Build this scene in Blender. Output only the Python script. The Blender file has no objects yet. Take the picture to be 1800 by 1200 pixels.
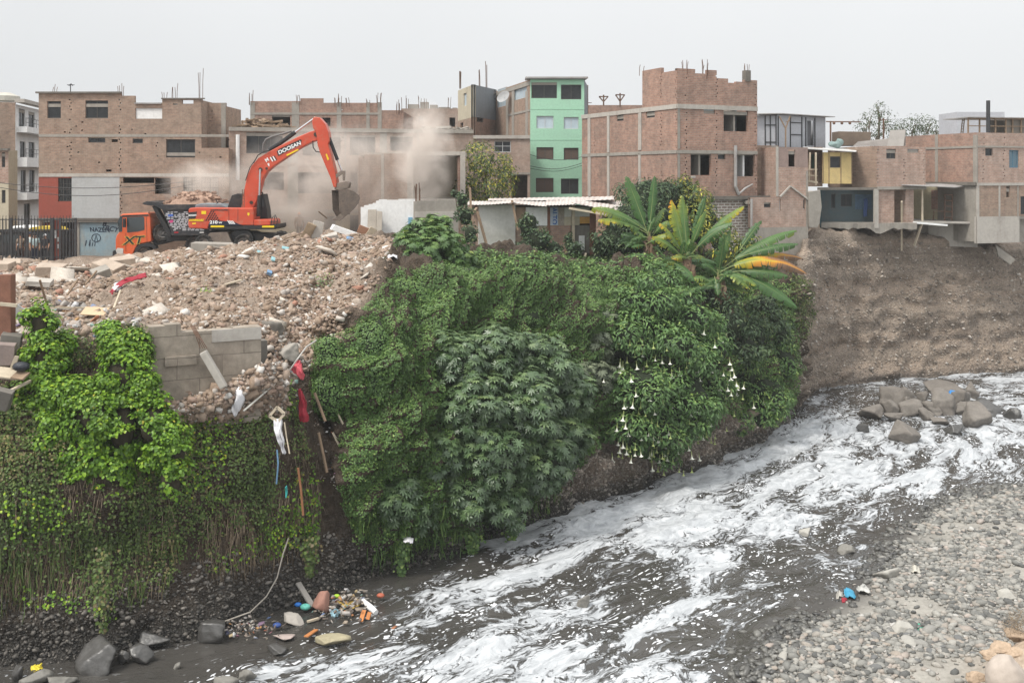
import bpy, bmesh, math, random
import numpy as np
from mathutils import Vector, Matrix, noise

# ------------------------------------------------------------------ camera, sky, sun, exposure
R = math.radians
rng = random.Random(11)
nr = np.random.default_rng(11)
S = bpy.context.scene
C = S.collection
CAMZ, F, CX, HY = 12.5,1800.0,900.0,313.0      # a level camera on the bridge, 36 mm lens with a vertical shift

cam = bpy.data.objects.new('camera', bpy.data.cameras.new('camera'))
C.objects.link(cam)
cam.location = (0,0, CAMZ)
cam.rotation_euler = (R(90),0,0)
cam.data.sensor_width = 36
cam.data.lens = 36
cam.data.shift_y = -(600 - HY) / 1800.0
cam.data.clip_start = 0.5
cam.data.clip_end = 3000
S.camera = cam

SUN_DIR = Vector((-0.44,-0.36,0.84)).normalized()   # towards the sun, a veiled sun high on the left behind the camera
wd = bpy.data.worlds.new('World')
S.world = wd
wd.use_nodes = True
nt = wd.node_tree
bg = nt.nodes['Background']
sky = nt.nodes.new('ShaderNodeTexSky')
sky.sky_type = 'NISHITA'
sky.sun_disc = False
sky.sun_elevation = math.asin(SUN_DIR.z)
sky.sun_rotation = math.atan2(SUN_DIR.x, SUN_DIR.y)
sky.air_density = 1.0
sky.dust_density = 6.0
sky.ozone_density = 1.0
hs = nt.nodes.new('ShaderNodeHueSaturation')
hs.inputs['Saturation'].default_value = 0.10
nt.links.new(sky.outputs[0], hs.inputs['Color'])
# cloud veil: a white layer over the clear sky, brighter overhead and around the hidden sun
tc = nt.nodes.new('ShaderNodeTexCoord')
cn = nt.nodes.new('ShaderNodeTexNoise')
cn.inputs['Scale'].default_value = 1.6
cn.inputs['Detail'].default_value = 3
nt.links.new(tc.outputs['Generated'], cn.inputs['Vector'])
def sky_math(op, a, b=0.0, clamp=False):
 m = nt.nodes.new('ShaderNodeMath')
 m.operation = op
 m.use_clamp = clamp
 for i, val in enumerate((a, b)):
  if isinstance(val, (int, float)):
   m.inputs[i].default_value = val
  else:
   nt.links.new(val, m.inputs[i])
 return m.outputs[0]
sepd = nt.nodes.new('ShaderNodeSeparateXYZ')
nt.links.new(tc.outputs['Generated'], sepd.inputs[0])
dot = nt.nodes.new('ShaderNodeVectorMath')
dot.operation = 'DOT_PRODUCT'
nt.links.new(tc.outputs['Generated'], dot.inputs[0])
dot.inputs[1].default_value = SUN_DIR
lift = sky_math('POWER', sky_math('MAXIMUM', sepd.outputs['Z'], 0.0),1.5)
glow = sky_math('POWER', sky_math('MAXIMUM', dot.outputs['Value'], 0.0),3.0)
veil_l = sky_math('ADD', sky_math('ADD', sky_math('MULTIPLY', sepd.outputs['X'], 0.5), sky_math('ADD', 5.9, sky_math('MULTIPLY', cn.outputs['Fac'], 2.4))), sky_math('ADD', sky_math('MULTIPLY', lift, 8.0), sky_math('MULTIPLY', glow, 7.0)))
veil = nt.nodes.new('ShaderNodeMixRGB')
veil.inputs['Fac'].default_value = 0.90
nt.links.new(hs.outputs[0], veil.inputs['Color1'])
vc = nt.nodes.new('ShaderNodeVectorMath')
vc.operation = 'SCALE'
vc.inputs[0].default_value = (0.965,0.985,1.0)
nt.links.new(veil_l, vc.inputs['Scale'])
nt.links.new(vc.outputs[0], veil.inputs['Color2'])
nt.links.new(veil.outputs[0], bg.inputs['Color'])
bg.inputs['Strength'].default_value = 0.10

sl = bpy.data.lights.new('sun', 'SUN')
sl.energy = 2.4
sl.angle = R(12)
sl.color = (1.0,0.95,0.87)
sun = bpy.data.objects.new('sun', sl)
C.objects.link(sun)
sun.rotation_euler = SUN_DIR.to_track_quat('Z', 'Y').to_euler()
sun.location = (-40,-10,60)

S.view_settings.view_transform = 'Standard'
S.view_settings.look = 'None'
S.view_settings.gamma = 1.0
S.view_settings.use_curve_mapping = False
S.view_settings.exposure = 0.30
S.cycles.max_bounces = 6
S.cycles.diffuse_bounces = 3
S.cycles.glossy_bounces = 2
S.cycles.transmission_bounces = 4
S.cycles.transparent_max_bounces = 12
S.cycles.volume_bounces = 2
S.cycles.volume_step_rate = 1.5
S.cycles.use_denoising = True
S.cycles.caustics_reflective = False
S.cycles.caustics_refractive = False

# ------------------------------------------------------------------ helpers
def W(px, py, D):
 """the point a photograph pixel shows at depth D metres"""
 return Vector(((px - CX) * D / F, D, CAMZ - (py - HY) * D / F))

def WX(px, D):
 return (px - CX) * D / F

def WZ(py, D):
 return CAMZ - (py - HY) * D / F

ORG = {}

def link(o, parent=None):
 C.objects.link(o)
 if parent is not None:
  o.parent = parent
 return o

def tag(o, label, cat, group=None, kind=None):
 if label:
  o['label'] = label
 if cat:
  o['category'] = cat
 if group:
  o['group'] = group
 if kind:
  o['kind'] = kind
 return o

def thing(name, label, cat, loc=(0,0,0), group=None, rotz=0.0):
 o = bpy.data.objects.new(name, None)
 o.empty_display_size = 0.3
 C.objects.link(o)
 o.location = loc
 o.rotation_euler = (0,0, rotz)
 ORG[o.name] = Vector(loc)
 return tag(o, label, cat, group)

def np_mesh(name, V, F, mat=None, parent=None, attrs=None, smooth=False, origin=None, uv=False):
 """one mesh object from numpy arrays; F is (n,3) or (n,4) or a list of such arrays"""
 V = np.asarray(V, dtype=np.float64)
 Fs = F if isinstance(F, list) else [F]
 Fs = [np.asarray(f, dtype=np.int64) for f in Fs if len(f)]
 if origin is None:
  if parent is not None:
   origin = ORG.get(parent.name, Vector((0,0,0)))
   loc = (0,0,0)
  else:
   lo, hi = V.min(0), V.max(0)
   origin = Vector(((lo[0] + hi[0]) / 2,(lo[1] + hi[1]) / 2, lo[2]))
   loc = origin
 else:
  loc = (0,0,0) if parent is not None else origin
 V = V - np.array(origin)
 me = bpy.data.meshes.new(name)
 me.vertices.add(len(V))
 me.vertices.foreach_set('co', V.astype(np.float32).ravel())
 loops = np.concatenate([f.ravel() for f in Fs])
 tot = np.concatenate([np.full(len(f), f.shape[1]) for f in Fs])
 start = np.concatenate([[0], np.cumsum(tot)[:-1]])
 me.loops.add(len(loops))
 me.loops.foreach_set('vertex_index', loops.astype(np.int32))
 me.polygons.add(len(tot))
 me.polygons.foreach_set('loop_start', start.astype(np.int32))
 me.polygons.foreach_set('loop_total', tot.astype(np.int32))
 me.update(calc_edges=True)
 if smooth:
  me.polygons.foreach_set('use_smooth', np.ones(len(tot), dtype=bool))
 for k, a in (attrs or {}).items():
  a = np.asarray(a, dtype=np.float32)
  if a.ndim == 1:
   at = me.attributes.new(k, 'FLOAT', 'POINT')
   at.data.foreach_set('value', a)
  else:
   at = me.attributes.new(k, 'FLOAT_VECTOR', 'POINT')
   at.data.foreach_set('vector', a.ravel())
 if uv:
  ul = me.uv_layers.new(name='UVMap')
  P = (V + np.array(origin))[loops]
  nrm = np.zeros(len(tot) * 3, dtype=np.float32)
  me.polygons.foreach_get('normal', nrm)
  n = np.repeat(nrm.reshape(-1,3), tot, axis=0)
  flat = np.abs(n[:, 2]) > 0.7
  tx, ty = -n[:, 1], n[:, 0]
  ln = np.maximum(np.hypot(tx, ty),1e-6)
  u = np.where(flat, P[:, 0], (P[:, 0] * tx + P[:, 1] * ty) / ln)
  v = np.where(flat, P[:, 1], P[:, 2])
  ul.data.foreach_set('uv', np.stack([u, v], 1).astype(np.float32).ravel())
 if mat is not None:
  for m in (mat if isinstance(mat, (list, tuple)) else [mat]):
   me.materials.append(m)
 o = bpy.data.objects.new(name, me)
 link(o, parent)
 o.location = loc
 ORG[o.name] = Vector(origin)
 return o


class MB:
 """collects shapes and links them as ONE mesh object"""
 def __init__(s):
  s.v, s.f = [], []

 def add(s, vs, fs):
  b = len(s.v)
  s.v.extend([tuple(p) for p in vs])
  s.f.extend([tuple(b + i for i in q) for q in fs])
  return s

 def hexa(s, p):
  return s.add(p, [(0,3,2,1),(4,5,6,7),(0,1,5,4),(1,2,6,5),(2,3,7,6),(3,0,4,7)])

 def box(s, x0, x1, y0, y1, z0, z1):
  return s.hexa([(x0, y0, z0),(x1, y0, z0),(x1, y1, z0),(x0, y1, z0),(x0, y0, z1),(x1, y0, z1),(x1, y1, z1),(x0, y1, z1)])

 def mbox(s, M, sx, sy, sz):
  p = [M @ Vector((a * sx / 2, b * sy / 2, c * sz / 2)) for c in (-1,1) for a, b in ((-1,-1),(1,-1),(1,1),(-1,1))]
  return s.hexa(p)

 def bar(s, a, b, w, h=None, up=(0,0,1)):
  a, b = Vector(a), Vector(b)
  h = h or w
  d = (b - a).normalized()
  u = Vector(up)
  if abs(d.dot(u)) > 0.98:
   u = Vector((0,1,0))
  x = d.cross(u).normalized() * w / 2
  y = x.cross(d).normalized() * h / 2
  return s.hexa([a - x - y, a + x - y, a + x + y, a - x + y, b - x - y, b + x - y, b + x + y, b - x + y])

 def tube(s, pts, r, n=8, caps=True):
  pts = [Vector(p) for p in pts]
  rs = r if isinstance(r, (list, tuple)) else [r] * len(pts)
  rings = []
  px = None
  for i, p in enumerate(pts):
   d = (pts[min(i + 1, len(pts) - 1)] - pts[max(i - 1,0)])
   d = d.normalized() if d.length > 1e-9 else Vector((0,0,1))
   if px is None:
    u = Vector((0,0,1)) if abs(d.z) < 0.95 else Vector((1,0,0))
    x = d.cross(u).normalized()
   else:
    x = (px - d * px.dot(d))
    x = x.normalized() if x.length > 1e-6 else d.orthogonal().normalized()
   px = x
   y = d.cross(x)
   rings.append([p + (x * math.cos(2 * math.pi * k / n) + y * math.sin(2 * math.pi * k / n)) * rs[i] for k in range(n)])
  vs = [q for ring in rings for q in ring]
  fs = []
  for i in range(len(pts) - 1):
   for k in range(n):
    fs.append((i * n + k, i * n + (k + 1) % n, (i + 1) * n + (k + 1) % n, (i + 1) * n + k))
  if caps:
   fs.append(tuple(range(n))[::-1])
   fs.append(tuple((len(pts) - 1) * n + k for k in range(n)))
  return s.add(vs, fs)

 def cyl(s, a, b, r, n=16):
  return s.tube([a, b], r, n)

 def prism(s, poly, fn, t0, t1):
  """polygon (2-D) extruded from t0 to t1; fn(u, v, t) gives the point"""
  n = len(poly)
  ar = sum(poly[i][0] * poly[(i + 1) % n][1] - poly[(i + 1) % n][0] * poly[i][1] for i in range(n))
  if ar < 0:
   poly = poly[::-1]
  vs = [fn(u, v, t0) for u, v in poly] + [fn(u, v, t1) for u, v in poly]
  fs = [tuple(range(n)), tuple(range(2 * n - 1, n - 1,-1))]
  for i in range(n):
   j = (i + 1) % n
   fs.append((i, i + n, j + n, j))
  return s.add(vs, fs)

 def grid(s, P):
  """P[i][j] points"""
  m, n = len(P), len(P[0])
  vs = [q for row in P for q in row]
  return s.add(vs, [(i * n + j, i * n + j + 1,(i + 1) * n + j + 1,(i + 1) * n + j) for i in range(m - 1) for j in range(n - 1)])

 def ball(s, c, r, n=10, m=6, sq=(1,1,1)):
  c = Vector(c)
  vs = [c + Vector((0,0,-r * sq[2]))]
  for i in range(1, m):
   a = math.pi * i / m
   for k in range(n):
    b = 2 * math.pi * k / n
    vs.append(c + Vector((r * sq[0] * math.sin(a) * math.cos(b), r * sq[1] * math.sin(a) * math.sin(b),-r * sq[2] * math.cos(a))))
  vs.append(c + Vector((0,0, r * sq[2])))
  fs = [(0,1 + (k + 1) % n, 1 + k) for k in range(n)]
  for i in range(m - 2):
   for k in range(n):
    a, b = 1 + i * n + k, 1 + i * n + (k + 1) % n
    fs.append((a, b, b + n, a + n))
  t = len(vs) - 1
  fs += [(t, t - n + k, t - n + (k + 1) % n) for k in range(n)]
  return s.add(vs, fs)

 def build(s, name, mat=None, parent=None, bevel=0.0, smooth=False, fix=False):
  me = bpy.data.meshes.new(name)
  if parent is not None:
   org, loc = ORG.get(parent.name, Vector((0,0,0))),(0,0,0)
  else:
   xs = [p[0] for p in s.v]; ys = [p[1] for p in s.v]; zs = [p[2] for p in s.v]
   org = Vector(((min(xs) + max(xs)) / 2,(min(ys) + max(ys)) / 2, min(zs)))
   loc = org
  me.from_pydata([(p[0] - org.x, p[1] - org.y, p[2] - org.z) for p in s.v], [], s.f)
  if fix:
   bm = bmesh.new()
   bm.from_mesh(me)
   bmesh.ops.recalc_face_normals(bm, faces=bm.faces)
   bm.to_mesh(me)
   bm.free()
  me.update()
  nf, nl = len(me.polygons), len(me.loops)
  ul = me.uv_layers.new(name='UVMap')
  tot = np.zeros(nf, dtype=np.int32); me.polygons.foreach_get('loop_total', tot)
  nrm = np.zeros(nf * 3, dtype=np.float32); me.polygons.foreach_get('normal', nrm)
  vi = np.zeros(nl, dtype=np.int32); me.loops.foreach_get('vertex_index', vi)
  P = np.array(s.v, dtype=np.float64)[vi]
  n = np.repeat(nrm.reshape(-1,3), tot, axis=0)
  flat = np.abs(n[:, 2]) > 0.7
  tx, ty = -n[:, 1], n[:, 0]
  ln = np.maximum(np.hypot(tx, ty),1e-6)
  u = np.where(flat, P[:, 0], (P[:, 0] * tx + P[:, 1] * ty) / ln)
  v = np.where(flat, P[:, 1], P[:, 2])
  ul.data.foreach_set('uv', np.stack([u, v], 1).astype(np.float32).ravel())
  if smooth:
   me.polygons.foreach_set('use_smooth', np.ones(nf, dtype=bool))
  if mat is not None:
   me.materials.append(mat)
  o = bpy.data.objects.new(name, me)
  link(o, parent)
  o.location = loc
  ORG[o.name] = Vector(org)
  if bevel:
   b = o.modifiers.new('bevel', 'BEVEL')
   b.width = bevel
   b.segments = 2
   b.limit_method = 'ANGLE'
   b.angle_limit = R(35)
  return o


def text_mesh(txt, size, M, mat, parent, name='lettering', extrude=0.004, shear=0.0, sx=1.0, bold=0.0, align='CENTER'):
 """lettering as a mesh: M places the text's own plane (x right, y up, z towards the reader)"""
 cu = bpy.data.curves.new('txt', 'FONT')
 cu.body = txt
 cu.size = size
 cu.shear = shear
 cu.align_x = align
 cu.align_y = 'CENTER'
 cu.extrude = extrude
 cu.offset = bold
 ob = bpy.data.objects.new('txt', cu)
 C.objects.link(ob)
 dg = bpy.context.evaluated_depsgraph_get()
 me = bpy.data.meshes.new_from_object(ob.evaluated_get(dg))
 bpy.data.objects.remove(ob)
 bpy.data.curves.remove(cu)
 org = ORG.get(parent.name, Vector((0,0,0)))
 me.transform(Matrix.Translation(-org) @ M @ Matrix.Diagonal((sx, 1,1,1)))
 me.materials.clear()
 me.materials.append(mat)
 me.name = name
 o = bpy.data.objects.new(name, me)
 link(o, parent)
 ORG[o.name] = org
 return o

FACE = Matrix.Rotation(R(90),4, 'X')       # text plane turned to face the camera side (-Y)

def frac(p, sc, oct=3):
 return noise.fractal(Vector(p) * sc, 1.0,2.0, oct)

# ------------------------------------------------------------------ materials
def new_mat(name):
 m = bpy.data.materials.new(name)
 m.use_nodes = True
 return m, m.node_tree, m.node_tree.nodes['Principled BSDF']

def nd(nt, typ, **kw):
 n = nt.nodes.new(typ)
 for k, v in kw.items():
  if k.startswith('_'):
   setattr(n, k[1:], v)
  else:
   n.inputs[k.replace('__', ' ')].default_value = v
 return n

def ramp(nt, fac, stops):
 r = nt.nodes.new('ShaderNodeValToRGB')
 e = r.color_ramp.elements
 while len(e) < len(stops):
  e.new(0.5)
 for i, (p, c) in enumerate(stops):
  e[i].position = p
  e[i].color = (c[0], c[1], c[2], 1) if not isinstance(c, (int, float)) else (c, c, c, 1)
 nt.links.new(fac, r.inputs['Fac'])
 return r.outputs['Color']

def mix(nt, fac, a, b, typ='MIX'):
 m = nt.nodes.new('ShaderNodeMixRGB')
 m.blend_type = typ
 for s, val in (('Fac', fac),('Color1', a),('Color2', b)):
  if isinstance(val, (int, float)):
   m.inputs[s].default_value = val if s == 'Fac' else (val, val, val, 1)
  elif isinstance(val, tuple):
   m.inputs[s].default_value = (val[0], val[1], val[2], 1)
  else:
   nt.links.new(val, m.inputs[s])
 return m.outputs['Color']

def math_n(nt, op, a, b=0.0, c=0.0, clamp=False):
 m = nt.nodes.new('ShaderNodeMath')
 m.operation = op
 m.use_clamp = clamp
 for i, val in enumerate((a, b, c)):
  if isinstance(val, (int, float)):
   m.inputs[i].default_value = val
  else:
   nt.links.new(val, m.inputs[i])
 return m.outputs[0]

def world_pos(nt):
 return nt.nodes.new('ShaderNodeNewGeometry').outputs['Position']

def noise_n(nt, vec, scale, detail=4, rough=0.6, dist=0.0):
 n = nd(nt, 'ShaderNodeTexNoise', Scale=scale, Detail=detail, Roughness=rough, Distortion=dist)
 if vec is not None:
  nt.links.new(vec, n.inputs['Vector'])
 return n.outputs['Fac']

def bump_n(nt, h, bs, strength=0.4, dist=0.05):
 b = nd(nt, 'ShaderNodeBump', Strength=strength, Distance=dist)
 nt.links.new(h, b.inputs['Height'])
 nt.links.new(b.outputs[0], bs.inputs['Normal'])

def sc3(c, k):
 return tuple(min(1.0, max(0.0, x * k)) for x in c)

MC = {}

def M(name, col, rough=0.8, var=0.22, scale=1.2, fine=14.0, bump=0.25, metal=0.0, spec=0.3, dirt=None, dirt_amt=0.5, coat=0.0):
 """weathered plain surface: broad and fine tone variation, optional blotches of dirt, a fine bump"""
 if name in MC:
  return MC[name]
 m, nt, bs = new_mat(name)
 o = nd(nt, 'ShaderNodeTexCoord').outputs['Object']
 a = noise_n(nt, o, scale, 5,0.65)
 b = noise_n(nt, o, fine, 3,0.6)
 ab = math_n(nt, 'ADD', math_n(nt, 'MULTIPLY', a, 0.65), math_n(nt, 'MULTIPLY', b, 0.35))
 col_out = ramp(nt, ab, [(0.3, sc3(col, 1 - var)),(0.7, sc3(col, 1 + var))])
 if dirt:
  d = noise_n(nt, o, scale * 1.7,6,0.7,0.6)
  col_out = mix(nt, math_n(nt, 'MULTIPLY', ramp(nt, d, [(0.5,0.0),(0.68,1.0)]), dirt_amt), col_out, dirt)
 nt.links.new(col_out, bs.inputs['Base Color'])
 bs.inputs['Roughness'].default_value = rough
 bs.inputs['Metallic'].default_value = metal
 bs.inputs['Specular IOR Level'].default_value = spec
 bs.inputs['Coat Weight'].default_value = coat
 if bump:
  bump_n(nt, b, bs, bump, 0.02)
 MC[name] = m
 return m

def mat_brick(name, c1, c2, mortar, bw=0.25, bh=0.1, ms=0.012, stain=(0.17,0.145,0.125), stain_amt=0.5, bump=0.5):
 if name in MC:
  return MC[name]
 m, nt, bs = new_mat(name)
 uv = nd(nt, 'ShaderNodeTexCoord').outputs['UV']
 pos = world_pos(nt)
 bt = nd(nt, 'ShaderNodeTexBrick')
 bt.inputs['Scale'].default_value = 1.0
 bt.inputs['Brick Width'].default_value = bw
 bt.inputs['Row Height'].default_value = bh
 bt.inputs['Mortar Size'].default_value = ms
 bt.inputs['Mortar Smooth'].default_value = 0.3
 bt.inputs['Bias'].default_value = 0.0
 # slightly wandering courses, as laid by hand
 wob = nd(nt, 'ShaderNodeTexNoise', Scale=1.3, Detail=2)
 nt.links.new(pos, wob.inputs['Vector'])
 off = nd(nt, 'ShaderNodeVectorMath', _operation='MULTIPLY_ADD')
 nt.links.new(wob.outputs['Color'], off.inputs[0])
 off.inputs[1].default_value = (0.03,0.03,0)
 nt.links.new(uv, off.inputs[2])
 nt.links.new(off.outputs[0], bt.inputs['Vector'])
 bt.inputs['Color1'].default_value = (*c1,1)
 bt.inputs['Color2'].default_value = (*c2,1)
 bt.inputs['Mortar'].default_value = (*mortar, 1)
 big = noise_n(nt, pos, 0.55,6,0.68,0.4)
 col = mix(nt, math_n(nt, 'MULTIPLY', ramp(nt, big, [(0.42,0.0),(0.66,1.0)]), stain_amt), bt.outputs['Color'], stain)
 mid = noise_n(nt, pos, 3.2,4,0.7)
 col = mix(nt, 0.75, col, ramp(nt, mid, [(0.25,0.62),(0.75,1.3)]), 'MULTIPLY')
 # streaks running down the wall
 sp = nd(nt, 'ShaderNodeMapping')
 sp.inputs['Scale'].default_value = (1.6,1.6,0.12)
 nt.links.new(pos, sp.inputs['Vector'])
 st = noise_n(nt, sp.outputs[0], 1.4,5,0.6)
 col = mix(nt, 0.45, col, ramp(nt, st, [(0.3,0.75),(0.7,1.18)]), 'MULTIPLY')
 nt.links.new(col, bs.inputs['Base Color'])
 bs.inputs['Roughness'].default_value = 0.92
 bs.inputs['Specular IOR Level'].default_value = 0.15
 h = math_n(nt, 'SUBTRACT', 1.0, bt.outputs['Fac'])
 h = math_n(nt, 'ADD', h, math_n(nt, 'MULTIPLY', noise_n(nt, pos, 22,3),0.6))
 bump_n(nt, h, bs, bump, 0.02)
 MC[name] = m
 return m

def mat_plaster(name, col, stain=(0.25,0.24,0.22), amt=0.5):
 if name in MC:
  return MC[name]
 m, nt, bs = new_mat(name)
 pos = world_pos(nt)
 a = noise_n(nt, pos, 0.8,6,0.7,0.5)
 b = noise_n(nt, pos, 7.0,4,0.6)
 sp = nd(nt, 'ShaderNodeMapping')
 sp.inputs['Scale'].default_value = (2.2,2.2,0.2)
 nt.links.new(pos, sp.inputs['Vector'])
 st = noise_n(nt, sp.outputs[0], 1.3,5,0.65)
 c = mix(nt, math_n(nt, 'MULTIPLY', ramp(nt, a, [(0.45,0.0),(0.7,1.0)]), amt), col, stain)
 c = mix(nt, math_n(nt, 'MULTIPLY', ramp(nt, st, [(0.52,0.0),(0.75,1.0)]), amt * 0.8), c, stain)
 c = mix(nt, 0.6, c, ramp(nt, b, [(0.3,0.85),(0.7,1.1)]), 'MULTIPLY')
 nt.links.new(c, bs.inputs['Base Color'])
 bs.inputs['Roughness'].default_value = 0.88
 bs.inputs['Specular IOR Level'].default_value = 0.2
 bump_n(nt, math_n(nt, 'ADD', a, math_n(nt, 'MULTIPLY', b, 0.3)), bs, 0.25,0.04)
 MC[name] = m
 return m

def mat_leaf(name, stops, trans=0.25, rough=0.5, spec=0.35):
 """leaf: colour of each leaf from its own random 'tint', some light passing through"""
 if name in MC:
  return MC[name]
 m, nt, bs = new_mat(name)
 at = nd(nt, 'ShaderNodeAttribute', _attribute_name='tint')
 col = ramp(nt, at.outputs['Fac'], stops)
 pos = world_pos(nt)
 col = mix(nt, 0.5, col, ramp(nt, noise_n(nt, pos, 0.9,4,0.6), [(0.3,0.7),(0.7,1.25)]), 'MULTIPLY')
 nt.links.new(col, bs.inputs['Base Color'])
 bs.inputs['Roughness'].default_value = rough
 bs.inputs['Specular IOR Level'].default_value = spec
 tr = nd(nt, 'ShaderNodeBsdfTranslucent')
 nt.links.new(col, tr.inputs['Color'])
 ms = nd(nt, 'ShaderNodeMixShader', Fac=trans)
 nt.links.new(bs.outputs[0], ms.inputs[1])
 nt.links.new(tr.outputs[0], ms.inputs[2])
 out = nt.nodes['Material Output']
 nt.links.new(ms.outputs[0], out.inputs['Surface'])
 MC[name] = m
 return m

def mat_tint(name, stops, rough=0.85, bumps=30.0, spec=0.25, bump=0.35):
 """stones and rubble: each piece its own 'tint', with grain"""
 if name in MC:
  return MC[name]
 m, nt, bs = new_mat(name)
 at = nd(nt, 'ShaderNodeAttribute', _attribute_name='tint')
 col = ramp(nt, at.outputs['Fac'], stops)
 pos = world_pos(nt)
 g = noise_n(nt, pos, bumps, 4,0.65)
 g2 = noise_n(nt, pos, bumps * 0.2,4,0.65)
 col = mix(nt, 0.8, col, ramp(nt, math_n(nt, 'ADD', math_n(nt, 'MULTIPLY', g, 0.5), math_n(nt, 'MULTIPLY', g2,0.5)), [(0.3,0.65),(0.7,1.28)]), 'MULTIPLY')
 nt.links.new(col, bs.inputs['Base Color'])
 bs.inputs['Roughness'].default_value = rough
 bs.inputs['Specular IOR Level'].default_value = spec
 bump_n(nt, g, bs, bump, 0.02)
 MC[name] = m
 return m

BRICK = mat_brick('red_brick', (0.40,0.235,0.175),(0.31,0.18,0.135),(0.33,0.28,0.24))
BRICK_TAN = mat_brick('tan_brick', (0.35,0.235,0.175),(0.27,0.18,0.135),(0.30,0.255,0.21), stain=(0.27,0.22,0.175), stain_amt=0.6)
BRICK_PALE = mat_brick('pale_brick', (0.43,0.285,0.225),(0.35,0.22,0.17),(0.38,0.335,0.29), stain=(0.32,0.27,0.235))
BRICK_DUSTY = mat_brick('dusty_brick', (0.38,0.265,0.21),(0.33,0.225,0.175),(0.35,0.30,0.255), stain=(0.35,0.29,0.245), stain_amt=0.7)
BRICK_WHITE = mat_brick('whitewashed_brick', (0.62,0.62,0.64),(0.52,0.52,0.53),(0.26,0.23,0.21), stain=(0.4,0.36,0.33))
BRICK_MORTAR = mat_brick('white_mortar_brick', (0.33,0.26,0.22),(0.27,0.21,0.18),(0.66,0.63,0.58), bw=0.4, bh=0.16, ms=0.035)
CONC = mat_plaster('bare_concrete', (0.31,0.285,0.25),(0.19,0.17,0.15),0.6)
CONC_PALE = mat_plaster('pale_concrete', (0.42,0.39,0.35),(0.27,0.24,0.21),0.6)
CONC_DARK = mat_plaster('dark_concrete', (0.17,0.155,0.135),(0.09,0.08,0.07),0.6)
PL_GREY = mat_plaster('grey_plaster', (0.40,0.41,0.41),(0.28,0.27,0.26),0.35)
PL_RED = mat_plaster('red_plaster', (0.28,0.075,0.055),(0.17,0.07,0.05),0.5)
PL_BLUE = mat_plaster('pale_blue_plaster', (0.26,0.36,0.41),(0.33,0.27,0.19),0.55)
PL_GREEN = mat_plaster('mint_green_plaster', (0.33,0.56,0.41),(0.30,0.48,0.37),0.35)
PL_WHITE = mat_plaster('white_plaster', (0.72,0.72,0.71),(0.45,0.43,0.4),0.3)
PL_BEIGE = mat_plaster('beige_plaster', (0.46,0.41,0.31),(0.33,0.29,0.22),0.4)
PL_SLATE = mat_plaster('slate_plaster', (0.21,0.225,0.24),(0.15,0.15,0.15),0.4)
PL_YELLOW = mat_plaster('yellowed_plaster', (0.42,0.37,0.25),(0.28,0.24,0.18),0.5)
PL_TEAL = mat_plaster('faded_teal_plaster', (0.11,0.15,0.165),(0.16,0.15,0.135),0.6)
ROOMDARK = M('dim_room', (0.09,0.08,0.075),0.95,0.3)
GLASS = M('dark_glass', (0.030,0.032,0.034),0.18,0.5,2.5, bump=0.0, spec=0.22)
GLASS_PALE = M('pale_glass', (0.42,0.5,0.55),0.2,0.15, bump=0.0, spec=0.5)  # light blue base colour stands in for reflected sky
FRAME_D = M('dark_window_frame', (0.07,0.065,0.06),0.6,0.2)
FRAME_L = M('pale_window_frame', (0.45,0.46,0.46),0.5,0.15)
TIMBER = M('weathered_timber', (0.24,0.17,0.115),0.85,0.35,3.0,30)
TIMBER_PALE = M('pale_timber', (0.48,0.41,0.31),0.85,0.25,3.0,30)
TIMBER_RED = M('reddish_timber', (0.19,0.09,0.06),0.85,0.35,3.0,30)
STEEL_D = M('dark_steel', (0.05,0.05,0.052),0.55,0.3, metal=0.3)
RUST = M('rusty_steel', (0.13,0.075,0.05),0.8,0.4)
ZINC = M('zinc_sheet', (0.34,0.33,0.32),0.55,0.3, dirt=(0.2,0.13,0.09), metal=0.2)
BLACKP = M('black_paint', (0.02,0.021,0.023),0.5,0.3, dirt=(0.09,0.075,0.06), dirt_amt=0.5)
RUBBER = M('tyre_rubber', (0.028,0.027,0.026),0.85,0.3, dirt=(0.14,0.115,0.095), dirt_amt=0.8)
WHITE = M('white_paint', (0.75,0.75,0.74),0.6,0.08)
# ------------------------------------------------------------------ the riverbank: foot at the water, cliff face, rim, plateau
def rib(px, pts, wob=None):
 """pts: (py, D) or (px, py, D) from the water's edge up and inland"""
 P = []
 if px >= 1422 and px < 2200:      # the sheer cliff upstream
  d0 = pts[0][1]
  pts = [(y, d0 + (D - d0) * (.45 if i < 6 else 1)) for i, (y, D) in enumerate(pts)]
 for q in pts:
  P.append(W(*q) if len(q) == 3 else W(px, *q))
 f = P[0]
 f.z = 0.02
 P.insert(0, Vector((f.x * (f.y - 1.4) / f.y, f.y - 1.4,-1.0)))
 k = P[-1].x / P[-1].y
 for D, z in ((78,7.4),(140,7.0),(600,5.0)):
  P.append(Vector((k * D, D, z)))
 return P

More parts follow.
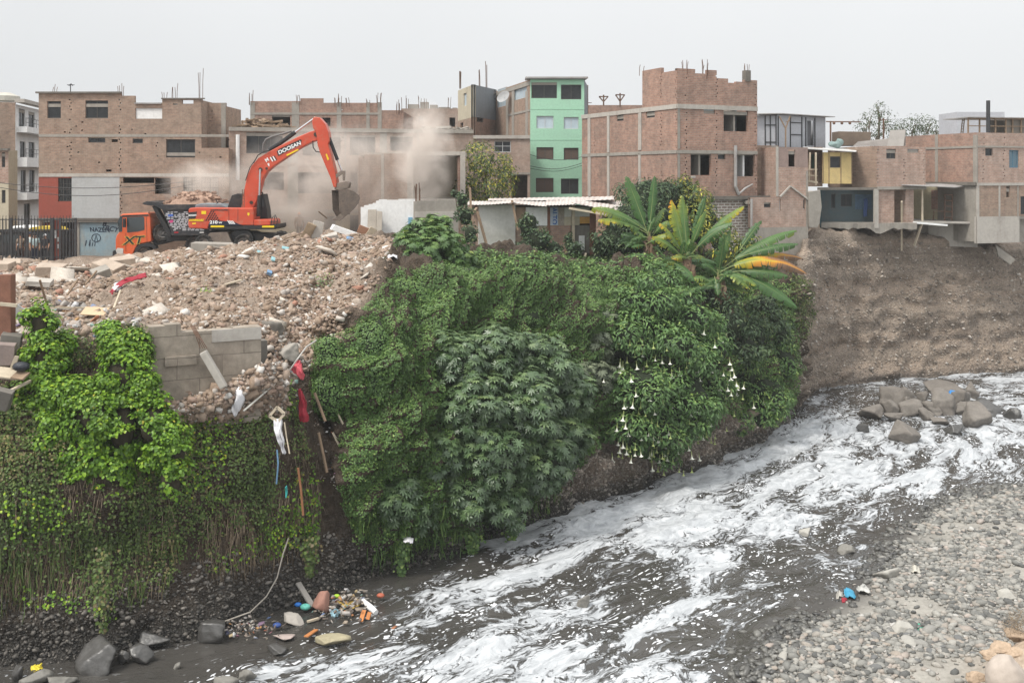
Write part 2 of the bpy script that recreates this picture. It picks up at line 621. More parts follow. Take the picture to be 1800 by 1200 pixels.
RIBS = [
 rib(-900, [(1270,23.5),(1060,24),(900,24.6),(700,25),(600,26.5),(545,33),(500,42),(462,55)]),
 rib(-150, [(1195,25.5),(1060,26),(880,26.4),(700,27.2),(605,28.6),(545,35),(495,45),(462,55)]),
 rib(40, [(1172,26.3),(1060,26.8),(880,27),(720,27.6),(600,29.2),(530,36),(480,46),(460,55)]),
 rib(150, [(1160,26.6),(1050,27.2),(880,27.5),(720,28),(592,29.6),(530,36),(480,46),(458,55)]),
 rib(260, [(1140,27.2),(1020,27.9),(850,28.2),(720,28.7),(585,30.4),(520,37),(470,47),(452,56)]),
 rib(350, [(1120,27.9),(1000,28.6),(850,28.9),(715,29.4),(580,31.2),(510,37.5),(458,47),(443,56)]),
 rib(440, [(1092,29),(980,29.7),(820,30),(700,30.4),(588,31.8),(500,38.5),(440,49),(430,57)]),
 rib(520, [(1062,30.0),(950,30.9),(800,31.3),(690,32),(595,34),(495,39.5),(430,50),(420,58)]),
 rib(580, [(1048,30.6),(940,31.6),(800,32.4),(690,33.6),(590,36),(490,41),(420,51),(412,59)]),
 rib(620, [(1030,31.4),(930,32),(780,32.4),(660,32.9),(565,34.4),(480,41),(418,51),(410,59)]),
 rib(690, [(1005,32.5),(900,32.9),(750,33.3),(620,34.2),(525,36.4),(450,42),(425,51),(415,59)]),
 rib(780, [(985,33.5),(880,33.9),(750,34.6),(620,35.8),(515,38),(455,42),(437,50),(430,60)]),
 rib(860, [(953,35.2),(870,35.6),(740,36.4),(620,37.6),(520,39.6),(468,44),(452,51),(446,60)]),
 rib(930, [(926,36.7),(850,37.1),(720,37.9),(610,39.3),(520,41.6),(480,45),(456,52),(448,62)]),
 rib(1080, [(872,40.2),(800,40.8),(690,41.6),(600,43),(530,45.2),(485,48.5),(460,54),(446,63)]),
 rib(1220, [(828,43.7),(760,44.3),(670,45.0),(580,46.5),(505,49),(466,52.5),(450,57),(444,66)]),
 rib(1310, [(792,47.0),(730,47.7),(650,48.4),(570,49.9),(505,52.5),(474,55),(458,59),(446,68)]),
 rib(1360, [(764,49.9),(710,50.5),(630,51.1),(560,52.2),(505,54.2),(478,56.2),(462,60),(446,69)]),
 rib(1388, [(740,52.7),(690,53.1),(615,53.6),(545,54.4),(500,55.8),(474,57.6),(452,61),(440,70)]),
 rib(1402, [(715,56),(665,56.4),(590,56.8),(520,57.5),(480,58.6),(450,60),(432,62.5),(420,70)]),
 rib(1422, [(692,59.4),(640,59.8),(560,60.3),(490,60.8),(440,61.6),(414,63),(406,66),(400,72)]),
 rib(1465, [(679,61.6),(630,62.6),(560,63.2),(490,63.6),(430,64),(407,65.2),(403,67.5),(398,74)]),
 rib(1550, [(668,63.4),(615,64.5),(560,65.1),(490,65.5),(430,65.9),(408,66.8),(404,69),(398,75)]),
 rib(1650, [(660,64.8),(610,65.9),(555,66.5),(490,66.9),(440,67.2),(420,68),(412,70),(402,76)]),
 rib(1720, [(656,65.6),(605,66.5),(550,67),(495,67.4),(455,67.8),(436,68.6),(424,70.5),(408,77)]),
 rib(1820, [(651,66.6),(600,67.3),(550,67.7),(500,68.1),(468,68.6),(450,69.4),(434,71),(412,78)]),
 rib(2100, [(640,69),(595,69.6),(545,70),(500,70.5),(460,71),(436,72),(420,74),(410,80)]),
 rib(2800, [(620,73.3),(580,74),(540,74.5),(500,75),(460,75.5),(436,76),(420,78),(410,84)]),
]
RA = np.array([[tuple(p) for p in r] for r in RIBS])      # (nrib, 12,3)

def catmull(A, t):
 """A (n, ...) sampled at float positions t along axis 0"""
 n = len(A)
 i = np.clip(np.floor(t).astype(int),0, n - 2)
 f = (t - i).reshape(-1, *([1] * (A.ndim - 1)))
 p0, p1, p2, p3 = A[np.clip(i - 1,0, n - 1)], A[i], A[i + 1], A[np.clip(i + 2,0, n - 1)]
 m1, m2 = (p2 - p0) * 0.4,(p3 - p1) * 0.4
 f2, f3 = f * f, f * f * f
 return (2 * f3 - 3 * f2 + 1) * p1 + (f3 - 2 * f2 + f) * m1 + (-2 * f3 + 3 * f2) * p2 + (f3 - f2) * m2

def seg_t(lens, step):
 ts = []
 for i, (L, st) in enumerate(zip(lens, step)):
  k = max(2, int(L / st))
  ts += [i + j / k for j in range(k)]
 ts.append(len(lens))
 return np.array(ts, dtype=float)

foot = RA[:, 1, :]
along = np.linalg.norm(np.diff(RA[:, 4, :], axis=0), axis=1)
ta = seg_t(along, [0.6] + [0.16] * (len(along) - 3) + [0.8,2.0])
cross = np.linalg.norm(np.diff(RA[10], axis=0), axis=1)
tb = seg_t(cross, [0.5,0.16,0.16,0.16,0.16,0.25,0.3,0.45,4,20,80])
G1 = catmull(RA, ta)                                   # along the bank
G = catmull(np.swapaxes(G1,0,1), tb)                 # up the bank
G = np.swapaxes(G, 0,1)                               # (na, nb, 3)
na, nb = G.shape[:2]

def grid_normals(G):
 du = np.gradient(G, axis=0)
 dv = np.gradient(G, axis=1)
 n = np.cross(du, dv)
 n /= np.maximum(np.linalg.norm(n, axis=2, keepdims=True),1e-9)
 return n

def proj(P):
 """where points stand in the photograph's 1800 x 1200 pixels"""
 return np.stack([CX + F * P[..., 0] / P[..., 1], HY + F * (CAMZ - P[..., 2]) / P[..., 1]], -1)

def in_poly(p, poly):
 x, y = p[..., 0], p[..., 1]
 r = np.zeros(x.shape, dtype=bool)
 n = len(poly)
 for i in range(n):
  (x0, y0),(x1, y1) = poly[i], poly[(i + 1) % n]
  c = (y0 > y) != (y1 > y)
  r ^= c & (x < (x1 - x0) * (y - y0) / ((y1 - y0) if y1 != y0 else 1e-9) + x0)
 return r

N0 = grid_normals(G)
pp = proj(G)
TB = np.broadcast_to(tb, (na, nb))
face_w = np.clip((TB - 0.6) / 0.6,0,1) * np.clip((6.2 - TB) / 1.2,0,1)
inland = np.clip((TB - 5.2) / 0.8,0,1) * np.clip((8.6 - TB) / 0.5,0,1)
wx = G[..., 0]
cong = np.clip((pp[..., 0] - 1395) / 14.0,0,1)       # the bare conglomerate cliff upstream
GREEN = [(540,720),(545,600),(610,585),(640,545),(690,480),(850,450),(970,460),(1130,470),(1200,470),(1300,480),(1395,500),(1410,690),(1340,760),(1240,760),(1080,800),(960,900),(800,980),(640,970),(600,860),(600,740)]
green = in_poly(pp, GREEN).astype(float)
# outward lumps: creeper mounds, wall stubs and blocks under the green
BUMPS = [((580,650,33.6),0.9,1.0),((585,620,34.5),0.9,1.0),((650,600,33.8),1.1,0.9),((660,680,33.6),1.1,0.7),((740,520,38),1.7,0.8),
  ((830,490,41.5),1.5,1.0),((905,480,43.5),1.4,1.0),((880,540,40.5),1.2,0.6),((1030,520,45),1.6,1.2),((960,560,41.5),1.5,0.9),
  ((760,640,35.5),1.7,0.8),((700,760,33.6),1.6,0.7),((640,820,32.5),1.2,0.5),((800,560,37.5),1.6,0.8),((1010,600,42),1.4,0.7),((1100,500,47.5),1.6,1.0),((1190,500,49.5),1.5,0.9),
  ((1360,560,52),1.3,0.7),((1330,640,49),1.5,0.6),((690,880,33.3),1.4,0.45),((820,860,34.8),1.6,0.5),((940,470,45.5),1.2,0.7),
  ((70,800,27.4),1.4,0.35),((200,850,27.8),1.3,0.4),((420,820,29.5),1.2,0.4),((500,760,31),1.0,0.5),((600,540,37),1.3,0.7),((690,470,40),1.5,0.5)]
disp = np.zeros((na, nb))
for (q, r, h) in BUMPS:
 c = np.array(W(*q))
 d2 = ((G - c) ** 2).sum(-1)
 disp += h * np.exp(-d2 / (r * r))
nz = np.zeros((na, nb)); nz2 = np.zeros((na, nb)); nz3 = np.zeros((na, nb))
for i in range(na):
 for j in range(nb):
  if tb[j] > 9.2:
   continue
  p = Vector(G[i, j])
  nz[i, j] = noise.fractal(p * 0.55,1.0,2.0,3)
  nz2[i, j] = noise.fractal(p * 1.9,0.9,2.0,3)
  nz3[i, j] = noise.noise(Vector((p.x * 0.9, p.y * 0.9, p.z * 0.16)))
# strata in the gravel: hard and soft bands running level
band = np.sin(G[..., 2] * 2.3 + nz * 1.5) * 0.08 + np.sin(G[..., 2] * 5.2 + nz * 2.4) * 0.06 + np.abs(np.sin(G[..., 2] * 1.1 + nz * .8)) * 0.12
disp += face_w * (0.30 * nz + 0.13 * nz2 + 0.34 * nz3 * cong + band * (0.35 + 0.65 * cong))
disp += face_w * green * (0.50 * nz2 + 0.65 * nz)
D3 = N0 * disp[..., None]
G2 = G + D3
G2[..., 2] += inland * (0.40 * nz + 0.26 * nz2)
# undercut at the water line under the overgrown bank
uc = np.exp(-((G[..., 2] - 0.45) / 0.45) ** 2) * (1 - cong) * np.clip((pp[..., 0] - 640) / 80,0,1) * (TB > 0.9)
G2[..., 1] += uc * 0.7
G2[..., 2] = np.where(TB < 0.9, np.minimum(G2[..., 2], -0.05), G2[..., 2])
NRM = grid_normals(G2)
PPX = proj(G2)
rightw = np.clip((PPX[..., 0] - 820) / 250,0,1)
wet = np.clip(1.15 - G2[..., 2] / ((1.9 + 0.9 * nz) * (1 - .80 * rightw)),0,1) * (1 - cong * 0.55)
cong = np.maximum(cong, rightw * np.clip((2.6 - G2[..., 2]) / .8,0,1) * .62)
rub = np.clip((TB - 4.6) / 0.7,0,1) * np.clip((690 - PPX[..., 0]) / 60,0,1) * np.clip((8.7 - TB) / 0.4,0,1)
spill = in_poly(PPX, [(255,705),(460,640),(500,620),(560,560),(600,590),(545,640),(500,690),(440,735),(380,745),(300,735)]).astype(float)
rub = np.maximum(rub, spill * 0.9)
idx = np.arange(na * nb).reshape(na, nb)
TF = np.stack([idx[:-1, :-1], idx[1:, :-1], idx[1:, 1:], idx[:-1,1:]], -1).reshape(-1,4)

def mat_bank():
 m, nt, bs = new_mat('bank_soil_and_gravel')
 pos = world_pos(nt)
 A = {k: nd(nt, 'ShaderNodeAttribute', _attribute_name=k).outputs['Fac'] for k in ('rub', 'wet', 'cong')}
 n1 = noise_n(nt, pos, 0.6,6,0.68,0.3)
 n2 = noise_n(nt, pos, 4.0,5,0.7)
 n3 = noise_n(nt, pos, 16,4,0.7)
 vor = nd(nt, 'ShaderNodeTexVoronoi', Scale=7.0, Randomness=1.0)
 wv = nd(nt, 'ShaderNodeVectorMath', _operation='MULTIPLY_ADD')
 nz_ = nd(nt, 'ShaderNodeTexNoise', Scale=6.0, Detail=2)
 nt.links.new(pos, nz_.inputs['Vector'])
 nt.links.new(nz_.outputs['Color'], wv.inputs[0]); wv.inputs[1].default_value = (0.14,0.14,0.14); nt.links.new(pos, wv.inputs[2])
 nt.links.new(wv.outputs[0], vor.inputs['Vector'])
 vor2 = nd(nt, 'ShaderNodeTexVoronoi', Scale=16.0, Randomness=1.0)
 nt.links.new(wv.outputs[0], vor2.inputs['Vector'])
 soil = ramp(nt, n2, [(0.25,(0.038,0.028,0.021)),(0.55,(0.085,0.064,0.047)),(0.8,(0.15,0.118,0.09))])
 # conglomerate: pebbles set in brown silt, level bands of lighter and darker gravel
 sepz = nd(nt, 'ShaderNodeSeparateXYZ'); nt.links.new(pos, sepz.inputs[0])
 bandv = nd(nt, 'ShaderNodeCombineXYZ')
 nt.links.new(math_n(nt, 'MULTIPLY', sepz.outputs['X'], 0.05), bandv.inputs['X'])
 nt.links.new(math_n(nt, 'MULTIPLY', sepz.outputs['Y'], 0.05), bandv.inputs['Y'])
 nt.links.new(math_n(nt, 'MULTIPLY', sepz.outputs['Z'], 0.9), bandv.inputs['Z'])
 bnd = noise_n(nt, bandv.outputs[0], 1.0,5,0.6,0.5)
 silt = ramp(nt, bnd, [(0.3,(0.18,0.145,0.118)),(0.46,(0.275,0.225,0.18)),(0.56,(0.35,0.275,0.215)),(0.66,(0.25,0.205,0.168)),(0.78,(0.20,0.172,0.148))])
 silt = mix(nt, 0.7, silt, ramp(nt, n2, [(0.25,0.55),(0.75,1.4)]), 'MULTIPLY')
 peb = mix(nt, 0.5, vor.outputs['Color'], 0.5)
 sepc = nd(nt, 'ShaderNodeSeparateColor'); nt.links.new(vor2.outputs['Color'], sepc.inputs[0])
 pebc = ramp(nt, sepc.outputs[0], [(0.0,(0.17,0.14,0.12)),(0.4,(0.31,0.25,0.20)),(0.75,(0.42,0.345,0.28)),(1.0,(0.50,0.44,0.38))])
 pm = ramp(nt, vor2.outputs['Distance'], [(0.32,1.0),(0.5,0.0)])
 congc = mix(nt, math_n(nt, 'MULTIPLY', pm, 0.55), silt, pebc)
 rubc = ramp(nt, math_n(nt, 'ADD', math_n(nt, 'MULTIPLY', n2,0.6), math_n(nt, 'MULTIPLY', n1,0.4)), [(0.3,(0.21,0.155,0.115)),(0.5,(0.32,0.25,0.195)),(0.7,(0.42,0.34,0.28))])
 rubc = mix(nt, 0.55, rubc, ramp(nt, n3, [(0.25,0.5),(0.75,1.35)]), 'MULTIPLY')
 wetc = mix(nt, math_n(nt, 'MULTIPLY', pm, 0.5), ramp(nt, n2, [(0.3,(0.012,0.011,0.010)),(0.7,(0.04,0.036,0.031))]), sc3((0.2,0.19,0.175),0.55))
 col = mix(nt, A['cong'], soil, congc)
 col = mix(nt, A['rub'], col, rubc)
 col = mix(nt, A['wet'], col, wetc)
 nt.links.new(col, bs.inputs['Base Color'])
 bs.inputs['Specular IOR Level'].default_value = 0.2
 rg = math_n(nt, 'SUBTRACT', 0.95, math_n(nt, 'MULTIPLY', A['wet'], 0.35))
 nt.links.new(rg, bs.inputs['Roughness'])
 h = math_n(nt, 'ADD', math_n(nt, 'MULTIPLY', math_n(nt, 'SUBTRACT', 0.6, vor.outputs['Distance']),0.9), math_n(nt, 'MULTIPLY', math_n(nt, 'SUBTRACT', 0.5, vor2.outputs['Distance']),0.7))
 h = math_n(nt, 'ADD', h, math_n(nt, 'MULTIPLY', n3,0.8))
 bump_n(nt, h, bs, 0.9,0.09)
 return m

bank = np_mesh('riverbank', G2.reshape(-1,3), TF, mat_bank(), attrs={'rub': rub.ravel(), 'wet': wet.ravel(), 'cong': cong.ravel()}, smooth=True)
tag(bank, 'brown earth riverbank and plateau with a bare gravel cliff upstream', 'ground', kind='structure')

def zat(x, y):
 """height of the plateau near x, y"""
 P = G2[:, int(np.searchsorted(tb, 4.3)):]
 d = (P[..., 0] - x) ** 2 + (P[..., 1] - y) ** 2
 k = np.unravel_index(np.argmin(d), d.shape)
 return float(P[k][2])

# ------------------------------------------------------------------ the river
bankline = catmull(foot, np.linspace(0, len(foot) - 1,500))[:, :2]
bl_s = np.concatenate([[0], np.cumsum(np.linalg.norm(np.diff(bankline, axis=0), axis=1))])

def flow_coords(X, Y):
 P = np.stack([X, Y], -1).reshape(-1,2)
 s = np.zeros(len(P)); d = np.zeros(len(P))
 # a smoother guide line than the bank itself, so that the foam streaks bend gently
 k = np.ones(41) / 41
 gl = np.stack([np.convolve(np.pad(bankline[:, c], 20, mode='edge'), k, 'valid') for c in (0,1)], 1)
 for a in range(0, len(P),20000):
  q = P[a:a + 20000]
  dd = ((q[:, None, :] - gl[None, :, :]) ** 2).sum(-1)
  w = np.exp(-(dd - dd.min(1, keepdims=True)) / 6.0)
  w /= w.sum(1, keepdims=True)
  s[a:a + 20000] = (w * bl_s[None]).sum(1)
  d[a:a + 20000] = np.sqrt(dd.min(1))
 return s, d

def axis(segs):
 out = []
 for a, b, st in segs:
  out += list(np.arange(a, b, st))
 out.append(segs[-1][1])
 return np.array(out)

rx = axis([(-90,-20,5),(-20,42,0.2),(42,120,5)])
ry = axis([(2,22,2),(22,70,0.2),(70,110,5)])
RXg, RYg = np.meshgrid(rx, ry, indexing='ij')
fs, fd = flow_coords(RXg, RYg)
fs = fs.reshape(RXg.shape); fd = fd.reshape(RXg.shape)
# where the foam lies thick (pixel, pixel, thickness): a carpet along the outer bend, streaks in midstream, dark slack water by both banks
FOAM = [(900,960,0.76),(1000,930,0.76),(1130,880,0.76),(1250,840,0.76),(1350,800,0.76),(1420,760,0.73),(1480,800,0.70),(1560,830,0.68),(1450,850,0.76),
  (1700,800,0.66),(1780,760,0.70),(1790,700,0.61),(1700,845,0.58),(1600,860,0.68),(1480,710,0.37),(1440,700,0.51),(1540,690,0.39),(1700,672,0.56),(1780,668,0.66),
  (1300,900,0.76),(1200,930,0.78),(1420,920,0.70),(1530,910,0.56),(1560,960,0.18),(1480,980,0.45),(1390,960,0.56),(1250,980,0.56),(1100,960,0.68),(1030,1030,0.39),(1120,1020,0.37),
  (950,1000,0.61),(850,1010,0.61),(780,1040,0.61),(720,1090,0.66),(880,1080,0.66),(980,1090,0.61),(1100,1090,0.64),(1000,1150,0.66),(850,1150,0.64),(700,1150,0.68),(600,1170,0.68),(500,1190,0.61),
  (1200,1060,0.61),(1300,1010,0.56),(1380,1040,0.39),(1300,1090,0.43),(1200,1140,0.51),(1290,1150,0.37),(1150,1180,0.68),(1340,1130,0.12),(1450,1040,0.20),
  (700,1020,0.05),(640,1060,0.10),(560,1090,0.12),(480,1120,0.12),(400,1150,0.12),(380,1185,0.39),(300,1185,0.10),(800,985,0.20),(600,1120,0.39),(640,1100,0.49),
  (1600,930,0.12),(1590,960,0.05),(1660,880,0.49),(1740,850,0.51)]
fq = np.array([tuple(W(px, py, F * CAMZ / (py - HY)))[:2] for px, py, _ in FOAM])
fv = np.array([v for _, _, v in FOAM])
Pxy = np.stack([RXg, RYg], -1).reshape(-1,2)
foam = np.zeros(len(Pxy))
for a in range(0, len(Pxy),20000):
 dd = ((Pxy[a:a + 20000, None, :] - fq[None]) ** 2).sum(-1)
 w = 1.0 / (dd + 0.35) ** 1.6
 foam[a:a + 20000] = (w * fv).sum(1) / w.sum(1)
rz = np.zeros(RXg.shape)
for i in range(len(rx)):
 for j in range(len(ry)):
  if -21 < rx[i] < 43 and 21 < ry[j] < 71:
   q = Vector((fs[i, j] * 0.45, fd[i, j] * 0.9,0))
   rz[i, j] = 0.15 * noise.fractal(q, 0.8,2.1,4) + 0.06 * noise.turbulence(q * 2.3,2, False)
calm = np.clip(foam.reshape(RXg.shape) * 1.6,0.15,1)
rz *= calm
ridx = np.arange(len(rx) * len(ry)).reshape(len(rx), len(ry))
RF = np.stack([ridx[:-1, :-1], ridx[1:, :-1], ridx[1:, 1:], ridx[:-1,1:]], -1).reshape(-1,4)

def mat_river():
 m, nt, bs = new_mat('foaming_dark_water')
 fl = nd(nt, 'ShaderNodeAttribute', _attribute_name='flow').outputs['Vector']
 fo = nd(nt, 'ShaderNodeAttribute', _attribute_name='foam').outputs['Fac']
 pos = world_pos(nt)
 # swirl: bend the flow coordinates a little
 wn = nd(nt, 'ShaderNodeTexNoise', Scale=0.55, Detail=4)
 nt.links.new(fl, wn.inputs['Vector'])
 wp = nd(nt, 'ShaderNodeVectorMath', _operation='MULTIPLY_ADD')
 nt.links.new(wn.outputs['Color'], wp.inputs[0]); wp.inputs[1].default_value = (2.2,1.3,0); nt.links.new(fl, wp.inputs[2])
 mp = nd(nt, 'ShaderNodeMapping'); mp.inputs['Scale'].default_value = (0.33,0.95,1)
 nt.links.new(wp.outputs[0], mp.inputs['Vector'])
 big = noise_n(nt, mp.outputs[0], 0.8,9,0.62,0.8)
 mp2 = nd(nt, 'ShaderNodeMapping'); mp2.inputs['Scale'].default_value = (0.8,1.6,1)
 nt.links.new(wp.outputs[0], mp2.inputs['Vector'])
 fine = noise_n(nt, mp2.outputs[0], 2.6,6,0.65,1.2)
 lace = noise_n(nt, mp2.outputs[0], 6.5,5,0.7,0.8)
 n = math_n(nt, 'ADD', math_n(nt, 'MULTIPLY', big, 0.50), math_n(nt, 'ADD', math_n(nt, 'MULTIPLY', fine, 0.34), math_n(nt, 'MULTIPLY', lace, 0.16)))
 # thr falls as the foam thickens
 thr = math_n(nt, 'SUBTRACT', 0.650, math_n(nt, 'MULTIPLY', fo, 0.262))
 a = math_n(nt, 'DIVIDE', math_n(nt, 'SUBTRACT', n, thr),0.042)
 sheet = math_n(nt, 'ADD', a, 0.5, clamp=True)
 # flecks: small loose clots of foam
 vo = nd(nt, 'ShaderNodeTexVoronoi', Scale=8.0, Randomness=1.0)
 mp3 = nd(nt, 'ShaderNodeMapping'); mp3.inputs['Scale'].default_value = (0.75,1.15,1)
 nt.links.new(wp.outputs[0], mp3.inputs['Vector']); nt.links.new(mp3.outputs[0], vo.inputs['Vector'])
 sc = nd(nt, 'ShaderNodeSeparateColor'); nt.links.new(vo.outputs['Color'], sc.inputs[0])
 patch = noise_n(nt, mp.outputs[0], 1.7,4,0.6)
 size = math_n(nt, 'MULTIPLY', math_n(nt, 'SUBTRACT', math_n(nt, 'ADD', patch, math_n(nt, 'MULTIPLY', fo, 0.3)), math_n(nt, 'ADD', 0.30, math_n(nt, 'MULTIPLY', sc.outputs[0], 0.38))),1.15)
 fleck = math_n(nt, 'DIVIDE', math_n(nt, 'SUBTRACT', size, vo.outputs['Distance']),0.05)
 fleck = math_n(nt, 'ADD', fleck, 0.5, clamp=True)
 fleck = math_n(nt, 'MULTIPLY', fleck, ramp(nt, fo, [(0.14,0.0),(0.3,1.0)]))
 foamf = math_n(nt, 'MAXIMUM', sheet, fleck)
 body = ramp(nt, noise_n(nt, mp.outputs[0], 0.6,3), [(0.3,(0.044,0.041,0.037)),(0.7,(0.068,0.063,0.057))])
 white = ramp(nt, noise_n(nt, mp2.outputs[0], 1.9,6,0.7,0.6), [(0.3,(0.25,0.26,0.275)),(0.5,(0.42,0.435,0.45)),(0.68,(0.58,0.59,0.605))])
 thin = ramp(nt, a, [(0.0,(0.32,0.32,0.33)),(1.0,(1,1,1))])
 white = mix(nt, 0.35, white, thin, 'MULTIPLY')
 white = mix(nt, math_n(nt, 'MULTIPLY', fleck, math_n(nt, 'SUBTRACT', 1.0, sheet)), white, (0.62,0.63,0.65))
 nt.links.new(mix(nt, foamf, body, white), bs.inputs['Base Color'])
 nt.links.new(math_n(nt, 'ADD', 0.16, math_n(nt, 'MULTIPLY', foamf, 0.6)), bs.inputs['Roughness'])
 bs.inputs['Specular IOR Level'].default_value = 0.35
 h = math_n(nt, 'ADD', math_n(nt, 'MULTIPLY', noise_n(nt, mp2.outputs[0], 1.6,5,0.6,0.5),0.8), math_n(nt, 'MULTIPLY', foamf, 0.35))
 bump_n(nt, h, bs, 0.8,0.12)
 return m

river = np_mesh('river', np.stack([RXg, RYg, rz], -1).reshape(-1,3), RF, mat_river(),
    attrs={'flow': np.stack([fs, fd, np.zeros_like(fs)], -1).reshape(-1,3), 'foam': foam}, smooth=True)
tag(river, 'dark river streaked with white foam curving round the bend', 'river', kind='structure')

# ------------------------------------------------------------------ the gravel bar on the near side
WL = np.array([(4.0,8),(4.6,22),(5.6,25.4),(7.4,28.2),(9.2,30.2),(11.6,33.0),(13.6,36.3),(16.6,39.8),(21.5,42.3),(30,46),(45,52),(80,66)])
wl = catmull(WL, np.linspace(0, len(WL) - 1,300))
gx = axis([(3,26,0.22),(26,90,3)])
gy = axis([(8,22,1.5),(22,46,0.22),(46,80,3)])
GXg, GYg = np.meshgrid(gx, gy, indexing='ij')
q = np.stack([GXg, GYg], -1).reshape(-1,2)
sd = np.zeros(len(q))
for a in range(0, len(q),20000):
 dv = q[a:a + 20000, None, :] - wl[None]
 dd = (dv ** 2).sum(-1)
 k = dd.argmin(1)
 t = np.gradient(wl, axis=0)[k]
 v = dv[np.arange(len(k)), k]
 sd[a:a + 20000] = np.sqrt(dd.min(1)) * np.sign(v[:, 0] * t[:, 1] - v[:, 1] * t[:, 0])
sd = sd.reshape(GXg.shape)
gz = np.where(sd > 0,0.40 * (1 - np.exp(-sd * 0.16)) + 0.004 * sd, sd * 0.16)
for i in range(len(gx)):
 for j in range(len(gy)):
  gz[i, j] += 0.07 * noise.fractal(Vector((gx[i] * 0.5, gy[j] * 0.5,0)),1,2,3)
mc = W(1795,1150,25.2)
gz += 0.95 * np.exp(-((GXg - 12.75) ** 2 + (GYg - 24.9) ** 2) / 0.8)

def gz_at(x, y):
 i = int(np.clip(np.searchsorted(gx, x),1, len(gx) - 1)); j = int(np.clip(np.searchsorted(gy, y),1, len(gy) - 1))
 fx = (x - gx[i - 1]) / (gx[i] - gx[i - 1]); fy = (y - gy[j - 1]) / (gy[j] - gy[j - 1])
 return float((gz[i - 1, j - 1] * (1 - fx) + gz[i, j - 1] * fx) * (1 - fy) + (gz[i - 1, j] * (1 - fx) + gz[i, j] * fx) * fy)

def mat_silt():
 m, nt, bs = new_mat('grey_river_silt')
 pos = world_pos(nt)
 a = noise_n(nt, pos, 0.8,5,0.65)
 b = noise_n(nt, pos, 9,4,0.65)
 d = nd(nt, 'ShaderNodeAttribute', _attribute_name='dry').outputs['Fac']
 dry = ramp(nt, a, [(0.35,(0.22,0.205,0.18)),(0.65,(0.33,0.31,0.275))])
 c = mix(nt, d, (0.06,0.055,0.05), dry)
 c = mix(nt, 0.6, c, ramp(nt, b, [(0.3,0.7),(0.7,1.2)]), 'MULTIPLY')
 earth = nd(nt, 'ShaderNodeAttribute', _attribute_name='earth').outputs['Fac']
 c = mix(nt, earth, c, ramp(nt, b, [(0.3,(0.24,0.165,0.11)),(0.7,(0.45,0.35,0.26))]))
 nt.links.new(c, bs.inputs['Base Color'])
 bs.inputs['Roughness'].default_value = 0.9
 bump_n(nt, b, bs, 0.4,0.05)
 return m
gidx = np.arange(len(gx) * len(gy)).reshape(len(gx), len(gy))
GF = np.stack([gidx[:-1, :-1], gidx[1:, :-1], gidx[1:, 1:], gidx[:-1,1:]], -1).reshape(-1,4)
bar = np_mesh('gravel_ground', np.stack([GXg, GYg, gz], -1).reshape(-1,3), GF, mat_silt(),
  attrs={'dry': np.clip((sd.ravel() - 0.3) / 1.2,0,1), 'earth': np.exp(-((GXg - 12.75) ** 2 + (GYg - 24.9) ** 2) / 1.3).ravel()}, smooth=True)
tag(bar, 'grey silt bar of the near riverbank under the cobbles', 'ground', kind='structure')
# ------------------------------------------------------------------ buildings
class Fac:
 """a wall plane between two plan points, each given as (pixel column, depth)"""
 def __init__(s, a, b):
  s.A = Vector((WX(*a), a[1]))
  s.B = Vector((WX(*b), b[1]))
  d = s.B - s.A
  s.L = d.length
  s.d = d / s.L
  s.n = Vector((s.d.y, -s.d.x))          # towards the camera side when a is left of b
 def u(s, px):
  k = (px - CX) / F
  return (k * s.A.y - s.A.x) / (s.d.x - k * s.d.y)
 def D(s, px):
  return s.A.y + s.d.y * s.u(px)
 def z(s, px, py):
  return WZ(py, s.D(px))
 def p(s, u, z, out=0.0):
  q = s.A + s.d * u + s.n * out
  return (q.x, q.y, z)
 def rect(s, x0, y0, x1, y1):
  m = (x0 + x1) / 2
  return (s.u(x0), s.u(x1), s.z(m, y1), s.z(m, y0))
 def back(s, k):
  f = Fac.__new__(Fac)
  f.A = s.A - s.n * k; f.B = s.B - s.n * k; f.L = s.L; f.d = s.d; f.n = s.n
  return f

def notches(f, px, py0, py1, w=0.085):
 """toothed joint: the open pockets left between brick courses beside a column"""
 u = f.u(px)
 z0, z1 = f.z(px, py1), f.z(px, py0)
 out = []
 k = math.ceil(z0 / 0.2)
 i = 0
 while k * 0.2 + 0.1 < z1:
  if rng.random() < 0.68:
   s = (k % 2) * w * 0.9
   out.append((u - w + s, u + s, k * 0.2, k * 0.2 + 0.075))
  k += 1
 return out

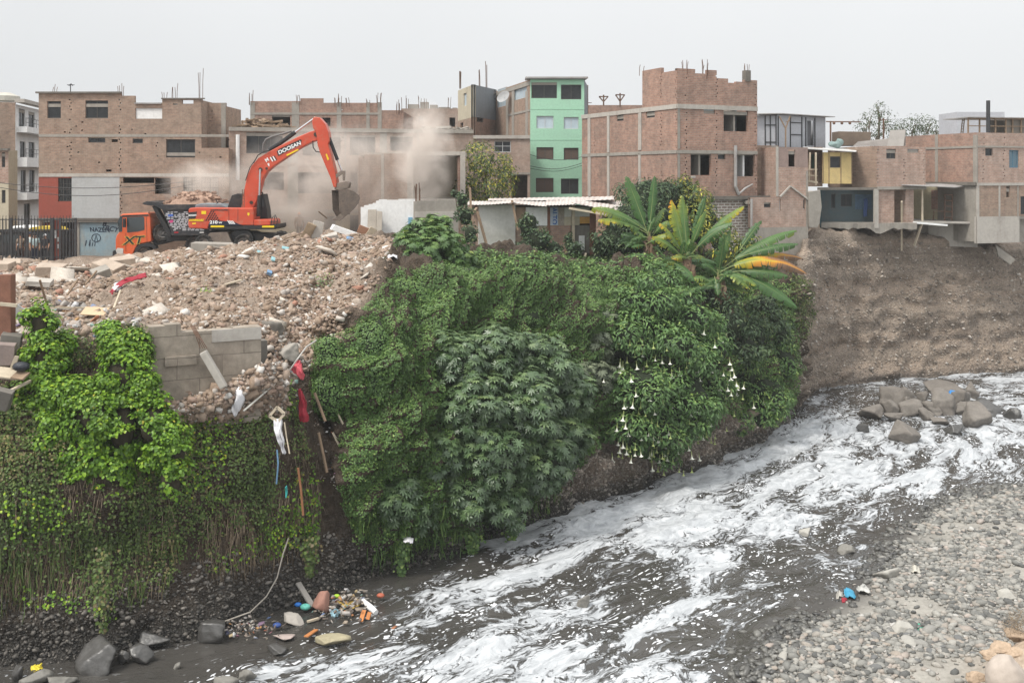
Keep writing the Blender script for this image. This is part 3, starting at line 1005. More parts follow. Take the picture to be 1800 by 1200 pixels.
def wall(name, f, px0, px1, bottom, top, mat, parent, holes=(), t=0.2, caps=False):
 """a wall with real openings. top: a height, or steps [(px0, px1, py),...]; bottom a height; holes (u0, u1, z0, z1)"""
 ua, ub = f.u(px0), f.u(px1)
 if isinstance(top, (int, float)):
  steps = [(ua, ub, top)]
 else:
  steps = [(f.u(a), f.u(b), f.z((a + b) / 2, y)) for a, b, y in top]
 us, zs = {round(ua, 4), round(ub, 4)}, {round(bottom, 4)}
 for a, b, z in steps:
  us |= {round(max(a, ua),4), round(min(b, ub),4)}; zs.add(round(z, 4))
 hs_ = [h for h in holes if h[1] > ua and h[0] < ub]
 for a, b, c, d in hs_:
  us |= {round(min(max(a, ua), ub),4), round(min(max(b, ua), ub),4)}; zs |= {round(c, 4), round(d, 4)}
 us, zs = sorted(us), sorted(z for z in zs if z >= bottom - 1e-3)
 nu, nz_ = len(us) - 1, len(zs) - 1
 keep = np.zeros((nu, nz_), dtype=bool)
 uc = np.array([(us[i] + us[i + 1]) / 2 for i in range(nu)]); zc = np.array([(zs[j] + zs[j + 1]) / 2 for j in range(nz_)])
 for a, b, z in steps:
  keep |= ((uc > a) & (uc < b))[:, None] & (zc < z)[None]
 for a, b, c, d in hs_:
  keep &= ~(((uc > a) & (uc < b))[:, None] & ((zc > c) & (zc < d))[None])
 for i in range(nu):
  if us[i + 1] - us[i] < 2e-4: keep[i] = False
 mb = MB()
 vid = {}
 def v(i, j, k):
  key = (i, j, k)
  if key not in vid:
   vid[key] = len(mb.v)
   mb.v.append(f.p(us[i], zs[j], -t if k else 0.0))
  return vid[key]
 for i in range(nu):
  for j in range(nz_):
   if not keep[i, j]:
    continue
   mb.f.append((v(i, j, 0), v(i + 1, j, 0), v(i + 1, j + 1,0), v(i, j + 1,0)))
   mb.f.append((v(i, j, 1), v(i, j + 1,1), v(i + 1, j + 1,1), v(i + 1, j, 1)))
   if (i > 0 and not keep[i - 1, j]) or (i == 0 and caps):
    mb.f.append((v(i, j, 0), v(i, j + 1,0), v(i, j + 1,1), v(i, j, 1)))
   if (i < nu - 1 and not keep[i + 1, j]) or (i == nu - 1 and caps):
    mb.f.append((v(i + 1, j, 0), v(i + 1, j, 1), v(i + 1, j + 1,1), v(i + 1, j + 1,0)))
   if j == nz_ - 1 or not keep[i, j + 1]:
    mb.f.append((v(i, j + 1,0), v(i + 1, j + 1,0), v(i + 1, j + 1,1), v(i, j + 1,1)))
   if j == 0 or not keep[i, j - 1]:
    mb.f.append((v(i, j, 0), v(i, j, 1), v(i + 1, j, 1), v(i + 1, j, 0)))
 return mb.build(name, mat, parent)

def fbox(mb, f, u0, u1, z0, z1, out0, out1):
 p = [f.p(u0, z0, out1), f.p(u1, z0, out1), f.p(u1, z0, out0), f.p(u0, z0, out0), f.p(u0, z1, out1), f.p(u1, z1, out1), f.p(u1, z1, out0), f.p(u0, z1, out0)]
 return mb.hexa(p)

def strip(name, f, x0, y0, x1, y1, mat, parent, out=0.035, inn=-0.05, bevel=0.0, label=None):
 u0, u1, z0, z1 = f.rect(x0, y0, x1, y1)
 o = fbox(MB(), f, u0, u1, z0, z1, inn, out).build(name, mat, parent, bevel=bevel)
 if label: o['label'] = label
 return o

def column(f, x0, y0, x1, y1, parent, mat=None, out=0.03):
 return strip('column', f, x0, y0, x1, y1, mat or CONC, parent, out)

def band(f, px0, px1, z0, z1, parent, mat=None, out=0.045, name='floor_band'):
 return fbox(MB(), f, f.u(px0), f.u(px1), z0, z1,-0.05, out).build(name, mat or CONC, parent)

def window(f, x0, y0, x1, y1, parent, pane=None, frame=None, mull=1, depth=0.1, bars=False, label=None, rail=False):
 """frame with its pane, set back in the opening; returns the hole to cut"""
 u0, u1, z0, z1 = h = f.rect(x0, y0, x1, y1)
 mb = MB()
 w = 0.05
 e = 0.004
 fbox(mb, f, u0 + e, u0 + w, z0 + e, z1 - e, -depth - 0.04,-depth + 0.02)
 fbox(mb, f, u1 - w, u1 - e, z0 + e, z1 - e, -depth - 0.04,-depth + 0.02)
 fbox(mb, f, u0 + w, u1 - w, z0 + e, z0 + w, -depth - 0.04,-depth + 0.02)
 fbox(mb, f, u0 + w, u1 - w, z1 - w, z1 - e, -depth - 0.04,-depth + 0.02)
 for k in range(mull):
  c = u0 + (u1 - u0) * (k + 1) / (mull + 1)
  fbox(mb, f, c - 0.02, c + 0.02, z0 + w, z1 - w, -depth - 0.035,-depth + 0.012)
 if rail:
  c = (z0 + z1) / 2
  fbox(mb, f, u0 + w, u1 - w, c - 0.02, c + 0.02,-depth - 0.03,-depth + 0.008)
 if bars:
  n = max(3, int((u1 - u0) / 0.16))
  for k in range(1, n):
   c = u0 + (u1 - u0) * k / n
   fbox(mb, f, c - 0.01, c + 0.01, z0, z1,-0.05,-0.03)
  for k in range(1,4):
   c = z0 + (z1 - z0) * k / 4
   fbox(mb, f, u0, u1, c - 0.01, c + 0.01,-0.03,-0.012)
 o = mb.build('window', frame or FRAME_D, parent)
 if label: o['label'] = label
 fbox(MB(), f, u0 + w, u1 - w, z0 + w, z1 - w, -depth - 0.02,-depth - 0.01).build('pane', pane or GLASS, o)
 return h

def plain(name, A, B, z0, z1, mat, parent, t=0.2):
 f = Fac.__new__(Fac)
 f.A, f.B = Vector(A), Vector(B)
 d = f.B - f.A
 f.L = d.length; f.d = d / f.L; f.n = Vector((f.d.y, -f.d.x))
 mb = MB()
 fbox(mb, f, 0.005, f.L - 0.005, z0, z1,-t, -0.003)
 return mb.build(name, mat, parent)

def shell(root, chain, depth, z0, z1, mat, floors=(), roof=True, roofmat=None, sides=True, inward=None):
 """the walls one cannot see well from here, floor slabs and roof. chain: the front's plan points, left to right"""
 ch = [Vector(c) for c in chain]
 d = (ch[-1] - ch[0]).normalized()
 n = inward or Vector((-d.y, d.x))
 bl, br = ch[0] + n * depth, ch[-1] + n * depth
 if sides:
  plain('side_wall', bl, ch[0], z0, z1, mat, root)
  plain('side_wall', ch[-1], br, z0, z1, mat, root)
 plain('rear_wall', br, bl, z0, z1, mat, root)
 cen = sum(ch + [bl, br], Vector((0,0))) / (len(ch) + 2)
 poly = [c + (cen - c).normalized() * 0.08 for c in ch + [br, bl]]
 for z in floors:
  MB().prism([(p.x, p.y) for p in poly], lambda u, v, t: (u, v, t), z - 0.18, z).build('floor_slab', CONC, root)
 if roof:
  MB().prism([(p.x, p.y) for p in poly], lambda u, v, t: (u, v, t), z1 - 0.42, z1 - 0.22).build('roof', roofmat or CONC, root)

def rebar(parent, p, n=4, h=0.9, r=0.011, spread=0.12, lean=0.06):
 mb = MB()
 for i in range(n):
  x = p[0] + (i % 2 - 0.5) * spread * 2 + rng.uniform(-.02,.02); y = p[1] + (i // 2 % 2 - 0.5) * spread * 2
  hh = h * rng.uniform(0.6,1.1)
  lx, ly = rng.uniform(-lean, lean), rng.uniform(-lean, lean)
  mb.tube([(x, y, p[2] - 0.3),(x + lx * .3, y, p[2] + hh * .5),(x + lx, y + ly, p[2] + hh)], r * 1.6,5)
 return mb.build('rebar', RUST, parent)

def junk(mb, x0, x1, y0, y1, z, n, size=0.5):
 for i in range(n):
  c = Vector((rng.uniform(x0, x1), rng.uniform(y0, y1), z + rng.uniform(0,.25)))
  e = Matrix.Translation(c) @ Matrix.Rotation(rng.uniform(0,6.3),4, 'Z') @ Matrix.Rotation(rng.uniform(-.35,.35),4, 'X') @ Matrix.Rotation(rng.uniform(-.35,.35),4, 'Y')
  mb.mbox(e, size * rng.uniform(.5,2.4), size * rng.uniform(.15,.5), size * rng.uniform(.06,.3))

def xyz(f, px, z):
 q = f.A + f.d * f.u(px)
 return Vector((q.x, q.y, z))

# --- low cream house at the far left edge
f = Fac((-90,66),(15,66))
t_ = thing('house', 'low cream house with two dark barred windows, beside the white balconied block', 'house', xyz(f, -30,7.3))
z1 = f.z(0,264)
hs_ = [window(f, 3,268,9,294, t_, mull=0, bars=True), window(f, 3,334,10,357, t_, mull=0, bars=True)]
wall('wall', f, -90,15, f.z(0,322), z1, BRICK_PALE, t_, hs_)
wall('plaster_wall', f, -90,15,7.2, f.z(0,322), PL_BEIGE, t_, hs_)
shell(t_, [f.A, f.B], 1.2,7.2, z1, PL_BEIGE)
strip('roof_edge', f, -90,261,17,265, CONC_DARK, t_, 0.25)

# --- white balconied block
f1, f2 = Fac((-60,71),(27,72)), Fac((27,72),(76,79))
t_ = thing('apartment_block', 'white four storey block with stacked balconies and a brick side wall, water tank on top', 'apartment block', xyz(f2,27,7.3))
zt = f1.z(20,180)
wall('brick_side_wall', f1,-60,27,7.2, zt, BRICK_TAN, t_)
hs_ = []
for x0, y0, x1, y1 in ((33,192,44,226),(50,197,61,227),(35,249,45,281),(50,250,61,281),(36,299,46,338),(51,299,61,337),(42,358,53,398)):
 hs_.append(window(f2, x0, y0, x1, y1, t_, mull=1, frame=FRAME_D))
wall('front_wall', f2,27,76,7.2, f2.z(30,184), PL_WHITE, t_, hs_)
shell(t_, [f1.A, f2.A, f2.B], 9,7.2, f2.z(30,186), PL_WHITE, inward=Vector((0,1)))
for y0, y1 in ((226,236),(278,294),(338,350)):
 u0, u1, z0, z1 = f2.rect(29, y0,74, y1)
 b = fbox(MB(), f2, u0, u1, z0, z1,0.0,0.7).build('balcony', PL_WHITE, t_)
 mb = MB()
 for k in range(2):
  fbox(mb, f2, u0, u1, z1 + 0.28 + k * .3, z1 + .31 + k * .3,0.6,0.64)
 for k in range(6):
  c = u0 + (u1 - u0) * (k + .02) / 5.1
  fbox(mb, f2, c, c + .03, z1, z1 + .6,0.6,0.63)
 mb.build('railing', STEEL_D, b)
strip('roof_slab', f2,27,180,77,186, CONC_PALE, t_, 0.6)
tk = MB()
c = W(10,178,74)
tk.tube([c, c + Vector((0,0,.35)), c + Vector((0,0,.5)), c + Vector((0,0,.62))], [.95,.95,.6,.3], 16)
tag(tk.build('water_tank', M('tank_beige', (.42,.40,.35))), 'squat beige water tank on the roof of the white balconied block', 'water tank')

# --- the big brick building at the left
f = Fac((68,62),(402,62))
t_ = thing('apartment_building', 'long three storey brick building with a red, grey and pale blue plastered corner', 'building', xyz(f, 68,7.3))
zs1, zs2, zs3 = f.z(200,238), f.z(200,308), f.z(200,385)
W1 = [(83,178,107,208),(150,177,190,208),(155,242,185,251),(233,244,251,252),(292,245,343,277)]
hs_ = [window(f, *q, t_, mull=(1 if q[2] - q[0] > 25 else 0)) for q in W1]
hs_ += [f.rect(196,245,207,250), f.rect(186,298,196,302), f.rect(320,176,340,183), f.rect(304,182,312,185)]
h = f.rect(238,190,285,209)
hs_.append(h)
fbox(MB(), f, h[0] + .01, h[1] - .01, h[2] + .01, h[3] - .01,-0.16,-0.08).build('white_tarpaulin', PL_WHITE, t_)
for px, y0, y1 in ((124,168,300),(211,170,300),(231,218,236),(276,248,277),(352,176,277),(135,215,226),(143,210,216)):
 hs_ += notches(f, px, y0, y1)
for k in range(10):
 px = rng.uniform(75,395); py = rng.uniform(185,300)
 hs_.append((f.u(px), f.u(px) + .12, f.z(px, py), f.z(px, py) + .08))
wall('brick_wall', f, 68,402, zs2, [(68,213,164),(213,237,168.5),(237,285,181),(285,354,174),(354,402,260)], BRICK_TAN, t_, hs_)
fx = f.back(1.4)
wall('setback_wall', fx, 350,397, f.z(375,266), fx.z(375,181), BRICK_TAN, t_, [fx.rect(372,219,392,222)] + notches(fx, 372,190,215), caps=True)
column(fx, 389,181,397,262, t_)
h1 = window(f, 102,313,126,354, t_, mull=2, bars=True)
wall('red_plaster_wall', f, 68,126, zs3, zs2, PL_RED, t_, [h1])
wall('grey_plaster_wall', f, 126,210, zs3, zs2, PL_GREY, t_)
hs_ = [f.rect(216,312,271,322), f.rect(272,313,300,341)] + notches(f, 213,312,384)
hs_.append(window(f, 322,312,384,348, t_, mull=3, bars=True, pane=M('curtain', (.42,.40,.36),.8), frame=FRAME_D, rail=True))
wall('lower_brick_wall', f, 210,402,7.2, zs2, BRICK_TAN, t_, hs_)
fg = f.back(0.25)
hg = fg.rect(108,386,134,470)
wall('red_plaster_wall', fg, 68,136,7.2, zs3, PL_RED, t_, [hg])
wall('blue_plaster_wall', fg, 136,210,7.2, zs3, PL_BLUE, t_)
strip('jamb', fg, 134,387,140,465, CONC, t_, 0.05)
mb = MB()
for k in range(9):
 u = hg[0] + (hg[1] - hg[0]) * (k + .5) / 9
 fbox(mb, fg, u - .02, u + .02,7.3, hg[3], -.08,-.04)
for zz in (7.6,8.6, hg[3] - .15):
 fbox(mb, fg, hg[0], hg[1], zz, zz + .05,-.1,-.03)
mb.build('gate', STEEL_D, t_)
fbox(MB(), fg, hg[0], hg[1], 7.2, hg[3], -1.2,-1.1).build('inner_door', TIMBER_RED, t_)
band(f, 68,402, zs1 - .1, zs1 + .06, t_, out=.02)
band(f, 68,402, zs2 - .1, zs2 + .1, t_, out=.03, mat=CONC_PALE)
band(f, 68,210, zs3 - .06, zs3 + .06, t_, out=.03, mat=CONC_DARK)
strip('roof_edge', f, 64,161.5,214,164.5, CONC_DARK, t_, 0.15)
strip('roof_edge', f, 284,172.5,360,174.5, CONC_DARK, t_, 0.1)
zz = f.z(260,182)
mb = MB()
for k in range(22):
 u = f.u(238) + (f.u(285) - f.u(238)) * k / 22
 mb.tube([f.p(u, zz, .1), f.p(u, zz + .1,-2.5)], .05,6)
mb.build('corrugated_roof', ZINC, t_)
shell(t_, [f.A, f.B], 9,7.2, f.z(380,262), BRICK_TAN, [zs2 + .02, zs3 - .02])
shell(t_, [f.A - f.n * .02, xyz(f, 354,0).xy], 9, f.z(380,263), f.z(300,176), BRICK_TAN, [zs1])
for px, py, n, hh in ((96,163,3,.5),(211,163,4,.6),(305,173,4,.9),(353,172,3,1.7),(289,173,3,.35)):
 rebar(t_, xyz(f, px, f.z(px, py)) + Vector((0,.15,0)), n, hh)
for px in (352,211):
 strip('toothed_column', f, px - 1.5,176, px + 1.5,300, CONC_DARK, t_, .006,-.2) if False else None
# scrawled graffiti on the pale blue ground floor
GRAF = M('graffiti_paint', (.035,.05,.075),.7,.3)
def scrawl(txt, px, py, size, ang=0.0, shear=0.1):
 p = Vector(fg.p(fg.u(px), fg.z(px, py),0.006))
 text_mesh(txt, size, Matrix.Translation(p) @ Matrix.Rotation(ang, 4, 'Y') @ FACE, GRAF, t_, 'graffiti', 0.002, shear, bold=.012)
scrawl('NAZEN', 176,404.5,.36,.04,-.2)
scrawl('TRCY', 192,402,.42,.15,.3)
scrawl('M', 184,393,.3,.1)
scrawl('11', 153,427.5,.46,-.1,.3)
scrawl('111', 162,430,.3,-.05,.2)
mb = MB()
c = Vector(fg.p(fg.u(169), fg.z(169,418),.01))
mb.tube([c + Vector((.27 * math.cos(a),0,.24 * math.sin(a))) for a in np.linspace(0.2,6.6,24)], .02,5)
mb.tube([c + Vector((-.1,0,-.2)), c + Vector((0,0,.18)), c + Vector((.1,0,-.2))], .02,5)
mb.build('graffiti', GRAF, t_)

# --- three storey building behind the excavator, veiled in dust
f = Fac((403,62.8),(832,66.5))
t_ = thing('apartment_building', 'three storey brick building with rows of empty windows behind the excavator, half hidden in dust', 'building', xyz(f, 402,7.3))
zr, zb2, zb3 = f.z(600,229), f.z(600,290), f.z(600,371)
op = [(433,233,497,270),(532,237,599,274),(615,238,660,273),(686,240,726,265),(463,303,499,334),(524,303,585,340),(615,303,629,339)]
hs_ = [f.rect(*q) for q in op]
for q in (op[0], op[2], op[5]):
 window(f, *q, t_, mull=2)
for px, y0, y1 in ((404,232,310),(602,240,300),(672,240,300),(520,238,300)):
 hs_ += notches(f, px, y0, y1)
wall('brick_wall', f, 402,832, zb3, zr, BRICK_DUSTY, t_, hs_)
hd = [f.rect(530,381,550,425), f.rect(570,380,590,408), f.rect(615,378,632,408)]
for q in ((570,380,590,408),(615,378,632,408)):
 window(f, *q, t_, mull=1)
u0, u1, z0, z1 = hd[0]
fbox(MB(), f, u0, u1,7.3, z1,-.16,-.1).build('door', M('grey_door', (.22,.22,.23)), t_)
wall('plaster_wall', f, 402,832,7.2, zb3, PL_YELLOW, t_, hd)
band(f, 402,832, zr - .12, zr + .12, t_, out=.12)
band(f, 402,832, zb2 - .1, zb2 + .1, t_, out=.03, mat=BRICK_DUSTY)
band(f, 402,832, zb3 - .12, zb3 + .12, t_, out=.25, mat=CONC)
for a, b in ((500,528),(600,612),(662,684),(728,740)):
 column(f, a + 6,233, b - 4,371, t_)
shell(t_, [f.A, f.B], 9,7.2, zr, BRICK_DUSTY, [zb2, zb3])
MB().tube([f.p(f.u(418), f.z(418,317),.12), f.p(f.u(418), f.z(418,237),.12)], .12,8).build('drainpipe', PL_WHITE, t_)
mb = MB()
junk(mb, WX(418,65), WX(500,65),64,67, zr + .12,46,.55)
junk(mb, WX(425,65), WX(480,65),64.5,66, zr + .45,26,.5)
tag(mb.build('scrap_heap', TIMBER), 'heap of old boards and scrap on the flat roof behind the excavator boom', 'scrap heap', kind='stuff')
mb = MB()
junk(mb, WX(740,68), WX(815,68),67,70, zr + .1,40,.5)
tag(mb.build('scrap_heap', CONC), 'grey scrap and rubble along the flat roof left of the beige and slate block', 'scrap heap', kind='stuff')

# --- taller unfinished storeys behind it
f = Fac((440,80),(709,80))
t_ = thing('brick_building', 'unfinished brick building with bare rebar, rising behind the roof junk and excavator boom', 'building', xyz(f, 440,9))
hs_ = [f.rect(566,207,581,222), f.rect(478,202,510,226)] + notches(f, 515,182,225) + notches(f, 600,184,225)
wall('brick_wall', f, 440,709,8, [(440,528,178),(528,568,173),(568,668,181),(668,709,194)], BRICK, t_, hs_)
for a, b in ((440,448),(513,526),(592,600),(644,650),(664,671)):
 column(f, a, 180, b, 235, t_)
band(f, 440,668, f.z(550,202), f.z(550,198), t_)
shell(t_, [f.A, f.B], 8,8, f.z(690,196), BRICK)
for px, py, n, hh in ((441,178,4,.8),(525,176,3,.5),(592,181,4,.5),(612,182,3,.5),(598,181,3,.7),(666,182,4,.9),(648,182,3,.4),(700,194,4,.7),(704,194,2,1.3)):
 rebar(t_, xyz(f, px, f.z(px, py)), n, hh, .014)

f = Fac((705,105),(806,105))
t_ = thing('brick_building', 'distant low grey brown building with roof clutter, left of the beige and slate block', 'building', xyz(f, 705,9))
wall('brick_wall', f, 705,806,8, f.z(760,191), BRICK_DUSTY, t_, [f.rect(790,207,800,223), f.rect(735,205,744,216)])
shell(t_, [f.A, f.B], 7,8, f.z(760,191), BRICK_DUSTY)
mb = MB()
for x0, x1, y in ((716,735,183),(738,752,179),(755,768,184),(770,790,188),(795,803,189)):
 fbox(mb, f, f.u(x0), f.u(x1), f.z(760,192), f.z(760, y),-1.5,-.4)
mb.build('roof_hut', CONC, t_)
for px in (716,738,748,790): rebar(t_, xyz(f, px, f.z(760,186)),3,1.0,.015)

# --- the half demolished house with one open room
f = Fac((630,60),(818,60))
t_ = thing('demolished_house', 'half demolished brick house with one open concrete framed room and dusty walls', 'house', xyz(f, 630,8))
zr = f.z(700,268)
hr = f.rect(726,273,810,352)
wall('brick_wall', f, 630,726,7.6, [(630,640,277),(640,672,272),(672,726,270)], BRICK_DUSTY, t_, caps=True)
column(f, 670,270,675,350, t_, CONC_PALE)
column(f, 716,266,727,352, t_, CONC_PALE, .06)
column(f, 809,266,818,352, t_, CONC_PALE, .06)
fbox(MB(), f, f.u(727.5), f.u(808.5), f.z(760,273), f.z(760,266.5),-.2,.05).build('beam', CONC_PALE, t_)
fb = f.back(3.0)
wall('plaster_wall', fb, 700,812,7.6, zr - .1, PL_BEIGE, t_)
plain('brick_wall', Vector(f.p(f.u(810),0,-.1)[:2]), Vector(f.p(f.u(810),0,-3.0)[:2]),7.6, zr - .25, BRICK, t_)
plain('brick_wall', Vector(f.p(f.u(631),0,-3)[:2]), Vector(f.p(f.u(631),0,-.2)[:2]),7.6, zr - .25, BRICK_DUSTY, t_)
MB().prism([f.p(f.u(631),0,-.22)[:2], f.p(f.u(817),0,-.22)[:2], f.p(f.u(817),0,-3.2)[:2], f.p(f.u(631),0,-3.2)[:2]], lambda u, v, t: (u, v, t), zr - .2, zr).build('roof_slab', CONC_PALE, t_)
MB().prism([f.p(f.u(727),0,.0)[:2], f.p(f.u(809),0,.0)[:2], f.p(f.u(809),0,-3.0)[:2], f.p(f.u(727),0,-3.0)[:2]], lambda u, v, t: (u, v, t), f.z(760,353), f.z(760,349)).build('floor_slab', CONC, t_)

f = Fac((634,56.5),(730,56.5))
t_ = thing('broken_wall', 'broken white painted wall with a ragged top, left of the concrete wall stub', 'wall', xyz(f, 634,8.2))
wall('painted_wall', f, 634,730,8.0, [(634,640,364),(640,648,361),(648,655,359),(655,661,357),(661,666,353),(666,680,350.5),(680,700,351.5),(700,730,350)], PL_WHITE, t_, caps=True, t=.15)
strip('blue_post', f, 718,382,725,412, M('blue_paint', (.16,.34,.48),.6,.2), t_, .1)
p0 = W(645,424,55.9);
mb = MB(); mb.hexa([p0, p0 + Vector((.5,0,0)), p0 + Vector((.5,.1,0)), p0 + Vector((0,.1,0)), p0 + Vector((.02,.25,1.72)), p0 + Vector((.48,.25,1.72)), p0 + Vector((.48,.35,1.72)), p0 + Vector((.02,.35,1.72))])
q = W(661,424,55.8)
mb.hexa([q, q + Vector((.3,0,0)), q + Vector((.3,.1,0)), q + Vector((0,.1,0)), q + Vector((0,.25,1.65)), q + Vector((.3,.25,1.6)), q + Vector((.3,.35,1.6)), q + Vector((0,.35,1.65))])
tag(mb.build('door_panel', M('old_door', (.38,.34,.29),.7,.25), bevel=.01), 'worn grey beige door panels leaning upright against the broken white wall', 'door')

f = Fac((729,52),(806,52.5))
t_ = thing('concrete_wall', 'stub of thick concrete wall with rusty rebar, behind the topmost castor bush', 'wall', xyz(f, 729,8.5))
wall('concrete_wall', f, 729,806,8.2, [(729,736,354),(736,770,352.5),(770,806,351)], CONC, t_, caps=True, t=.5)
band(f, 729,806, f.z(760,382), f.z(760,372), t_, CONC_PALE, .06)
rebar(t_, xyz(f, 734, f.z(734,352)) + Vector((0,.2,0)),8,.85,.014,.09)

# --- low brick building behind the yellow-leaved tree
f = Fac((778,74),(932,74))
t_ = thing('brick_building', 'low two storey brick building behind the yellowing tree, against the green building', 'building', xyz(f, 778,7.5))
hs_ = [window(f, 781,243,807,256, t_, mull=1, frame=FRAME_L), window(f, 869,246,898,268, t_, mull=1, frame=FRAME_L, rail=True), f.rect(899,307,928,348)]
wall('brick_wall', f, 778,932,7.3, f.z(850,239), BRICK_DUSTY, t_, hs_)
band(f, 778,932, f.z(850,244), f.z(850,238), t_, CONC_PALE, .12)
band(f, 778,932, f.z(850,307), f.z(850,303), t_)
fb = f.back(2.5); wall('inner_wall', fb, 880,932,7.3, f.z(850,304), BRICK_TAN, t_)
shell(t_, [f.A, f.B], 5.5,7.3, f.z(850,239), BRICK_DUSTY, [f.z(850,304)])

# --- beige and slate block
f1, f2 = Fac((805,92),(832,86)), Fac((832,86),(873,91))
t_ = thing('apartment_block', 'narrow block with one beige face and one slate grey face, beside the green building', 'apartment block', xyz(f2,832,8))
zt = f2.z(833,149)
zm = f2.z(833,206)
h1 = [window(f1,815,164,820,186, t_, mull=0, frame=FRAME_L, pane=GLASS_PALE), f1.rect(809,216,814,228)]
wall('beige_wall', f1,805,832, zm, zt, PL_BEIGE, t_, h1); wall('lower_brick_wall', f1,805,832,7.5, zm, BRICK_TAN, t_, h1)
h2 = [window(f2,838,207,850,215, t_, mull=0), f2.rect(868,158,871,175)]
wall('slate_wall', f2,832,873, zm, zt, PL_SLATE, t_, h2); wall('lower_brick_wall', f2,832,873,7.5, zm, BRICK, t_, h2)
shell(t_, [f1.A, f1.B, f2.B], 7,7.5, zt, PL_SLATE, inward=Vector((0,1)))
for px, py, n, hh in ((809,150,4,1.2),(843,148,2,1.8),(855,148,2,1.8)): rebar(t_, W(px, py, 88), n, hh, .02,.05)

# --- mint green building
f1, f2 = Fac((866,92),(932,80)), Fac((932,80),(1027,80))
t_ = thing('apartment_building', 'four storey mint green building with paired windows and a corrugated roof edge', 'building', xyz(f2,932,7.4))
zt = f2.z(980,140)
GW = [(934,145,979,173),(986,149,1022,175),(943,204,973,226),(991,206,1017,227),(943,259,973,280),(991,260,1017,281),(942,313,973,338),(986,314,1017,341)]
hs_ = []
for i, q in enumerate(GW):
 hs_.append(window(f2, *q, t_, mull=1 if i not in (2,) else 1, pane=GLASS_PALE if i in (2,3) else (M('brown_curtain', (.10,.07,.055),.6) if i in (4,5,6) else GLASS), frame=FRAME_L if i in (2,3) else FRAME_D))
wall('green_wall', f2,932,1027,7.4, zt, PL_GREEN, t_, hs_)
hs_ = [window(f1,873,155,889,188, t_, mull=1, frame=FRAME_L, pane=GLASS_PALE, rail=True), window(f1,903,149,926,174, t_, mull=2, frame=FRAME_L, pane=GLASS_PALE)] + notches(f1,922,180,240) + notches(f1,895,185,240)
wall('brick_side_wall', f1,866,932,7.4, zt, BRICK_TAN, t_, hs_)
for y in (192,246): band(f2,932,1027, f2.z(980, y) - .02, f2.z(980, y) + .02, t_, PL_GREEN, .02)
band(f1,866,932, f1.z(931,150), f1.z(931,143), t_, CONC)
band(f1,890,932, f1.z(931,196), f1.z(931,192), t_, CONC)
for x in (890,900,924): column(f1, x, 160, x + 4,245, t_, CONC)
shell(t_, [f1.A, f1.B, f2.B], 6,7.4, zt, PL_SLATE, [f2.z(980,192), f2.z(980,246), f2.z(980,300)], inward=Vector((0.12,1)).normalized(), roof=True)
mb = MB()
for k in range(34):
 u = -.3 + (f2.L + .5) * k / 33
 mb.tube([f2.p(u, zt + .12,.35), f2.p(u, zt + .28,-3)], .09,6)
mb.build('corrugated_roof', ZINC, t_)
dsh = MB(); c = Vector(f1.p(f1.u(897), f1.z(897,173),.5));
dsh.tube([c, c + Vector((-.05,-.06,.05)), c + Vector((-.12,-.16,.13))], [.05,.35,.6], 14, caps=False)
dsh.build('satellite_dish', M('dish_grey', (.3,.3,.3)), t_)
# slack cables across its front
for k, (y0, y1) in enumerate(((292,286),(296,290),(272,275))):
 a, b = W(932, y0,79.6), W(1026, y1,79.6)
 mb = MB(); mb.tube([a.lerp(b, i / 10) - Vector((0,0,.35 * math.sin(math.pi * i / 10))) for i in range(11)], .022,5)
 tag(mb.build('cable', BLACKP),('steeper upper', 'lowest', 'highest, nearly level')[k] + ' of the slack black cables crossing the mint green wall', 'cable', 'cables across the mint green wall')

# --- brick parapet far behind, with roof clutter
f = Fac((1026,96),(1135,96))
t_ = thing('brick_building', 'plain brick building just showing behind the roof of the tall toothed brick building', 'building', xyz(f, 1030,8))
wall('brick_wall', f, 1026,1135,8, f.z(1080,185), BRICK, t_)
shell(t_, [f.A, f.B], 7,8, f.z(1080,185), BRICK)
for px, y0, y1, w_ in ((1061,168,186,8),(1090,165,188,8)):
 mb = MB(); D = 92
 a = W(px, y1, D)
 mb.bar(a, W(px, y0 - 1, D),.12); mb.bar(W(px - w_, y0 + 2, D), W(px + w_, y0 + 2, D),.1)
 mb.bar(W(px, (y0 + y1) / 2 + 2, D), W(px - w_, y0 + 2, D),.1); mb.bar(W(px, (y0 + y1) / 2 + 2, D), W(px + w_, y0 + 2, D),.1)
 tag(mb.build('rooftop_pylon', RUST), 'rusty V shaped steel frame on the rooftop, ' + ('the shorter of the two beside the plants' if px == 1061 else 'the taller of the two'), 'steel frame')
mb = MB(); a = W(1033,200,90); mb.cyl(a, W(1033,150,90),.06,6); mb.bar(W(1027,181,90), W(1040,181,90),.06)
tag(mb.build('antenna_mast', RUST), 'thin mast with a short crossbar beside the mint green building roof', 'mast')

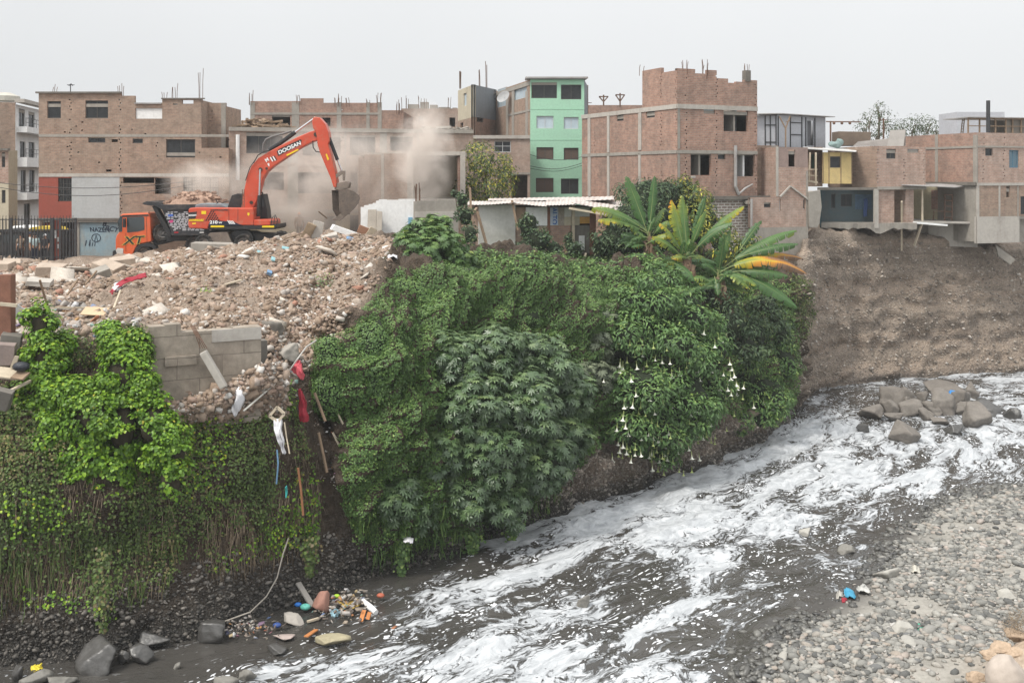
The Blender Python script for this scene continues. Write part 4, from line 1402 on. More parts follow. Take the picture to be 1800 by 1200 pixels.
# --- the tall toothed brick building in the middle
f1, f2 = Fac((1023,68.8),(1190,58.5)), Fac((1190,58.5),(1331,60.8))
t_ = thing('apartment_building', 'tall unfinished brick building with toothed joints and a stepped broken parapet', 'building', xyz(f2,1190,8))
zr = f2.z(1191,186); zm = f2.z(1191,266); zl = f2.z(1191,346)
h1 = [window(f1,1084,199,1096,213, t_, mull=0), window(f1,1136,193,1151,207, t_, mull=0)]
for px, y0, y1 in ((1162,125,182),(1162,194,260),(1163,274,340),(1045,230,268)): h1 += notches(f1, px, y0, y1)
h1 += notches(f1,1188.5,128,262)
wall('brick_side_wall', f1,1023,1190,7.6, [(1023,1129,204),(1129,1162,122),(1162,1190,126)], BRICK, t_, h1)
h2 = [window(f2,1237,189.5,1257,200, t_, mull=0, frame=FRAME_L, pane=GLASS_PALE), window(f2,1262,269,1275,280, t_, mull=0), f2.rect(1272,192,1315,231), f2.rect(1214,268,1250,308), f2.rect(1293,271,1327,310)]
for px, y0, y1 in ((1206,125,182),(1206,193,340),(1260,128,182),(1259,193,262),(1259,272,340),(1328.5,145,335)): h2 += notches(f2, px, y0, y1)
wall('brick_wall', f2,1190,1331, zl, [(1190,1222,121),(1222,1243,129.5),(1243,1260,123.5),(1260,1280,138),(1280,1294,146),(1294,1308,144),(1308,1331,141)], BRICK, t_, h2)
wall('lower_wall', f2,1190,1250,7.6, zl, BRICK, t_)
wall('white_mortar_wall', f2,1250,1331,7.6, zl, BRICK_MORTAR, t_)
for fx, a, b in ((f1,1023,1190),(f2,1190,1331)):
 band(fx, a, b, zr - .16, zr + .1, t_, CONC_PALE, .06); band(fx, a, b, zm - .12, zm + .08, t_, CONC, .05)
band(f2,1190,1365, zl - .18, zl + .02, t_, CONC_DARK, .3)
for x0, x1, y0, y1 in ((1034,1038.5,206,270),(1034,1039,276,345),(1068,1072,202,268),(1068,1072,272,345),(1123,1128,198,264),(1123,1127,270,345)):
 column(f1, x0, y0, x1, y1, t_, CONC_PALE, .05)
column(f2,1191,190,1195,262, t_); column(f2,1191,270,1195,344, t_)
for q in ((1293,271,1327,310),(1214,268,1250,308),(1272,192,1315,231)):
 # the painted room seen through the empty opening
 u0, u1, z0, z1 = f2.rect(*q)
 fbox(MB(), f2, u0 - .2, u1 + .3, z0 - .25, z1 + .35,-1.6,-1.5).build('inner_wall', PL_WHITE if q[0] == 1293 else PL_SLATE, t_)
 fbox(MB(), f2,(u0 + u1) / 2,(u0 + u1) / 2 + .12, z0 - .2, z1 + .3,-1.48,-.25).build('inner_wall', PL_WHITE if q[0] == 1293 else CONC, t_)
fbox(MB(), f2, f2.u(1214), f2.u(1222), f2.z(1220,313), f2.z(1220,309),-.05,.03).build('window_sill', CONC_PALE, t_)
shell(t_, [f1.A, f1.B, f2.B], 9,7.6, zr, BRICK, [zm, zl], inward=Vector((0.1,1)).normalized())
wall('rear_parapet', f2.back(4),1192,1331, zr, zr + 1.2, BRICK, t_, caps=True)
strip('column', f2,1310,124,1319,143, CONC_DARK, t_, .05,-.3)
for px, py, n, hh in ((1204,121,4,.5),(1240,124,3,.6),(1313,124,4,.5),(1128,124,2,.3),(1239,130,2,.8)): rebar(t_, xyz(f2, px, f2.z(px, py)) + Vector((0,.15,0)), n, hh, .011)
mb = MB()
mb.tube([f2.p(f2.u(1291), f2.z(1291,256),.1), f2.p(f2.u(1291), f2.z(1291,328),.1), f2.p(f2.u(1297), f2.z(1297,342),.1)], .1,8)
mb.tube([f2.p(f2.u(1298), f2.z(1298,340),.1), f2.p(f2.u(1308), f2.z(1308,331),.1), f2.p(f2.u(1321), f2.z(1321,324),.1)], .06,8)
mb.build('drainpipe', ZINC, t_)

# --- panel shed on the roof to its right
f1, f2 = Fac((1325,66),(1366,66)), Fac((1366,66),(1451,69))
t_ = thing('rooftop_shed', 'pale grey panel shed on a flat roof, right of the tall toothed brick building', 'shed', xyz(f2,1366, f2.z(1366,256)))
zb, zt = f2.z(1366,258), f2.z(1366,202)
PANEL = mat_plaster('grey_panel', (.44,.45,.48),(.34,.34,.36),.3)
wall('panel_wall', f1,1325,1366, zb, zt - .05, PANEL, t_, t=.08)
hd = f2.rect(1419,212,1431,256)
wall('panel_wall', f2,1366,1451, zb, zt, PANEL, t_, [hd], t=.08)
fbox(MB(), f2, hd[0], hd[1], hd[2], hd[3], -.3,-.25).build('door', M('shed_door', (.16,.16,.17)), t_)
for fx, xs, rails in ((f1,(1345,1354,1364),((1345,1364,220),(1345,1364,250))),(f2,(1367.5,1389,1409,1416,1432),((1389,1409,237),(1389,1409,216)))):
 for x in xs:
  fbox(MB(), fx, fx.u(x) - .03, fx.u(x) + .03, zb, zt - .06,.001,.05).build('stud', STEEL_D, t_)
 for x0, x1, y in rails:
  m_ = (x0 + x1) / 2
  fbox(MB(), fx, fx.u(x0), fx.u(x1), fx.z(m_, y) - .03, fx.z(m_, y) + .03,.002,.045).build('batten', STEEL_D, t_)
mb = MB(); mb.hexa([f1.p(-.2, zt - .02,.4), f1.p(f1.L + .05, zt + .04,.4), f1.p(f1.L + .05, zt + .2,-3), f1.p(-.2, zt + .1,-3), f1.p(-.2, zt + .03,.4), f1.p(f1.L + .05, zt + .09,.4), f1.p(f1.L + .05, zt + .25,-3), f1.p(-.2, zt + .15,-3)])
mb.hexa([f2.p(.06, zt + .04,.4), f2.p(f2.L + .5, zt + .02,.4), f2.p(f2.L + .5, zt + .1,-3), f2.p(.06, zt + .2,-3), f2.p(.06, zt + .09,.4), f2.p(f2.L + .5, zt + .07,.4), f2.p(f2.L + .5, zt + .15,-3), f2.p(.06, zt + .25,-3)])
mb.build('sheet_roof', ZINC, t_)
shell(t_, [f1.A, f1.B, f2.B], 3, zb, zt - .05, PANEL, inward=Vector((0,1)), roof=False)
mb = MB(); D = 65.2
a = W(1381,262, D); mb.bar(a, W(1381,224, D),.08); mb.bar(W(1381,226, D), W(1370,205, D),.07); mb.bar(W(1381,226, D), W(1389,204, D),.07); mb.bar(W(1381,215, D), W(1389,212, D),.05)
tag(mb.build('forked_post', TIMBER), 'bare forked post standing before the pale grey rooftop shed', 'post')

# --- narrow brick tower house at the head of the cliff
f = Fac((1318,59.6),(1420,60.9))
t_ = thing('tower_house', 'narrow brick house on a tall concrete base at the corner of the cliff', 'house', xyz(f, 1380,7))
zs = f.z(1340,346); zc = f.z(1380,399); zw = f.z(1395,296)
hs_ = [window(f, 1343,356,1355,365, t_, mull=0), window(f, 1367.5,350,1372.5,371, t_, mull=0, frame=FRAME_L), window(f, 1412,350,1417,368, t_, mull=0, frame=FRAME_L), f.rect(1386,263,1398,293)]
wall('brick_wall', f, 1318,1420, zc, [(1318,1365,347),(1365,1420,294)], BRICK_PALE, t_, hs_)
wall('board_wall', f, 1365,1420, f.z(1395,294), f.z(1395,259), M('mauve_boards', (.27,.2,.175),.85,.25,2.0), t_, hs_, t=.12)
wall('concrete_base', f, 1318,1420,5.6, zc, CONC, t_)
column(f, 1364.5,258,1368,345, t_, CONC_PALE); column(f, 1417,300,1420,470, t_, CONC)
fb = f.back(1.6)
wall('rear_brick_wall', fb, 1328,1368, zs, fb.z(1350,256), BRICK_TAN, t_)
column(fb, 1356,256,1365,340, t_)
for a, b in (((1370,346),(1388,327)),((1388,327),(1420,351))):
 mb = MB(); mb.bar(f.p(f.u(a[0]), f.z(*a),.06), f.p(f.u(b[0]), f.z(*b),.06),.09); mb.build('gable_batten', CONC_PALE, t_)
shell(t_, [xyz(f, 1365,0).xy, f.B], 5,5.6, f.z(1395,259), BRICK_PALE, [zs])
shell(t_, [f.A, xyz(f, 1364,0).xy], 3,5.6, zs, BRICK_PALE, sides=False)
mb = MB(); mb.tube([f.p(f.u(1319), f.z(1319,350),.12), f.p(f.u(1319), f.z(1319,400),.12)], .07,8); mb.build('drainpipe', ZINC, t_)
mb = MB();
mb.prism([(0,0),(.75,.1),(.85,-.9),(.7,-1.9),(.55,-2.15),(.05,-2.1),(0,-1.6)], lambda u, v, t: (f.B.x + u, f.B.y - .2 + t + u * .3, f.z(1420,337) + v),0,.18)
tag(mb.build('broken_wall', CONC, bevel=.02), 'broken slab of rendered wall hanging beside the narrow tower house over the cliff', 'wall')

# --- house with the yellow panel room, overhanging the cliff
fy = Fac((1446,63),(1498,63.4)); fl = Fac((1498,64.6),(1541,63.2)); fr = Fac((1541,63.2),(1627,64.2))
t_ = thing('cliff_house', 'brick house with a yellow boarded room, its undermined ground floor hanging over the cliff', 'house', xyz(fr, 1541,9.2))
zs = fr.z(1542,330); zt = fr.z(1542,257); zf = fr.z(1542,392)
YEL = M('yellow_boards', (.55,.42,.19),.8,.14,1.5, dirt=(.36,.27,.15), dirt_amt=.5)
hy = fy.rect(1459,275,1477,295)
wall('yellow_board_wall', fy, 1446,1498, fy.z(1470,323), fy.z(1470,268), YEL, t_, [hy], t=.06, caps=True)
window(fy, 1459,275,1477,295, t_, mull=0, depth=.03)
mb = MB()
for x in (1446.6,1457,1478,1497): fbox(mb, fy, fy.u(x) - .02, fy.u(x) + .02, fy.z(x, 323), fy.z(x, 269),.001,.03)
mb.build('batten', TIMBER, t_)
plain('board_side_wall', (WX(1446,64.9),64.9),(WX(1446,63.05),63.05), fy.z(1446,323), fy.z(1446,268), M('dark_boards', (.06,.06,.07)), t_, .05)
mb = MB(); mb.hexa([(WX(1412,62.6),62.6, fy.z(1446,262)),(WX(1505,62.8),62.8, fy.z(1470,268)),(WX(1506,66),66, fy.z(1470,262)),(WX(1412,66),66, fy.z(1446,257)),
     (WX(1412,62.6),62.6, fy.z(1446,260.5)),(WX(1505,62.8),62.8, fy.z(1470,266.5)),(WX(1506,66),66, fy.z(1470,260.5)),(WX(1412,66),66, fy.z(1446,255.5))])
mb.build('sheet_roof', M('pale_sheet', (.5,.49,.47),.5,.15), t_)
hs_ = [window(fr, 1558,262,1575,279, t_, mull=1), window(fr, 1595,262,1615,269, t_, mull=3, pane=GLASS_PALE, frame=FRAME_L)]
for px in (1542.5,1590,1625): hs_ += notches(fr, px, 258,326)
wall('brick_wall', fr, 1541,1627, zs, zt, BRICK_PALE, t_, hs_)
wall('grey_brick_wall', fl, 1498,1541, zs, zt, BRICK_TAN, t_)
shell(t_, [fl.A, fl.B, fr.B], 5, zs, zt, BRICK_TAN, [zs + .12], inward=Vector((0,1)))
# lower storey, open to the river
band(fr, 1541,1627, zs - .12, zs + .06, t_, CONC, .1)
fbl = Fac((1437,63.2),(1541,63.2))
band(fbl, 1437,1541, zs - .14, zs + .02, t_, CONC_DARK, .05)
flo = Fac((1444,65.4),(1541,65.0))
hh_ = [window(flo, 1461,341,1468,366, t_, mull=0), window(flo, 1478,341,1497,363, t_, mull=1)]
wall('teal_wall', flo, 1442,1541, zf - .3, zs, PL_TEAL, t_, hh_)
plain('teal_wall', (WX(1441,65.6),65.6),(WX(1441,63.4),63.4), zf - .3, zs - .15, M('teal_boards', (.03,.065,.075)), t_, .1)
strip('painted_patch', flo, 1503,342,1532,368, M('blue_patch', (.10,.16,.23),.8,.4,3), t_, .01)
cl = MB(); cl.grid([[W(1518 + i * 2.2 + math.sin(j) * .8,350 + j * 5.2 - (i == 2) * 2,64.7 - .08 * (i % 2)) for i in range(4)] for j in range(7)])
tag(cl.build('hanging_cloth', M('blue_cloth', (.05,.09,.22),.9,.3), smooth=True), 'dark blue cloth hanging in the open lower room of the yellow boarded house', 'cloth')
wall('brick_wall', fr.back(.1),1543,1572, zf - .1, zs - .12, BRICK_PALE, t_, caps=True)
wall('brick_pier', fr.back(.05),1592,1606, zf - .3, zs - .12, BRICK_PALE, t_, caps=True, t=.4)
column(fr, 1536,332,1543,401, t_, CONC_PALE, .08)
wall('inner_wall', fr.back(1.3),1565,1600, zf - .2, zs - .12, BRICK_TAN, t_)
# ragged undermined floor slab
mb = MB()
xs_ = np.linspace(1444,1612,22)
top_, bot_ = [], []
for i, x in enumerate(xs_):
 D = 63.1 + .3 * noise.noise(Vector((x * .05,2,0)))
 b = zf - .28 - .35 * abs(noise.noise(Vector((x * .07,7,1)))) - (.25 if 1535 < x < 1560 else 0)
 top_.append((WX(x, D), D, zf)); bot_.append((WX(x, D), D + .05, b))
mb.grid([bot_, top_, [(p[0] * 1.04, p[1] + 2.8, zf) for p in top_]]); mb.grid([[(p[0] * 1.04, p[1] + 2.8, zf - .5) for p in bot_], bot_])
mb.build('floor_slab', CONC, t_)

# --- the right hand brick house
f1, f2 = Fac((1590,70),(1717,64)), Fac((1717,64),(1830,65.8))
t_ = thing('cliff_house', 'two storey brick house with a blue window, on a cracked concrete base above the cliff', 'house', xyz(f2,1717,9))
zt, zs, zl = f2.z(1718,233), f2.z(1718,323), f2.z(1718,381)
wall('brick_side_wall', f1,1590,1717, zs, zt, BRICK, t_)
for x0, x1 in ((1644,1649),(1711,1718)): column(f1, x0,237, x1,322, t_)
band(f1,1590,1717, f1.z(1716,260), f1.z(1716,256), t_); band(f1,1590,1717, zs - .1, zs + .1, t_, CONC_DARK, .15)
hs_ = [window(f2,1732,261,1745,274, t_, mull=0), window(f2,1774,264,1791,295, t_, mull=1, frame=M('blue_frame', (.10,.2,.27)), pane=M('blue_pane', (.1,.16,.2),.3))]
for px in (1729,1765): hs_ += notches(f2, px, 236,320)
wall('brick_wall', f2,1717,1830, zs, zt, BRICK_PALE, t_, hs_)
band(f2,1717,1830, zs - .12, zs + .06, t_, CONC_PALE, .05); band(f2,1717,1830, f2.z(1718,259), f2.z(1718,256), t_, CONC)
hs_ = [f2.rect(1769,326,1775,347), window(f2,1794,345,1806,377, t_, mull=0)]
wall('lower_brick_wall', f2,1717,1830, zl, zs - .1, BRICK_TAN, t_, hs_)
column(f2,1717,326,1721,428, t_, CONC_PALE); column(f2,1755,326,1758,381, t_, CONC_PALE); column(f2,1788,326,1790,381, t_)
wall('concrete_base', f2,1717,1792, f2.z(1718,428), zl, CONC_PALE, t_, caps=True)
wall('concrete_base', f2.back(.5),1790,1830, f2.z(1718,428), zl, CONC, t_, caps=True)
shell(t_, [f1.A, f1.B, f2.B], 5, zs, zt, BRICK, [zs], inward=Vector((0.1,1)).normalized())
shell(t_, [f2.A, f2.B], 6, f2.z(1718,425), zs - .1, CONC, [zl])
# open porch between the two cliff houses
f3 = Fac((1606,67.6),(1718,66.4))
wall('white_brick_wall', f3,1668,1717, f3.z(1700,386), zs - .2, BRICK_WHITE, t_)
wall('inner_wall', f3,1606,1668, f3.z(1640,390), zs - .2, PL_YELLOW, t_)
strip('brick_patch', f3,1637,334,1661,368, BRICK, t_, .02)
MB().hexa([(WX(1603,64),64, zf - .02),(WX(1719,64.6),64.6, zf - .12),(WX(1719,67.5),67.5, zf - .12),(WX(1603,67.5),67.5, zf - .02),(WX(1603,64),64, zf + .1),(WX(1719,64.6),64.6, zf),(WX(1719,67.5),67.5, zf),(WX(1603,67.5),67.5, zf + .1)]).build('porch_floor', CONC_PALE, t_)
wall('foundation_wall', Fac((1628,66.6),(1718,65.2)),1632,1718, f3.z(1700,432), zf - .13, CONC_PALE, t_, caps=True)
mb = MB(); mb.hexa([(WX(1585,63.2),63.2, zs - .1),(WX(1680,63.8),63.8, zs - .25),(WX(1718,67),67, zs - .1),(WX(1600,67),67, zs - .02),(WX(1585,63.2),63.2, zs - .05),(WX(1680,63.8),63.8, zs - .2),(WX(1718,67),67, zs - .05),(WX(1600,67),67, zs + .03)])
mb.build('sheet_awning', ZINC, t_)
for a, b in (((1621,331,64.2),(1621,392,64.2)),((1621,392,64.2),(1607,432,64.6)),((1585,354,63.2),(1585,440,64.6))):
 mb = MB(); mb.bar(W(*a), W(*b),.11)
 mb.build('prop', TIMBER_PALE, t_)
mb = MB(); mb.bar(W(1605,391,63.9), W(1665,396,63.9),.12)
mb.build('rail', PL_WHITE, t_)
mb = MB()
for x in (1660,1673): mb.bar(W(x, 388,65.2), W(x + 1,341,65.4),.07)
for y in (342,352,362,372,382): mb.bar(W(1660, y, 65.25), W(1674, y + 1,65.3),.06)
mb.bar(W(1640,371,65.2), W(1672,372,65.2),.05); mb.bar(W(1642,371,65.2), W(1640,388,65.2),.05)
tag(mb.build('metal_rack', RUST), 'dark metal rack leaning against the white brick wall of the open porch', 'rack')
mb = MB(); mb.prism([(0,0),(1.35,-.95),(1.05,-1.3),(.25,-.75)], lambda u, v, t: (WX(1750,65) + u, 65 + t - v * .15, WZ(430,65) + v),0,.2)
tag(mb.build('fallen_slab', CONC, bevel=.02), 'fallen slab of grey concrete on the slope under the right hand house', 'concrete slab')

# --- rooftop structures at the right
f = Fac((1681,73),(1766,73))
t_ = thing('rooftop_shed', 'plain pale grey rendered box on the roof behind the timber framed shed', 'shed', xyz(f, 1681, f.z(1700,240)))
wall('wall', f, 1681,1766, f.z(1700,245), f.z(1700,197), PANEL, t_)
shell(t_, [f.A, f.B], 3, f.z(1700,245), f.z(1700,197), PANEL)
f = Fac((1701,66.5),(1830,67.5))
t_ = thing('rooftop_shed', 'open timber framed shed under a flat sheet roof on top of the right hand house', 'shed', xyz(f, 1701, f.z(1720,234)))
z0, z1 = f.z(1750,236), f.z(1750,208)
mb = MB()
for x in (1702,1722,1736,1750,1768,1780,1795,1825): fbox(mb, f, f.u(x) - .04, f.u(x) + .04, z0, z1,-.05,.03)
fbox(mb, f, 0, f.L, z1 - .08, z1,.035,.1); fbox(mb, f, 0, f.L, (z0 + z1) / 2 - .03,(z0 + z1) / 2 + .03,.035,.06)
mb.build('timber_frame', TIMBER, t_)
wall('mesh_wall', f.back(.1),1768,1830, z0, z1 - .05, M('drab_boards', (.2,.18,.155),.9,.2), t_, t=.05)
wall('mesh_wall', f.back(1.5),1736,1768, z0, z1 - .05, CONC, t_, t=.05)
fbox(MB(), f, -.1, f.L, z1 + .01, z1 + .06,-2.5,.25).build('sheet_roof', ZINC, t_)
mb = MB(); mb.cyl(W(1737,238,65.6), W(1737,177,65.6),.13,8)
tag(mb.build('stove_pipe', STEEL_D), 'tall dark vertical pipe rising above the timber framed rooftop shed', 'pipe')
mb = MB()
for x in (0,3.5): mb.bar(W(1689 + x, 236,68), W(1692 + x, 208,68),.05)
for k in range(5): mb.bar(W(1689.5 + k * .55,232 - k * 5,68), W(1693 + k * .55,232 - k * 5,68),.04)
tag(mb.build('ladder', TIMBER), 'small wooden ladder against the pale grey rooftop box', 'ladder')
# clutter on the roof of the yellow boarded house
mb = MB(); D = 66.5
a, b = W(1474,256, D), W(1531,256, D)
mb.hexa([a, b, b + Vector((0,1.4,0)), a + Vector((0,1.4,0)), W(1474,231, D), W(1531,232, D), W(1531,232, D) + Vector((0,1.4,0)), W(1474,231, D) + Vector((0,1.4,0))])
tag(mb.build('water_cistern', M('brown_render', (.17,.13,.10),.9,.25), bevel=.02), 'brown rendered cistern box on the roof of the yellow boarded house', 'cistern')
mb = MB(); mb.hexa([W(1559,257,65), W(1588,257,65), W(1592,256,66.5), W(1563,256,66.5), W(1565,229,65.8), W(1592,228,65.8), W(1592,228,65.9), W(1565,229,65.9)])
tag(mb.build('leaning_sheet', M('grey_sheet', (.26,.24,.22),.7,.2)), 'grey sheet propped up on the roof above the two windows', 'sheet')
mb = MB(); mb.hexa([W(1500,257,65), W(1566,257,65), W(1566,256,67), W(1500,256,67), W(1508,249,65.5), W(1566,243,65.5), W(1566,243,66.5), W(1508,249,66.5)])
tag(mb.build('tarpaulin', M('grey_tarp', (.2,.18,.165),.8,.3)), 'low grey brown tarpaulin slumped on the roof beside the propped sheet', 'tarpaulin')
mb = MB(); mb.bar(W(1460,256,66), W(1460,213,66),.09); mb.bar(W(1452,214,66), W(1513,214.5,66),.07)
for k in range(3): mb.ball(W(1466 + k * 14,216.5,66),.1,7,5)
tag(mb.build('clothes_pole', RUST), 'pole with a long thin crossbar standing left of the bare rooftop tree', 'pole')
mb = MB(); mb.bar(W(1553,257,66), W(1553,208,66),.08); mb.bar(W(1547,211,66), W(1559,211,66),.06)
tag(mb.build('clothes_pole', RUST), 'short pole with a small crossbar standing among the rooftop trees', 'pole')
mb = MB(); mb.ball(W(1467,254,65.5),.34,12,8,(1.3,.8,.6)); mb.ball(W(1476,250,65.5),.22,10,7,(1,.8,.9))
for i_ in range(len(mb.v)):
 p_ = Vector(mb.v[i_]); mb.v[i_] = tuple(p_ + Vector((0,0,1)) * .12 * noise.noise(p_ * 4) + Vector((.1,0,0)) * noise.noise(p_ * 5))
tag(mb.build('bundle', M('teal_cloth', (.20,.27,.26),.9,.4)), 'teal cloth bundle on the roof beside the brown cistern', 'bundle')
# small corner balcony between the narrow tower and the yellow room
mb = MB(); mb.bar(W(1424,268,62.4), W(1422,322,62.4),.08); mb.bar(W(1434,268,62.2), W(1434,326,62.2),.09); mb.bar(W(1420,318,62.2), W(1437,321,62.2),.12); mb.bar(W(1420,298,62.3), W(1437,298,62.3),.05); mb.bar(W(1420,308,62.3), W(1437,309,62.3),.05)
tag(mb.build('timber_balcony', TIMBER_PALE), 'rickety little timber balcony between the narrow tower and the yellow boarded room', 'balcony')
f = Fac((1420,64.5),(1446,64.5))
t_ = thing('wall_infill', 'recessed dim wall with a green door between the narrow tower and the yellow room', 'wall', xyz(f, 1420,11))
wall('wall', f, 1420,1446, f.z(1430,328), f.z(1430,259), BRICK_TAN, t_, [f.rect(1426,271,1432,296)])
strip('door', f.back(.1),1426,271,1432,296, M('green_door', (.05,.10,.07)), t_)

# --- shacks below the green building
f = Fac((842,52.5),(906,53))
t_ = thing('shack', 'low shack with a stained pale grey plaster wall beside the vine covered patchwork shack', 'shack', xyz(f, 842,8.5))
wall('plaster_wall', f, 842,906,8.2, [(842,906,360)], mat_plaster('stained_plaster', (.5,.49,.46),(.3,.28,.24),.5), t_, caps=True)
plain('brick_side_wall', (WX(836,56),56),(WX(841.5,52.6),52.6),8.2, f.z(842,362), BRICK_TAN, t_)
shell(t_, [f.A, f.B], 4,8.2, f.z(870,360), BRICK_TAN, roof=False)
f = Fac((906,53.2),(1047,54.2))
s2 = thing('shack', 'patchwork shack of white boards, printed planks, orange panel and brick with a sagging tin roof', 'shack', xyz(f, 975,8.5))
zt = f.z(975,360)
for nm, x0, y0, x1, y1, m_ in (('wood_door', 907,364,924,398, TIMBER),('white_board', 924,364,962,397, PL_WHITE),('plank', 962,364,967,440, TIMBER_RED),('printed_plank', 967,364,981,396, M('pale_blue_print', (.38,.43,.5),.8,.3,5)),
  ('striped_plank', 981,364,992,396, M('drab_plank', (.3,.26,.22),.85,.35,5)),('pale_panel', 992,364,1037,381, M('pale_panel', (.55,.54,.5),.8,.2,3)),('cream_panel', 992,381,1019,396, PL_BEIGE),('orange_panel', 1019,381,1037,393, M('orange_panel', (.5,.27,.07),.8,.2)),
  ('brick_wall', 967,396,1003,446, BRICK),('lower_wall', 1003,396,1037,446, CONC_DARK),('white_panel', 1017,414,1027,440, PL_WHITE),('brick_wall', 906,398,962,446, BRICK_TAN),('rust_sheet', 1036,370,1047,448, TIMBER_RED)):
 u0, u1, z0, z1 = f.rect(x0, y0, x1, y1)
 o_ = .02 if nm not in ('white_panel', 'rust_sheet') else .07
 fbox(MB(), f, u0 + .004, u1 - .004, z0 + .004, z1 - .004,-.08, o_ + rng.uniform(-.008,.008)).build(nm, m_, s2)
strip('post', f, 1004,356,1008.5,437, TIMBER_PALE, s2,.2,.08)
p = Vector(f.p(f.u(974), f.z(974,380),.04))
text_mesh('ALTO', .34, Matrix.Translation(p) @ Matrix.Rotation(R(90),4, 'Y') @ FACE, M('blue_print', (.05,.12,.35),.7), s2, 'lettering', .003, bold=.01)
shell(s2, [f.A, f.B], 4,8.2, zt - .1, TIMBER, roof=False)
mb = MB()
def sheet(x0, x1, y0a, y0b, Da, y1a, y1b, Db, n=14):
 P = []
 for r_ in range(2):
  row = []
  for k in range(n * 2 + 1):
   s_ = k / (n * 2)
   D = Da if r_ == 0 else Db
   y = (y0a + (y0b - y0a) * s_) if r_ == 0 else (y1a + (y1b - y1a) * s_)
   q = W(x0 + (x1 - x0) * s_, y, D); q.z += .03 * (k % 2) + .05 * noise.noise(q * .6)
   row.append(q)
  P.append(row)
 mb.grid(P); mb.grid([[q - Vector((0,0,.02)) for q in row] for row in P])
sheet(822,906,361,358,52.2,355,352,56.5); sheet(903,966,359,363,52.8,352,352,57,10); sheet(960,1012,361,360,52.6,350,350,57.2,9); sheet(1008,1094,358,377,53,348,353,58,12); sheet(858,1080,353,352,56,350,345,59.5,26)
mb.build('tin_roof', M('tin_roof', (.5,.46,.43),.6,.3,1.2, dirt=(.3,.15,.1), dirt_amt=.7), s2)
for i, (a, b, lab) in enumerate((((900,352,52.4),(911,405,52.3), 'leaning grey timber pole propped against the join of the two shacks'),((839,372,51.5),(861,450,50.8), 'long thin pole leaning on the pale grey plaster wall of the shack'),
  ((812,400,49),(838,366,51), 'short crossed pole beside the corner of the pale grey shack'),((826,330,51),(829,395,50.5), 'grey upright forked branch rising left of the shack roof'),((1012,452,51.5),(1020,440,52), 'short pale plank stuck in the ground before the shack'),((1028,452,51.8),(1030,446,52), 'stubby white plank standing before the rusty sheet'),
  ((1000,366,52.4),(1070,378,52), 'long pale batten sticking out from the sagging tin roof'))):
 mb = MB(); mb.bar(W(*a), W(*b),.1)
 tag(mb.build('timber_pole', TIMBER_PALE if i in (4,5,6) else TIMBER), lab, 'pole')

# cables and the antenna at the left building
for k, (y0, y1, sag, lab) in enumerate(((315,317,.5, 'upper'),(319,322,.8, 'lower'))):
 a, b = W(-60, y0,60.5), W(352, y1,61.2)
 mb = MB(); mb.tube([a.lerp(b, i / 14) - Vector((0,0, sag * math.sin(math.pi * i / 14))) for i in range(15)], .02,5)
 tag(mb.build('cable', BLACKP), lab + ' of two slack cables crossing the red and grey plaster of the long brick building', 'cable', 'cables before the long brick building')
mb = MB(); mb.bar(W(124,164,62.5), W(124,148,62.5),.04); mb.bar(W(118,149.5,62.5), W(131,149.5,62.5),.035)
for x in (119,122,126,130): mb.bar(W(x, 149.5,62.3), W(x, 149.5,62.9),.025)
mb.tube([W(121,151,62.5), W(125,147.5,62.5), W(128,151,62.5)], .03,6)
tag(mb.build('television_antenna', STEEL_D), 'small television antenna on the roof of the long brick building', 'antenna')
# ------------------------------------------------------------------ vehicles, fence, people
ORANGE = M('orange_red_paint', (.50,.06,.022),.45,.16,1.4,20,.08, spec=.45, dirt=(.36,.17,.11), dirt_amt=.6, coat=.15)
ORANGE_T = M('orange_truck_paint', (.60,.10,.025),.35,.08,1.0,20,.05, spec=.5, dirt=(.42,.18,.1), dirt_amt=.25, coat=.4)
CHROME = M('chrome_rod', (.55,.55,.56),.25,.05, metal=.9, bump=0)
YEL_R = M('yellow_reflector', (.75,.55,.02),.5,.06)
STEEL_W = M('worn_bucket_steel', (.19,.155,.13),.55,.35,3.0, metal=.4, dirt=(.30,.23,.18), dirt_amt=.6)
RIMM = M('grey_rim', (.16,.155,.15),.6,.3, dirt=(.25,.2,.16))
HOSE = M('black_hose', (.02,.02,.02),.6,.2)
CABGLASS = M('cab_glass', (.04,.05,.055),.08,.2, bump=0, spec=.6)

def zf(zx, zy, D, sx=.25556):
 return W(190 + zx * sx, 190 + zy * sx, D)

